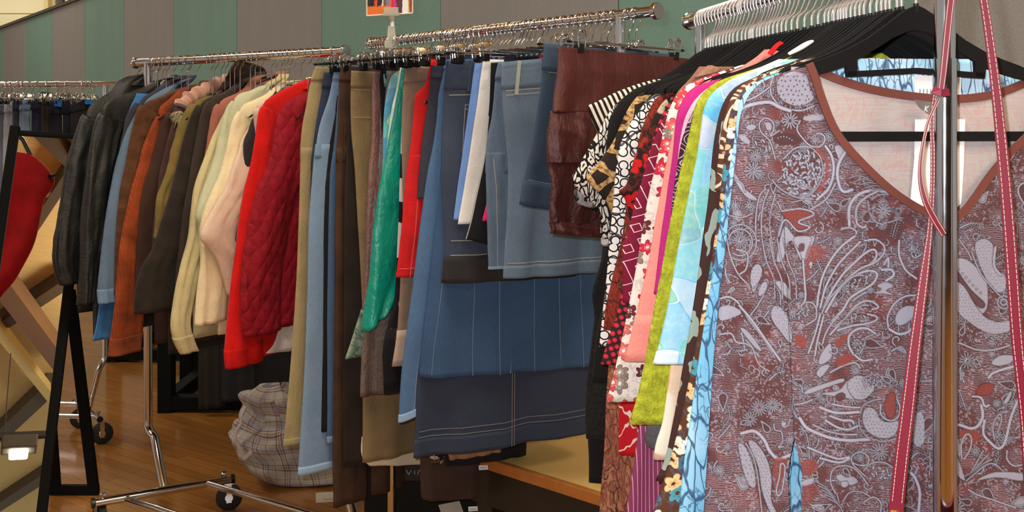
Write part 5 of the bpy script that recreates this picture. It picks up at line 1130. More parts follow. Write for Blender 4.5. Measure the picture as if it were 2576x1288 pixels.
# round medallion with crumbs
squig(z2((2300, 400), (2400, 310), (2576, 300), (2680, 420), (2700, 560), (2600, 700), (2400, 700), (2300, 580)), 120, 10, 5)
stroke(z6((300, 320), (385, 430), (398, 600), (330, 750), (200, 860), (60, 900)), 2.6); stroke(z6((340, 330), (440, 450), (440, 620), (360, 770)), 11, SALM, False, .8)
stroke(z6((432, 290), (500, 400), (520, 560), (470, 740), (340, 868)), 7); fill(z6((530, 290), (640, 280), (650, 330), (590, 470), (560, 400)), None, 2)
stroke(z6((660, 330), (580, 470), (560, 600), (590, 740), (640, 785), (720, 760)), 8); stroke(z6((240, 990), (330, 940), (450, 850), (540, 690)), 4)
stroke(z6((1120, 790), (930, 770), (780, 820), (690, 950), (690, 1170)), 8); stroke(z6((1010, 770), (860, 850), (770, 960), (770, 1120), (840, 1170), (870, 1150)), 5); stroke(z6((600, 1190), (690, 1170), (770, 1220), (720, 1288)), 4)
stroke(z6((890, 880), (920, 1050), (1010, 1120), (1130, 1110), (1260, 1060)), 3); stroke(z6((930, 870), (1000, 820), (1110, 810)), 3); stroke(z6((905, 1000), (960, 1100), (1060, 1140)), 3); flower(z6((1060, 990))[0], 18, 11, 3.5)
for k in range(5): stroke(z6((680 + 60 * k, 640 + 34 * k), (780 + 60 * k, 610 + 36 * k), (900 + 50 * k, 640 + 30 * k)), 2)
flower(z2((2025, 350))[0], 16, 16, 2.2); flower(z2((2005, 478))[0], 22, 12, 3)
fill(z2((1820, 480), (1880, 560), (1930, 640), (2050, 745), (1960, 735), (1890, 660), (1830, 560)), None, 2.2); stroke(z2((1830, 560), (1900, 590), (1930, 670)), 3)
for pts in (((2150, 650), (2098, 790), (2080, 1000), (2110, 1288)), ((2120, 640), (2060, 720), (2030, 900), (2030, 1100)), ((2210, 690), (2170, 850), (2160, 1000), (2200, 1288)), ((2230, 760), (2275, 900), (2230, 1100), (2260, 1288))): stroke(z2(*pts), 3.2)
for dx in (28, 66): beads(z2((2150 + dx - 40, 700), (2098 + dx, 830), (2086 + dx, 1000), (2120 + dx, 1280)), 7, 4.2)
stroke(z2((2180, 560), (2250, 640), (2400, 720), (2560, 740)), 3); beads(z2((2260, 790), (2400, 820), (2540, 800)), 7, 3)
fill(z2((2270, 850), (2450, 838), (2560, 880), (2420, 960), (2520, 1000), (2420, 1022), (2310, 930)), SALM * .9, 3, (7, 2)); stroke(z2((2270, 850), (2450, 830), (2570, 880), (2420, 950), (2530, 1000), (2420, 1035), (2300, 930), (2240, 1080)), 4)
fill(z2((2290, 990), (2400, 1090), (2570, 1080), (2540, 1200), (2500, 1300), (2440, 1300), (2350, 1120), (2280, 1300), (2220, 1300)), None, 2.4); fill(z2((2390, 1080), (2450, 1060), (2490, 1160), (2450, 1240), (2400, 1160)), MAR, 2)
for r_2 in (150, 112, 60): stroke([(p[0], p[1]) for p in z2(*[(1885 + r_2 * math.cos(t), 1140 + r_2 * 1.1 * math.sin(t)) for t in np.linspace(-2.9, 2.2, 12)])], 3)
flower(z2((1885, 1120))[0], 20, 16, 2); flower(z2((1830, 800))[0], 13, 10); flower(z2((1970, 800))[0], 12, 9); stroke(z2((1780, 890), (1900, 910), (2000, 870)), 3)
stroke(z3((1760, 0), (1790, 150), (1860, 320), (1960, 430)), 3.5); stroke(z3((1850, 100), (1950, 140), (1940, 280), (1880, 330)), 4); fill(z3((1980, 420), (1985, 290), (2040, 230), (2080, 270), (2070, 380), (2010, 500)), None, 2, (8, 2.2)); fill(z3((2040, 470), (2100, 400), (2145, 420), (2110, 520)), None, 2, (8, 2.2))
stroke(z3((1690, 560), (1780, 540), (1870, 600), (1960, 740), (2080, 900), (2180, 1050)), 5); fill(z3((1690, 640), (1800, 620), (1900, 680), (1850, 720), (1700, 760)), None, 2); stroke(z3((1690, 890), (1800, 880), (1850, 960), (1950, 980), (2060, 1090)), 4); fill(z3((1880, 830), (1960, 860), (2090, 1040), (2020, 1010)), None, 2)
# fan of long loops
for pts, w_ in ((((650, 700), (660, 620), (680, 480), (720, 330), (800, 180), (880, 80), (950, 20), (1010, -20)), 6), (((690, 640), (740, 450), (830, 280), (900, 190), (1000, 90), (1060, 30)), 5.5), (((720, 640), (800, 480), (900, 330), (1000, 230), (1100, 140), (1180, 100), (1212, 135), (1195, 195), (1120, 262)), 6), (((1100, 20), (1200, 10), (1270, 55), (1285, 115), (1250, 175), (1180, 230), (1060, 280), (920, 390)), 5), (((740, 680), (860, 480), (960, 380), (1060, 320), (1160, 298), (1218, 330), (1190, 400), (1130, 450), (1040, 500), (960, 560), (900, 660), (800, 760)), 6), (((700, 700), (760, 580), (870, 450), (990, 355), (1090, 340)), 3.5), (((580, 1060), (620, 950), (660, 820), (690, 700)), 5), (((640, 1085), (660, 960), (690, 840), (720, 720)), 5), (((710, 975), (740, 880), (800, 780), (860, 720)), 4), (((780, 890), (900, 760), (1000, 640), (1100, 580), (1180, 590), (1230, 640), (1170, 655)), 5), (((850, 850), (1000, 805), (1100, 792), (1200, 762), (1212, 722), (1130, 700)), 5), (((820, 820), (920, 740), (1000, 660), (1080, 620), (1140, 620)), 3)): stroke(z7(*pts), w_)
squig(z7((930, 420), (1080, 350), (1150, 380), (1060, 470), (940, 520)), 16, 7, 3.4); squig(z7((960, 700), (1080, 680), (1120, 750), (980, 770)), 12, 6, 3.4)
fill(z7((1170, 510), (1260, 470), (1210, 440), (1290, 400), (1375, 440), (1300, 480), (1380, 525), (1260, 512)), None, 2); stroke(z7((1240, 270), (1310, 300), (1320, 180), (1280, 240)), 6); stroke(z7((1260, 290), (1350, 290), (1370, 340), (1300, 390)), 7)
fill(z7((230, 690), (260, 625), (320, 628), (390, 720), (420, 820), (432, 930), (410, 975), (330, 880), (250, 770)), None, 3, (8, 2.6)); beads(z7((250, 640), (330, 640), (410, 760), (430, 900)), 8, 4.5)
fill(z7((40, 370), (60, 270), (110, 232), (150, 270), (150, 340), (110, 420), (60, 465)), None, 2.5, (8, 2.6)); fill(z7((120, 470), (160, 400), (205, 410), (180, 500), (120, 540)), None, 2.5, (8, 2.2))
fill(z7((270, 400), (340, 395), (392, 450), (412, 565), (350, 520), (290, 440)), None, 2); fill(z7((608, -10), (570, 110), (535, 230), (500, 120), (440, 20), (470, -20)), None, 2); fill(z7((490, 60), (540, 40), (540, 110), (500, 120)), MAR, 1); stroke(z7((530, 200), (545, 400), (552, 560), (515, 610)), 5)
for x_ in (150, 220, 290, 350): stroke(z7((x_, 0), (x_ + 40, 200), (x_ + 110, 380), (x_ + 120, 560)), 3)
for x_ in (185, 380, 420): beads(z7((x_, 0), (x_ + 40, 200), (x_ + 80, 380), (x_ + 70, 560)), 7, 4)
fill(z7((570, 100), (650, 60), (740, 130), (620, 240), (560, 380)), SALM, 0, None, .7); stroke(z7((590, 240), (610, 220), (600, 270)), 5); flower(z7((640, 405))[0], 6, 6)
stroke(z7((510, 640), (530, 600), (600, 590), (650, 640), (650, 740), (560, 800)), 3.5); squig(z7((470, 680), (560, 640), (600, 740), (520, 780)), 12, 6, 3.4)
fill(z7((1380, 745), (1420, 660), (1500, 620), (1580, 640), (1560, 720), (1480, 790), (1410, 805)), None, 2.4); stroke(z7((1320, 830), (1315, 720), (1380, 600), (1480, 535), (1580, 525)), 5); beads(z7((1345, 800), (1350, 680), (1420, 600), (1560, 570)), 8, 4.5); stroke(z7((1330, 840), (1420, 885), (1510, 860), (1570, 790)), 7)
stroke(z7((1420, 20), (1420, 150), (1480, 290), (1580, 370)), 6); stroke(z7((1540, 60), (1530, 130), (1560, 180), (1620, 150)), 4); squig(z7((1500, 40), (1600, 60), (1620, 260), (1560, 250)), 16, 6, 3)
stroke(z7((1000, 1080), (955, 990), (960, 900), (1030, 840), (1120, 832), (1200, 880)), 6); stroke(z7((1010, 1080), (1080, 1130), (1170, 1120)), 6); beads(z7((985, 1010), (1000, 920), (1070, 870), (1160, 880)), 9, 5); stroke(z7((1060, 1060), (1100, 990), (1110, 920), (1180, 890)), 3); squig(z7((1000, 980), (1060, 900), (1100, 1000), (1050, 1060)), 14, 6, 3)
fill(z7((670, 1160), (700, 1060), (780, 965), (802, 1050), (790, 1112), (720, 1162)), None, 2.5); fill(z7((650, 1250), (700, 1180), (785, 1168), (740, 1240), (690, 1290)), None, 2.5); stroke(z7((780, 1050), (830, 1070), (850, 1020), (800, 1010)), 3); stroke(z7((780, 1240), (900, 1180), (1010, 1150), (1060, 1200)), 4); fill(z7((820, 970), (900, 900), (960, 870), (900, 980), (850, 1000)), SALM, 0)
fill(z7((460, 890), (560, 920), (550, 1010), (470, 990)), SALM, 0); fill(z7((860, 1110), (960, 1060), (990, 1130), (850, 1190)), SALM, 0)
stroke(z7((-60, 620), (60, 760), (200, 960), (320, 1130)), 6); beads(z7((-60, 680), (40, 830), (180, 1010), (280, 1150)), 8, 4.5); stroke(z7((0, 940), (60, 1010), (120, 1160), (220, 1230)), 3.4)
# right of the post
fill(z7((1930, 190), (2040, 190), (2160, 290), (2235, 420), (2236, 640), (2160, 700), (2100, 560), (2010, 420), (1935, 270)), None, 2.5, None, .95); fill(z7((1930, 265), (2080, 470), (2205, 590), (2205, 640), (2140, 620), (2000, 440), (1930, 350)), MAR, 3)
fill(z7((1935, 410), (2020, 440), (2110, 590), (2210, 720), (2330, 770), (2450, 760), (2440, 860), (2250, 880), (2060, 770), (1950, 650)), None, 2.5, (8, 2.6)); beads(z7((1940, 250), (2090, 420), (2190, 520)), 9, 5); beads(z7((1930, 690), (2080, 850), (2240, 920), (2440, 900)), 9, 5)
fill(z7((2120, 60), (2200, 0), (2290, 60), (2290, 260), (2400, 340), (2400, 480), (2290, 480), (2170, 260)), None, 2.5, (8, 2.6)); stroke(z7((2090, 120), (2180, 330), (2350, 530)), 3); stroke(z7((1970, 0), (2060, 130), (2090, 200)), 3); stroke(z7((2310, 80), (2300, 250), (2360, 340)), 6)
for r_2 in (60, 30): stroke(z7(*[(2390 + r_2 * math.cos(t), 590 + r_2 * math.sin(t)) for t in np.linspace(0, 6.28, 12)]), 3)
flower(z7((2050, 1130))[0], 20, 13); stroke(z7((1920, 1000), (1980, 970), (2140, 1030), (2300, 1030), (2440, 990)), 4); fill(z7((2270, 1150), (2360, 1080), (2500, 1090), (2440, 1160), (2330, 1180)), None, 2.5); stroke(z7((2250, 1290), (2300, 1240), (2500, 1180), (2560, 1190)), 7); flower(z7((1955, 770))[0], 9, 8)
# lower part
fill(z8((530, 190), (600, 140), (750, 90), (900, 48), (912, 82), (820, 112), (600, 192)), None, 2.4); fill(z8((690, 190), (860, 160), (950, 60), (1020, 90), (1040, 240), (900, 230)), None, 2.2); fill(z8((830, 210), (900, 180), (925, 230), (850, 260)), MAR, 2)
fill(z8((940, 130), (960, 60), (1040, 20), (1150, 60), (1192, 150), (1100, 245), (1000, 235)), None, 2.6, (9, 3)); stroke(z8((1110, 130), (1090, 50), (1180, 20)), 3); squig(z8((1120, 20), (1220, 10), (1220, 110), (1140, 110)), 16, 6, 3)
for pts, w_ in ((((690, 320), (800, 362), (900, 372), (1050, 362)), 8), (((800, 290), (920, 312), (1060, 322)), 5), (((740, 440), (850, 505), (950, 525), (1040, 490)), 6), (((780, 400), (900, 440), (980, 440), (1000, 470)), 6), (((620, 480), (760, 540), (900, 570), (1030, 570)), 4), (((500, 420), (560, 505), (680, 565), (800, 605), (950, 625), (1150, 615)), 9), (((1045, 420), (1060, 510), (1130, 595), (1260, 635), (1390, 610)), 3)): stroke(z8(*pts), w_)
fill(z8((1080, 390), (1120, 320), (1200, 340), (1250, 430), (1330, 455), (1420, 440), (1400, 545), (1330, 605), (1200, 592), (1100, 510)), None, 2.6, (9, 3.4)); fill(z8((1280, 330), (1300, 230), (1360, 170), (1390, 250), (1380, 390), (1330, 430)), SALM, 2.5); stroke(z8((1250, 290), (1250, 380), (1320, 440), (1400, 420), (1430, 330), (1400, 240)), 4); beads(z8((1065, 400), (1080, 520), (1180, 610), (1330, 620)), 8, 4.5); stroke(z8((1060, 380), (1090, 300), (1180, 255), (1260, 240)), 3)
flower(z8((250, 300))[0], 17, 15, 2.4); flower(z8((125, 325))[0], 20, 15, 2.4); flower(z8((40, 430))[0], 18, 13, 2.2); flower(z8((1240, 730))[0], 22, 15, 2.4)
stroke(z8((-40, 560), (80, 540), (170, 620), (220, 720), (300, 795), (412, 760)), 9); fill(z8((20, 640), (90, 640), (190, 780), (240, 960), (240, 1180), (290, 1300), (230, 1300), (150, 1100), (110, 860)), None, 3, (8, 3)); stroke(z8((0, 650), (70, 780), (110, 960), (150, 1290)), 3); fill(z8((-70, 650), (10, 700), (80, 900), (90, 1060), (20, 1030), (-40, 850)), None, 2.5, (11, 3.6))
fill(z8((262, 800), (380, 815), (330, 1020), (300, 1110), (270, 1000)), SALM * .95, 0, None, .8); stroke(z8((300, 1140), (282, 1090), (312, 960), (322, 850), (345, 838), (364, 880), (350, 1010), (330, 1110), (300, 1142)), 3.6); stroke(z8((260, 470), (270, 530), (330, 545), (340, 640), (300, 690), (350, 680)), 3); stroke(z8((340, 440), (340, 500), (390, 490), (410, 430)), 3); fill(z8((330, 460), (370, 455), (370, 490), (335, 490)), None, 1)
stroke(z8((575, 690), (700, 742), (850, 795), (965, 780), (870, 830), (690, 790)), 6); stroke(z8((980, 820), (985, 770), (1060, 730), (1135, 780), (1125, 850), (1050, 855), (980, 835), (1110, 960)), 3.4); flower(z8((1062, 795))[0], 10, 9)
stroke(z8((830, 1115), (785, 1010), (800, 905), (870, 862), (980, 872), (1060, 940), (1135, 1040)), 3.4); fill(z8((830, 960), (880, 935), (930, 970), (990, 955), (1045, 1010), (960, 1045), (940, 1000), (880, 1010)), None, 2); fill(z8((880, 1010), (940, 1000), (950, 1050), (890, 1060)), None, 2); stroke(z8((1090, 910), (1160, 840), (1280, 830), (1380, 900), (1400, 990)), 3); squig(z8((1180, 880), (1330, 900), (1340, 980), (1200, 970)), 12, 7, 4)
stroke(z8((900, 1190), (960, 1110), (1060, 1100), (1160, 1150)), 3); stroke(z8((1090, 1200), (1180, 1150), (1250, 1200), (1250, 1290)), 3.4); fill(z8((600, 1225), (720, 1215), (680, 1235), (620, 1240)), None, 0); fill(z8((520, 1000), (640, 970), (600, 1040), (520, 1040)), None, 1.5); fill(z8((520, 820), (640, 810), (670, 900), (540, 950)), SALM, 0, None, .8); fill(z8((530, 1060), (700, 1030), (640, 1150), (540, 1250)), SALM * .8, 0, None, .7)
for k in range(5): stroke(z8((640 + 30 * k, 1000 + 40 * k), (740 + 30 * k, 1060 + 40 * k), (830 + 20 * k, 1150 + 40 * k)), 2.2)
stroke(z8((1490, 900), (1560, 960), (1610, 1100), (1600, 1290)), 8); fill(z8((1570, 400), (1640, 380), (1650, 640), (1560, 660)), None, 0, (9, 3)); stroke(z8((1520, 850), (1540, 890), (1500, 920)), 3)
stroke(z8((1900, 500), (1980, 482), (2080, 515), (2150, 490), (2195, 400), (2180, 300)), 8); stroke(z8((2100, 220), (2180, 230), (2210, 310), (2250, 300)), 6); fill(z8((1875, 680), (1950, 760), (2000, 880), (2035, 1000), (1960, 950), (1900, 800)), None, 2.4, (10, 3)); fill(z8((1920, 540), (1975, 620), (1990, 790), (1955, 740)), None, 2, (10, 3.4)); fill(z8((1985, 540), (2140, 540), (2160, 620), (2090, 640), (2050, 580), (1995, 610)), SALM, 0); stroke(z8((2000, 800), (1995, 660), (2040, 570), (2085, 590), (2080, 700), (2020, 800)), 4)
for k in range(6): stroke(z8((2040, 1000), (2110 + 30 * k, 880 - 8 * k), (2200 + 40 * k, 720 + 40 * k)), 3); beads(z8((2060, 990), (2130 + 30 * k, 890 - 4 * k), (2220 + 40 * k, 740 + 40 * k)), 9, 3)
fill(z8((2130, 1000), (2300, 920), (2560, 930), (2560, 1000), (2320, 970)), None, 2.2); flower(z8((2410, 1010))[0], 9, 8); flower(z8((1940, 1100))[0], 22, 13, 3); flower(z8((1950, 1260))[0], 22, 13, 3); stroke(z8((2060, 1080), (2150, 1130), (2300, 1180), (2500, 1250)), 4); fill(z8((1900, 1060), (2030, 1040), (2060, 1100), (2000, 1150)), SALM * .9, 0, None, .5)
stroke(z8((2210, 440), (2200, 560), (2260, 640), (2340, 700), (2400, 640), (2460, 400), (2560, 160)), 7); stroke(z8((2300, 620), (2290, 480), (2350, 380), (2370, 430), (2330, 560)), 3); stroke(z8((2420, 720), (2420, 800), (2480, 860), (2570, 850)), 4); fill(z8((2130, 170), (2200, 100), (2300, 110), (2260, 200), (2150, 210)), SALM * .9, 2); fill(z8((2380, 290), (2440, 180), (2470, 170), (2430, 270)), None, 2)
for k in range(40):                                        # the unseen right side carries the same kind of print
    x, y = rng.uniform(2600, 2860), rng.uniform(200, 1420); tear(x, y, rng.uniform(50, 120), rng.uniform(0, 6.3), 1, 4)
# the cloth itself -------------------------------------------------------------------
def interp(tbl, y): return np.interp(y, [p[1] for p in tbl], [p[0] for p in tbl])
OL = [(p.x, p.y) for p in cr([(2040, 165), (2000, 174), (1962, 186), (1926, 202), (1902, 218), (1884, 240), (1870, 268), (1861, 300), (1856, 340), (1850, 400), (1838, 500), (1825, 620), (1808, 760), (1795, 900), (1785, 1050), (1777, 1180), (1769, 1300), (1760, 1430)], 200)]
VL = [(p.x, p.y) for p in cr([(2046, 165), (2058, 210), (2075, 260), (2092, 303), (2112, 340), (2142, 378), (2180, 418), (2215, 452), (2250, 482), (2290, 510), (2330, 532), (2365, 546), (2393, 552)], 120)]
VR = [(p.x, p.y) for p in cr([(2680, 165), (2668, 205), (2645, 260), (2612, 310), (2576, 346), (2530, 392), (2490, 438), (2455, 488), (2425, 528), (2393, 552)], 120)]
OR = [(p.x, p.y) for p in cr([(2690, 165), (2750, 182), (2796, 215), (2822, 262), (2835, 330), (2845, 600), (2868, 1430)], 120)]
ys = np.arange(165, 1430, 1.9); MID = [(2393, 552), (2392, 1430)]
sl_l = [(1998, 1100), (1988, 1150), (1982, 1200), (1985, 1260), (1988, 1430)]; sl_r = [(1998.5, 1100), (2009, 1155), (2018, 1182), (2017, 1240), (2012, 1430)]
O3, V3_, M3 = FP.O, FP.v, FP.m
def plane_pts(px, py, toff):
    rx = (px - CX) / F; rz_ = -(py - CY) / F; om = O3.x * M3.x + O3.y * M3.y + toff
    d = om / (rx * M3.x + M3.y); return np.stack([rx * d, d, CAMZ + rz_ * d], -1)
def half(lo, hi, ncol, power):
    k = np.linspace(0, 1, ncol)[None] ** power; PX = lo[:, None] + (hi - lo)[:, None] * k; PY = np.repeat(ys[:, None], ncol, 1); return PX, PY
lo = interp(OL, ys); hi = np.where(ys < 552, interp(VL, ys), 2393 - (ys - 552) * .001); lo = np.minimum(lo, hi - 1)
lo2 = np.where(ys < 552, interp(VR, ys), 2393 - (ys - 552) * .001); hi2 = np.maximum(interp(OR, ys), lo2 + 1)
L1 = half(lo, hi, 330, 1.0); L2 = half(lo2, hi2, 190, 1.25)
pv = thing('blouse', 'maroon and grey lavender paisley blouse with a wide V neck, nearest the camera', 'blouse', FP.pt(0, RR.zb - .09))
pv_h = hanger('velvet_bar', RR, FP, 'foremost black flocked hanger, holding the paisley blouse behind the chrome post', HG['velvet'])
VERT, FAC, COLR = [], [], []; base = 0
for (PX, PY), left in ((L1, True), (L2, False)):
    e = (PX - lo[:, None]) if left else (hi2[:, None] - PX); bul = np.sqrt(1 - (1 - np.clip(e / 34, 0, 1)) ** 2)
    dn = np.clip((PY - 200) / 900, 0, 1)
    fold = .0045 * dn * (np.sin(PX * .021 + 1.1 + PY * .0011) * .7 + np.sin(PX * .047 + PY * .0016) * .3) + .004 * np.exp(-((PX - 1998) / 22) ** 2) * dn * -1
    drape = .006 * np.exp(-((PX - (2080 + (PY - 350) * .55)) / 60) ** 2) * np.clip((PY - 330) / 120, 0, 1) * np.clip((900 - PY) / 400, 0, 1)
    q = plane_pts(PX, PY, .012 * bul + fold + drape); nr, nc_ = PX.shape
    VERT.append(q.reshape(-1, 3))
    ix = np.clip(PX - X0, 0, CW - 2); iy = np.clip(PY - Y0, 0, CH - 2); x0 = ix.astype(int); y0 = iy.astype(int); fx, fy = (ix - x0)[..., None], (iy - y0)[..., None]
    c = cv[y0, x0] * (1 - fx) * (1 - fy) + cv[y0, x0 + 1] * fx * (1 - fy) + cv[y0 + 1, x0] * (1 - fx) * fy + cv[y0 + 1, x0 + 1] * fx * fy
    if left:                                                   # the stitched dart line above the slit
        sx_ = np.interp(PY, [560, 1100, 1430], [1972, 1998, 1999]); mm = np.clip(1.6 - np.abs(PX - sx_), 0, 1)[..., None] * (PY > 560)[..., None] * .8; c = c * (1 - mm) + DRK * .5 * mm
    COLR.append(c.reshape(-1, 3)); idx = np.arange(nr * nc_).reshape(nr, nc_) + base
    fc = np.stack([idx[:-1, :-1], idx[1:, :-1], idx[1:, 1:], idx[:-1, 1:]], -1)
    if left:
        cx_ = (PX[:-1, :-1] + PX[1:, 1:]) / 2; cy_ = (PY[:-1, :-1] + PY[1:, 1:]) / 2; keep = ~((cy_ > 1105) & (cx_ > interp(sl_l, cy_)) & (cx_ < interp(sl_r, cy_))); fc = fc[keep]
    FAC.append(fc.reshape(-1, 4)); base += nr * nc_
VERT = np.concatenate(VERT); FAC = np.concatenate(FAC); COLR = np.concatenate(COLR)
me = bpy.data.meshes.new('front_panel'); me.vertices.add(len(VERT)); me.vertices.foreach_set('co', (VERT - np.array(pv.location)).astype(np.float32).ravel())
me.loops.add(FAC.size); me.loops.foreach_set('vertex_index', FAC.ravel().astype(np.int32)); me.polygons.add(len(FAC)); me.polygons.foreach_set('loop_start', np.arange(0, FAC.size, 4, dtype=np.int32)); me.polygons.foreach_set('loop_total', np.full(len(FAC), 4, dtype=np.int32))
me.update(calc_edges=True); me.polygons.foreach_set('use_smooth', np.ones(len(FAC), dtype=bool))
ca = me.color_attributes.new('weave', 'FLOAT_COLOR', 'POINT'); ca.data.foreach_set('color', np.concatenate([COLR, np.ones((len(COLR), 1))], 1).astype(np.float32).ravel())
t = NT('paisley_jacquard'); at = t.n('Attribute', attribute_name='weave'); hn = t.noise(t.ob(60, 60, 900), 3, 2).outputs[0]; fn = t.noise(t.ob(), 900, 2).outputs[0]
col = t.mix(t.ramp(hn, [(.35, g(.12)), (.6, g(0))]), at.outputs['Color'], lin((66, 44, 50)), 'MIX'); col = t.mix(t.ramp(fn, [(.5, g(0)), (.75, g(.09))]), col, lin((196, 188, 196)))
t.bs(Base_Color=col, Roughness=.8, Specular_IOR_Level=.2); t.bump(hn, .15, .002)
me.materials.append(t.m); fo_ = bpy.data.objects.new('front_panel', me); COL.objects.link(fo_); fo_.parent = pv
# back panel seen through the neck opening
BN = [(2040, 168), (2075, 186), (2120, 204), (2180, 222), (2250, 236), (2330, 246), (2400, 249), (2470, 243), (2530, 228), (2580, 208), (2640, 184), (2690, 166)]
xs_ = np.linspace(1990, 2740, 90); ty = np.interp(xs_, [p[0] for p in BN], [p[1] for p in BN]); rows = 60; V = []; UVb = []; Fb = []
for j in range(rows):
    kk = j / (rows - 1); py = ty + (1000 - ty) * kk ** 1.3
    q = plane_pts(xs_, py, -.0095 + .003 * np.sin(xs_ * .02 + 1) * kk ** .5); V += [tuple(p) for p in q]; UVb += [(x / 2000, y / 2000) for x, y in zip(xs_, py)]
for j in range(rows - 1):
    for i in range(89): Fb.append((j * 90 + i, (j + 1) * 90 + i, (j + 1) * 90 + i + 1, j * 90 + i + 1))
t = NT('paisley_reverse'); a_ = t.noise(t.uv(6, 60), 6, 3).outputs[0]; b_ = t.ramp(t.noise(t.uv(3, 1.5), 14, 3, .5, 1.5).outputs[0], [(.46, g(0)), (.5, g(.8)), (.54, g(0))])
t.bs(Base_Color=t.mix(b_, t.mix(a_, lin((164, 150, 150)), lin((192, 184, 182))), lin((186, 150, 146))), Roughness=.85); t.bump(a_, .15, .002)
mesh_obj('back_panel', V, Fb, t.m, pv, True, UVb)
TRIM = cloth('rust_neck_binding', (112, 64, 56), .22, .9, .3, 300, .6, 40)
def bind(pts, off, w, nm):
    q = [Vector(plane_pts(np.array([p.x]), np.array([p.y]), off)[0]) for p in cr(pts, 90)]; MB().ribbon(q, w, v3(FP.m), .003).build(nm, TRIM, pv, True)
bind([(2036, 160)] + [(x - 4, y) for x, y in VL[6::8]] + [(2393, 556)] + [(x + 4, y) for x, y in VR[::-8][1:]], .0155, .0100, 'neck_binding')
bind(BN, -.0065, .0108, 'back_neck_binding')
WHT = plastic('white_label_paper', (240, 238, 240), .75, .2, .02)
def flat(nm, poly, off, mat, par=None, th=.0006, pl=FP):
    q = [pl.inv(x, y, off) for x, y in poly]; mb = MB().extrude(q, th, v3(pl.v), UP, v3(pl.O + pl.m * off)); return mb.build(nm, mat, par, False)
tg = flat('price_tag', [(2302, 300), (2428, 300), (2424, 420), (2418, 512), (2392, 536), (2350, 530), (2290, 505), (2300, 400)], -.0055, WHT, None); tag(tg, 'long white paper tag hanging inside the paisley blouse neck', 'tag', 'paper tags')
pb = RR.plane(t=.897)
sw = flat('sewn_label', [(2300, 190), (2418, 192), (2416, 244), (2302, 242)], .0135, WHT, r_, .0008, pb)
ink = MB()
for k in range(5):
    x = 2314 + 9 * k; a = pb.inv(x, 243, .0142); b = pb.inv(x + .5, 224 if k < 4 else 219, .0142); ink.extrude([(a[0] - .0006, a[1]), (a[0] + .0006, a[1]), (b[0] + .0006, b[1]), (b[0] - .0006, b[1])], .0004, v3(pb.v), UP, v3(pb.O + pb.m * .0142))
ink.build('label_print', plastic('grey_print', (120, 118, 120), .8), sw, False)
GT = flat('hang_tag', [(2299, 250), (2350, 258), (2340, 290), (2330, 284), (2312, 270)], .004, plastic('grey_swing_tag', (112, 104, 104), .5), None); tag(GT, 'small grey swing tag lettered K by the chrome post', 'tag', 'paper tags')
kk = MB()
for (a, b) in (((2329, 266), (2326, 280)), ((2336, 267), (2328, 274)), ((2328, 273), (2333, 281))):
    p, q = FP.inv(*a, .0048), FP.inv(*b, .0048); d = Vector((q[0] - p[0], q[1] - p[1])).normalized() * .0005; n_ = (-d.y, d.x); kk.extrude([(p[0] + n_[0], p[1] + n_[1]), (q[0] + n_[0], q[1] + n_[1]), (q[0] - n_[0], q[1] - n_[1]), (p[0] - n_[0], p[1] - n_[1])], .0003, v3(FP.v), UP, v3(FP.O + FP.m * .0048))
kk.build('letter', WHT, GT, False)
# ================================================================== everything else in the room
# shoulder bag hung over the end of the blouse rail: only its two straps are in view
d_ = 1.172
BU, STW = leather('burgundy_leather', (112, 17, 44), .4), plastic('white_saddle_thread', (226, 206, 188), .7)
bag = thing('shoulder_bag', 'burgundy leather bag straps with white saddle stitching hanging by the chrome post', 'bag', P(2400, -100, d_))
TAN = plastic('strap_edge', (86, 40, 44), .5)
def strap(pts, wid, nm, dd, rows=(-.33, .33), nrm=(-.25, -1, 0)):
    q = [P(x, y, dd if not isinstance(dd, list) else dd[i]) for i, (x, y) in enumerate(pts)]
    n = 70; c = cr(q, n); w = [float(np.interp(i / (n - 1), np.linspace(0, 1, len(wid)), wid)) * dd_ / F for i, dd_ in enumerate([v.y for v in c])]
    s = MB().ribbon(c, w, nrm, .0024).build(nm, BU, bag, False)
    st = MB(); nn = Vector(nrm).normalized(); L = 0; c2 = cr(q, 420)
    for r0 in rows:
        for i in range(0, 417, 4):
            t0 = (c2[i + 2] - c2[i]).normalized(); sd = t0.cross(nn).normalized(); ww = float(np.interp(i / 419, np.linspace(0, 1, len(wid)), wid)) * c2[i].y / F
            off = sd * (ww * r0) + nn * .0019; st.tube([c2[i] + off, c2[min(i + 3, 419)] + off], .00042, 5)
    st.build('saddle_stitching', STW, s, False); return s
strap([(2412, -118), (2404, -60), (2392, 0), (2382, 90), (2374, 170), (2366, 236)], [20, 18, 17, 15], 'strap', 1.182)
strap([(2352, 236), (2344, 300), (2346, 400), (2344, 500), (2336, 600), (2318, 740), (2300, 880), (2284, 1020), (2268, 1150), (2256, 1262)], [8, 10, 10, 12, 22, 26, 30, 33, 34, 34], 'strap', 1.183)
strap([(2360, 250), (2334, 310), (2318, 390), (2316, 450), (2328, 505), (2350, 550), (2374, 590)], [7, 7, 8, 10, 14, 17, 15], 'strap_end', 1.178)
strap([(2436, -118), (2458, -60), (2474, 0), (2492, 120), (2508, 250), (2523, 400), (2536, 550), (2547, 700), (2558, 850), (2569, 960), (2580, 1080), (2590, 1300)], [17, 19, 22, 25, 27, 28, 28, 27, 24, 22, 20], 'strap', 1.172)
MB().ribbon([P(2346, 226, 1.176), P(2366, 234, 1.171), P(2386, 232, 1.176)], .0085, (0, -1, .1), .003).build('strap_keeper', BU, bag, False)
MB().ribbon(cr([P(2412, -118, 1.182), P(2418, -134, 1.176), P(2430, -134, 1.172), P(2436, -118, 1.172)], 10), .009, (0, -1, .2), .003).build('strap_bend', BU, bag, False)
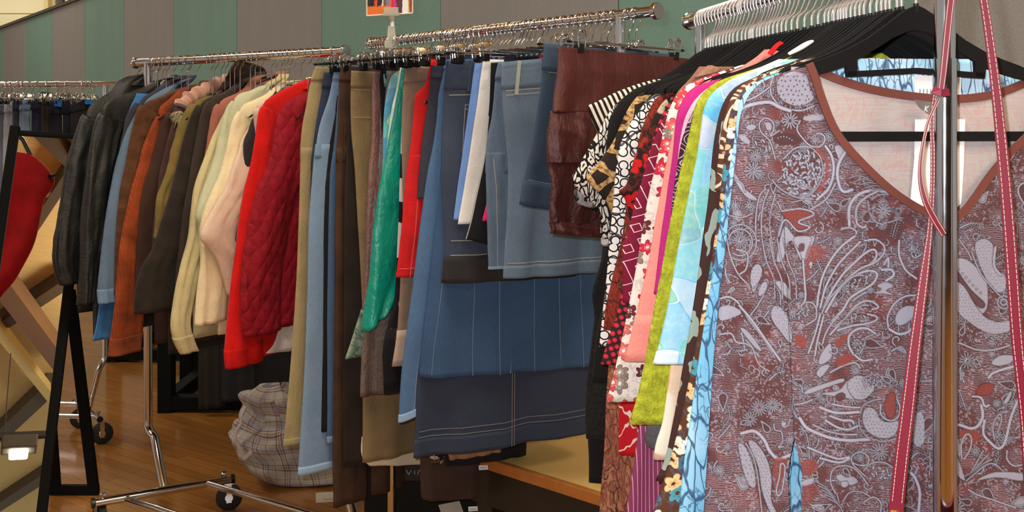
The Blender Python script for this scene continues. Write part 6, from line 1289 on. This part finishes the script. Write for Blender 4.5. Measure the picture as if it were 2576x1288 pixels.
MB().ribbon([P(2256, 1262, 1.182), P(2252, 1292, 1.182)], .0158, (-.25, -1, 0), .005).build('strap_tab', BU, bag, False)
rg = P(2252, 1296, 1.18); MB().tube([rg + Vector((.009 * math.cos(a), 0, .009 * math.sin(a) - .004)) for a in np.linspace(0, 6.28, 22)], .0016, 8).build('metal_ring', metal('brass_ring', (200, 170, 100), .2), bag)

bb = P(2425, 1322, 1.178); V = []; Fq = []; n_ = 40
for j in range(13):
    v = j / 12; zz = -.21 * v
    for i in range(n_):
        a = 2 * PI * i / n_; ca, sa = math.cos(a), math.sin(a); rx = .082 * (1 + .18 * math.sin(PI * v * .6)) * (1 if v < .9 else .94); ry = .006 + .034 * math.sin(min(1, v * 1.25) * PI * .62)
        V.append(bb + Vector((math.copysign(abs(ca) ** .6, ca) * rx, math.copysign(abs(sa) ** .8, sa) * ry, zz)))
for j in range(12):
    for i in range(n_): Fq.append((j * n_ + i, j * n_ + (i + 1) % n_, (j + 1) * n_ + (i + 1) % n_, (j + 1) * n_ + i))
Fq += [tuple(range(n_)), tuple(range(12 * n_, 13 * n_))[::-1]]
mesh_obj('bag_body', V, Fq, BU, bag, True)

# acrylic sign holder clamped on the far end of the skirt rail
sc_ = P(986, 88, 2.955); ps = P(981, -60, 2.955)
sg = thing('sign_holder', 'clear plastic sign holder with a colourful clothing picture clamped on the skirt rail', 'sign', sc_)
t = NT('clothing_picture'); sx = t.n('SeparateXYZ', {0: t.uv()}); wv = t.noise(t.uv(1, .3), 22, 3).outputs[0]; u_ = t.math('MULTIPLY_ADD', wv, .09, sx.outputs[0])
c1 = t.ramp(u_, [(0, lin((50, 44, 48))), (.1, lin((36, 30, 44))), (.21, lin((196, 74, 40))), (.27, lin((44, 34, 36))), (.37, lin((220, 210, 200))), (.4, lin((120, 76, 56))), (.46, lin((90, 130, 160))), (.53, lin((200, 96, 70))), (.58, lin((186, 36, 52))), (.62, lin((206, 40, 120))), (.68, lin((84, 52, 60))), (.82, lin((224, 222, 220))), (.93, lin((196, 172, 80))), (.97, lin((150, 60, 50)))], 'CONSTANT')
lo_ = t.math('LESS_THAN', t.math('ADD', sx.outputs[1], t.math('MULTIPLY', t.noise(t.uv(6, 1), 9, 2).outputs[0], .10)), .17)
t.bs(Base_Color=t.mix(t.math('MULTIPLY', lo_, t.math('LESS_THAN', sx.outputs[0], .5)), c1, lin((214, 112, 46))), Roughness=.25)
tl = P(923, -150, 2.955); w_ = P(1038, -150, 2.955) - tl; dz = P(923, 40, 2.955) - tl
w_.z = .008 
V = [tl, tl + w_, tl + w_ + dz, tl + dz]; back = Vector((0, .003, 0))
bx = MB(); bx.v = [v for v in V] + [v + back for v in V]; bx.f = [(3, 2, 1, 0), (4, 5, 6, 7), (0, 1, 5, 4), (1, 2, 6, 5), (2, 3, 7, 6), (3, 0, 4, 7)]
mesh_obj('picture', bx.v, bx.f, t.m, sg, False, [(0, 1), (1, 1), (1, 0), (0, 0)] * 2)
CLEAR = NT('clear_acrylic'); CLEAR.bs(Base_Color=lin((226, 222, 206)), Roughness=.12, Transmission_Weight=.6, IOR=1.45, Specular_IOR_Level=.8); CLEAR = CLEAR.m
fr = MB(); cy = Vector((0, -.002, 0))
for a, b in ((0, 1), (1, 2), (2, 3), (3, 0)): fr.tube([V[a] + cy, V[b] + cy], .0022, 8)
fr.build('frame', plastic('pale_plastic_frame', (214, 200, 186), .3), sg)
ho = MB(); b0 = P(984, 38, 2.948)
ho.box(b0 + Vector((0, 0, .002)), (.05, .012, .01)); ho.box(b0 + Vector((.0, -.004, .012)), (.044, .002, .022)); ho.build('picture_clip', CLEAR, sg, False, bevel=.001)
MB().tube([b0 + Vector((0, 0, -.004)), b0 + Vector((.003, 0, -.014)), P(987, 56, 2.95)], [.012, .008, .004], 12).build('swivel_neck', CLEAR, sg)
MB().tube([P(987, 54, 2.95), P(987, 66, 2.95)], .006, 14).build('stem_sleeve', plastic('white_plastic', (222, 222, 216), .3), sg)
cl = MB(); c0 = P(985, 104, 2.955)
cl.extrude([(-.009, .045), (.011, .045), (.012, .03), (.014, .012), (.021, -.004), (.018, -.022), (-.018, -.022), (-.02, -.006), (-.011, .014)], .03, (1, 0, 0), UP, c0); cl.build('rail_clamp', CLEAR, sg, False, bevel=.002)

# low bench along the panel wall
e0, e1 = P(1215, 1150, 2.86), P(1530, 1252, 2.555); e0.z = e1.z = .55; ed = (e1 - e0).normalized(); eb = Vector((-ed.y, ed.x, 0)); eb = eb if eb.y > 0 else -eb
bench = thing('bench', 'low dark bench with a mustard tan top and orange edge below the skirts', 'bench', v3(Vector((e0.x, e0.y))))
Lb = (e1 - e0).length + .9; cm = e0 + ed * (Lb / 2 - .1); ax = (ed, eb, UP)
MB().box(cm + eb * .33 + UP * -.012, (Lb, .64, .024), ax).build('bench_top', cloth('mustard_laminate', (226, 184, 108), .12, .6, 0, 60, .1), bench, False)
MB().box(cm + eb * .008 + UP * -.014, (Lb, .02, .032), ax).build('edge_band', plastic('orange_wood_edge', (172, 104, 44), .45), bench, False, bevel=.003)
DW = plastic('dark_stained_timber', (30, 25, 20), .45)
MB().box(cm + eb * .03 + UP * -.085, (Lb - .06, .03, .11), ax).build('apron', DW, bench, False)
for k in (.06, Lb * .5, Lb - .25):
    for s in (.05, .6): MB().box(e0 + ed * (k - .08) + eb * s + UP * -.29, (.06, .05, .52), ax).build('leg', DW, bench, False, bevel=.003)
MB().box(cm + eb * .34 + UP * -.42, (Lb - .1, .5, .03), ax).build('lower_shelf', DW, bench, False)
# carton and papers on the lower shelf
b0 = P(1128, 1180, 3.2); b0.z = .235
ct = thing('storage_box', 'black storage crate with white lettering under the skirts beside the rack post', 'box', b0)
bax = (Vector((1, 0, 0)), Vector((0, 1, 0)), UP); MB().box(b0, (.50, .30, .46), bax).build('box_body', plastic('black_card', (13, 12, 13), .6, .2), ct, False, bevel=.008)
MB().box(b0 + UP * .235, (.51, .31, .02), bax).build('box_lid', plastic('black_card_lid', (17, 16, 16), .6, .2), ct, False, bevel=.004)
lt = MB(); o_ = P(1040, 1188, 2.84)
def seg2(a, b): lt.tube([P(a[0], a[1], 3.042), P(b[0], b[1], 3.042)], .0016, 6)
seg2((1022, 1182), (1028, 1194)); seg2((1028, 1194), (1035, 1182)); seg2((1043, 1184), (1043, 1193)); seg2((1051, 1193), (1053, 1184)); seg2((1053, 1184), (1060, 1183))
lt.build('box_lettering', plastic('white_ink', (150, 150, 156), .7), ct)
MB().box(P(1040, 1188, 3.047), (.075, .004, .05)).build('box_label', plastic('black_label', (18, 17, 20), .5), ct, False)
def card(name, label, c, w, h, mat, tilt=0, rz=0, cat='paper'):
    o = MB().box(c, (w, h, .0012), (Vector((math.cos(rz), math.sin(rz), 0)), Vector((-math.sin(rz) * math.cos(tilt), math.cos(rz) * math.cos(tilt), math.sin(tilt))), Vector((math.sin(rz) * math.sin(tilt), -math.cos(rz) * math.sin(tilt), math.cos(tilt))))).build(name, mat, None, False); return tag(o, label, cat)
PAP = plastic('white_paper', (206, 196, 176), .8)
c = onz(826, 1250, .001); o_ = card('paper_card', 'white card with a pencilled line lying on the floor by the plaid bag', c, .10, .11, PAP, 0, .2)
MB().box(c + Vector((.01, -.03, .001)), (.05, .003, .0006)).build('pencil_line', plastic('pencil_grey', (120, 112, 104), .9), o_, False)
c = P(1136, 1284, 3.0); card('paper_sheet', 'pale sheet of paper leaning on the black crate under the skirts', c, .07, .05, PAP, .7, .5)
for (x, y, d2, nm) in ((1216, 1176, 2.78, 'small white sticker on the dark bench frame below the skirts'), (1190, 1280, 2.72, 'small blue edged price sticker at the bottom below the low brown trousers')):
    q = P(x, y, d2); o_ = MB().box(q, (.026, .0015, .013), (Vector((.97, -.1, .1)).normalized(), Vector((.1, 1, 0)).normalized(), Vector((-.1, 0, 1)).normalized())).build('price_sticker', plastic('white_sticker', (196, 204, 212), .7), None, False); tag(o_, nm, 'sticker')
    MB().box(q + Vector((0, -.001, -.0008)), (.018, .001, .0012)).build('sticker_print', plastic('grey_print', (120, 118, 120), .8), o_, False)

# plaid bag slumped on the floor
bc = onz(745, 1230, 0) + Vector((.02, .17, 0))
pb_ = thing('plaid_bag', 'slumped plaid laundry bag with a pale strap on the wood floor', 'bag', bc)
V = []; UVp = []; Fc_ = []; nu, nv = 72, 44
for j in range(nv + 1):
    v = j / nv
    for i in range(nu):
        a = 2 * PI * i / nu; ca, sa = math.cos(a), math.sin(a)
        z = .385 * (1 - (1 - v) ** 1.0) 
        rx = .30 * (1 - .55 * v ** 1.6); ry = .19 * (1 - .4 * v ** 1.5)
        if v < .12: rx *= .80 + .2 * (v / .12) ** .5; ry *= .80 + .2 * (v / .12) ** .5
        if ca < 0: rx *= 1 + ca * .48 * max(0.0, 1 - v / .45)
        tp = 1 if v < .82 else max(0.0, 1 - ((v - .82) / .18) ** 2) ** .5
        ct_ = -.105 * v ** 1.2 - .02 
        p = Vector((ca * rx * tp + ct_, sa * ry * tp, z * (1 + .0 * ca) * (1 - .25 * v * max(0, ca) ** 2)))
        n_ = noise.noise(Vector((p.x * 5, p.y * 5, p.z * 6))) * .05 + noise.noise(Vector((p.x * 13 + 3, p.y * 13, p.z * 15))) * .024 + abs(noise.noise(Vector((p.x * 9 + 7, p.z * 14, p.y * 9)))) * .03
        p += Vector((ca * n_ * (.3 + tp), sa * n_ * (.3 + tp), n_ * .55)) if j else Vector((0, 0, 0))
        p.z = max(p.z, .003); V.append(bc + p); UVp.append((a * .26 + .05 * noise.noise(Vector((p.x * 6, p.z * 7, 1))), z * 1.25 + .06 * noise.noise(Vector((p.x * 5, p.z * 8, 5)))))
for j in range(nv):
    for i in range(nu): Fc_.append((j * nu + i, j * nu + (i + 1) % nu, (j + 1) * nu + (i + 1) % nu, (j + 1) * nu + i))
Fc_.append(tuple(range(nu))[::-1])
mesh_obj('bag_body', V, Fc_, pr_plaid('plaid_woven_plastic'), pb_, True, UVp)
q = [P(618, 1022, 4.22), P(607, 1045, 4.18), P(606, 1065, 4.16), P(596, 1080, 4.14), P(592, 1102, 4.12), P(600, 1122, 4.1), P(613, 1150, 4.08), P(622, 1146, 4.07), P(634, 1134, 4.06)]
MB().ribbon(cr(q, 40), [.014] * 26 + [.02, .024, .026, .026, .024, .022, .02] + [.018] * 7, (-.5, -1, .3), .003).build('bag_strap', plastic('pale_webbing', (186, 170, 158), .7), pb_, True)
fq = [P(650, 1014, 4.06), P(690, 1004, 4.0), P(704, 1040, 3.99), P(664, 1046, 4.03)]; n_ = 9; V = []; UVp = []
for j in range(n_):
    for i in range(n_):
        a_, b_ = i / 8, j / 8; p = fq[0].lerp(fq[1], a_).lerp(fq[3].lerp(fq[2], a_), b_) + Vector((0, -.018 * math.sin(PI * a_) - .01 * math.sin(3 * b_), .006 * math.sin(5 * a_))); V.append(p); UVp.append((a_ * .1 + .02, b_ * .09))
mesh_obj('bag_flap', V, [(j * n_ + i, j * n_ + i + 1, (j + 1) * n_ + i + 1, (j + 1) * n_ + i) for j in range(n_ - 1) for i in range(n_ - 1)], pr_plaid('plaid_woven_plastic'), pb_, True, UVp, solid=.003)

# dark tables and dark clothes in the dim back of the room
def table(label, x, y, w, dp, h, rz):
    t_ = thing('display_table', label, 'table', (x, y, 0), rz); tb = lambda nm, c, s: MB().box(c, s).build(nm, BLKW, t_, False, world=False, bevel=.004)
    tb('table_top', (0, 0, h), (w, dp, .04))
    for sx_ in (-1, 1):
        for sy_ in (-1, 1): tb('leg', (sx_ * (w / 2 - .04), sy_ * (dp / 2 - .04), h / 2), (.075, .075, h))
        tb('foot_rail', (sx_ * (w / 2 - .04), 0, .05), (.07, dp - .08, .07))
    for sy_ in (-1, 1): tb('foot_rail', (0, sy_ * (dp / 2 - .04), .05), (w - .08, .07, .07))
    return t_
q = onz(402, 1006, 0); table('black framed display table behind the jackets on the left rack', q.x + .30, q.y + .75, .66, .7, .72, 0)
q = onz(262, 918, 0); table('farther black display table glimpsed between the rack legs', q.x + .55, q.y + .38, 1.1, .7, .72, -.06)
q = P(640, 700, 5.2); table('black display table in the dark behind the plaid bag', q.x + .06, q.y + .36, 1.16, .68, .72, 0)
def backpants(label, x0, x1, y1, c, d0):
    o = P((x0 + x1) / 2, 700, d0); pl = Plane(Vector((o.x, o.y)), Vector((-1.0, 0.0)), Vector((0.0, -1.0)))
    r = thing('trousers', label, 'trousers', (o.x, o.y, .7))
    a = [(pl.inv(x0, 700)[0], .745), (pl.inv(x0, 800)[0], .5), pl.inv(x0, y1)]; b = [(pl.inv(x1, 700)[0], .745), (pl.inv(x1, 800)[0], .5), pl.inv(x1, y1 - 8)]
    Loft(pl, a, b, (.008, .012, .014), .008, 2.5, .003, 4, x0).mesh('leg', cloth('dim_cloth_%d_%d_%d' % c, c, .15), r, 30, 16)
    MB().box(Vector((o.x, o.y + .11, .757)), (abs(a[0][0] - b[0][0]), .24, .018)).build('folded_end', cloth('dim_cloth_%d_%d_%d' % c, c, .15), r, True, bevel=.006)
backpants('brown black trousers draped over the dark table edge behind the beige cuff', 500, 566, 1030, (40, 34, 28), 5.17)
backpants('charcoal trousers draped over the dark table edge behind the red jacket', 556, 640, 1012, (34, 33, 34), 5.15)
backpants('black trousers draped over the dark table edge behind the quilted jacket', 634, 742, 1004, (24, 23, 25), 5.17)

# jeans on the distant rack
def far_pants(label, hx, A, B, c, kind=denim, part='leg'):
    v = Vector((-.86, -.5)).normalized(); pl = Plane(RF.A + RF.u * RF.along(hx), v, Vector((-v.y, v.x)) * -1 if False else Vector((.5, -.86)).normalized())
    r = thing('jeans', label, 'jeans', (pl.O.x, pl.O.y, RF.zb - .09), 0, 'jeans on the distant rack'); hanger('clip', RF, pl, 'small clip hanger on the distant jeans rack', 'clip hangers on the distant rack')
    lf = Loft(pl, [pl.inv(*p) for p in A], [pl.inv(*p) for p in B], (.008, .016, .018), .004, 2, .003, 5, hx); m_ = kind('far_%d_%d_%d' % c, c)
    lf.mesh(part, m_, r, 30, 12); lf.mesh('waistband', m_, r, 4, 12, 0, .07, .004)
F_ = far_pants
F_('slate blue jeans, leftmost on the distant rack', 6, [(-34, 254), (-36, 400), (-34, 700)], [(14, 256), (12, 400), (16, 700)], (82, 88, 104))
F_('pale grey jeans on the distant rack beside the slate blue pair', 26, [(14, 258), (8, 330), (6, 470), (4, 640)], [(34, 258), (31, 330), (28, 400), (18, 640)], (126, 130, 138))
F_('dark navy jeans on the distant rack right of the pale grey pair', 44, [(34, 252), (32, 400), (26, 640)], [(54, 252), (52, 400), (48, 640)], (40, 44, 56))
F_('blue jeans with a back pocket on the distant rack', 66, [(54, 252), (48, 320), (40, 640)], [(79, 250), (76, 320), (74, 640)], (92, 108, 130))
F_('navy cord trousers on the distant rack beside the blue jeans', 92, [(81, 248), (79, 320), (78, 640)], [(106, 262), (107, 320), (108, 640)], (26, 28, 44))
F_('brownish black trousers rising highest on the distant rack', 116, [(105, 231), (104, 320), (104, 640)], [(125, 233), (128, 320), (130, 640)], (40, 34, 30))
F_('black trousers with pale seams on the distant rack', 142, [(128, 262), (126, 320), (124, 640)], [(152, 262), (156, 320), (158, 640)], (24, 24, 32))
F_('bright blue shorts folded over a hanger on the distant rack', 147, [(134, 252), (134, 262), (136, 268)], [(159, 250), (159, 262), (158, 270)], (40, 100, 180), cloth, 'fabric')
F_('black jeans with a thin pale edge on the distant rack', 170, [(158, 260), (158, 320), (157, 640)], [(180, 262), (182, 320), (184, 640)], (20, 22, 30))
F_('charcoal black trousers on the distant rack beside the leather jackets', 205, [(180, 264), (178, 300), (178, 640)], [(226, 246), (226, 300), (228, 640)], (28, 27, 30))
F_('bright blue folded top at the right end of the distant rack', 224, [(213, 250), (213, 258), (215, 263)], [(236, 250), (236, 258), (234, 262)], (36, 110, 190), cloth, 'fabric')
for x in (17, 27, 48, 58, 77, 96, 118, 143, 166, 207, 221, 232): hanger('clip', RF, RF.plane(hx=x), 'bare clip hanger hook on the distant jeans rack', 'bare hooks on the distant rack', random.uniform(-.3, .3))
# ================================================================== light
def area(name, loc, rot, size, e, col, sy=None):
    l = bpy.data.lights.new(name, 'AREA'); l.energy = e; l.color = col; l.shape = 'RECTANGLE'; l.size = size; l.size_y = sy or size
    o = bpy.data.objects.new(name, l); COL.objects.link(o); o.location = loc; o.rotation_euler = rot; o['kind'] = 'helper'; return o
for i, (x, y) in enumerate(((-8.5, .5), (-5.5, 4.5), (2.6, -5.0), (-.8, 1.2), (3.5, -1.5), (-5.5, 10), (-1.5, 12), (-4.5, 15.5))):
    area('ceiling_light', (x, y, 5.4), (0, 0, 0), 1.3, 150, (1.0, .945, .82))
area('far_wall_fill', (-9.5, 15.0, 5.3), (.5, 0, 0), 2.0, 250, (1.0, .96, .84))  # added fill that brightens the cream far wall
area('ceiling_fill', (3.6, -4.5, 3.6), (PI, 0, 0), 2.4, 650, (1.0, .92, .78))  # added fill aimed upward, brightens the roof deck reflected in the mirror
fl_ = bpy.data.lights.new('camera_flash', 'SPOT'); fl_.energy = 80; fl_.spot_size = math.radians(95); fl_.spot_blend = .5; fl_.shadow_soft_size = .012; fl_.color = (.93, .97, 1.0)
fo = bpy.data.objects.new('camera_flash', fl_); COL.objects.link(fo); fo.location = (-.045, -.005, 1.545); fo.rotation_euler = (PI / 2 - .05, 0, 0); fo['kind'] = 'helper'
w = bpy.data.worlds.new('gym_air'); scene.world = w; w.use_nodes = True
w.node_tree.nodes['Background'].inputs[0].default_value = (1.0, .97, .88, 1); w.node_tree.nodes['Background'].inputs[1].default_value = .42
vs = scene.view_settings; vs.view_transform = 'Standard'; vs.look = 'None'; vs.gamma = 1; vs.use_curve_mapping = False; vs.exposure = 0.0
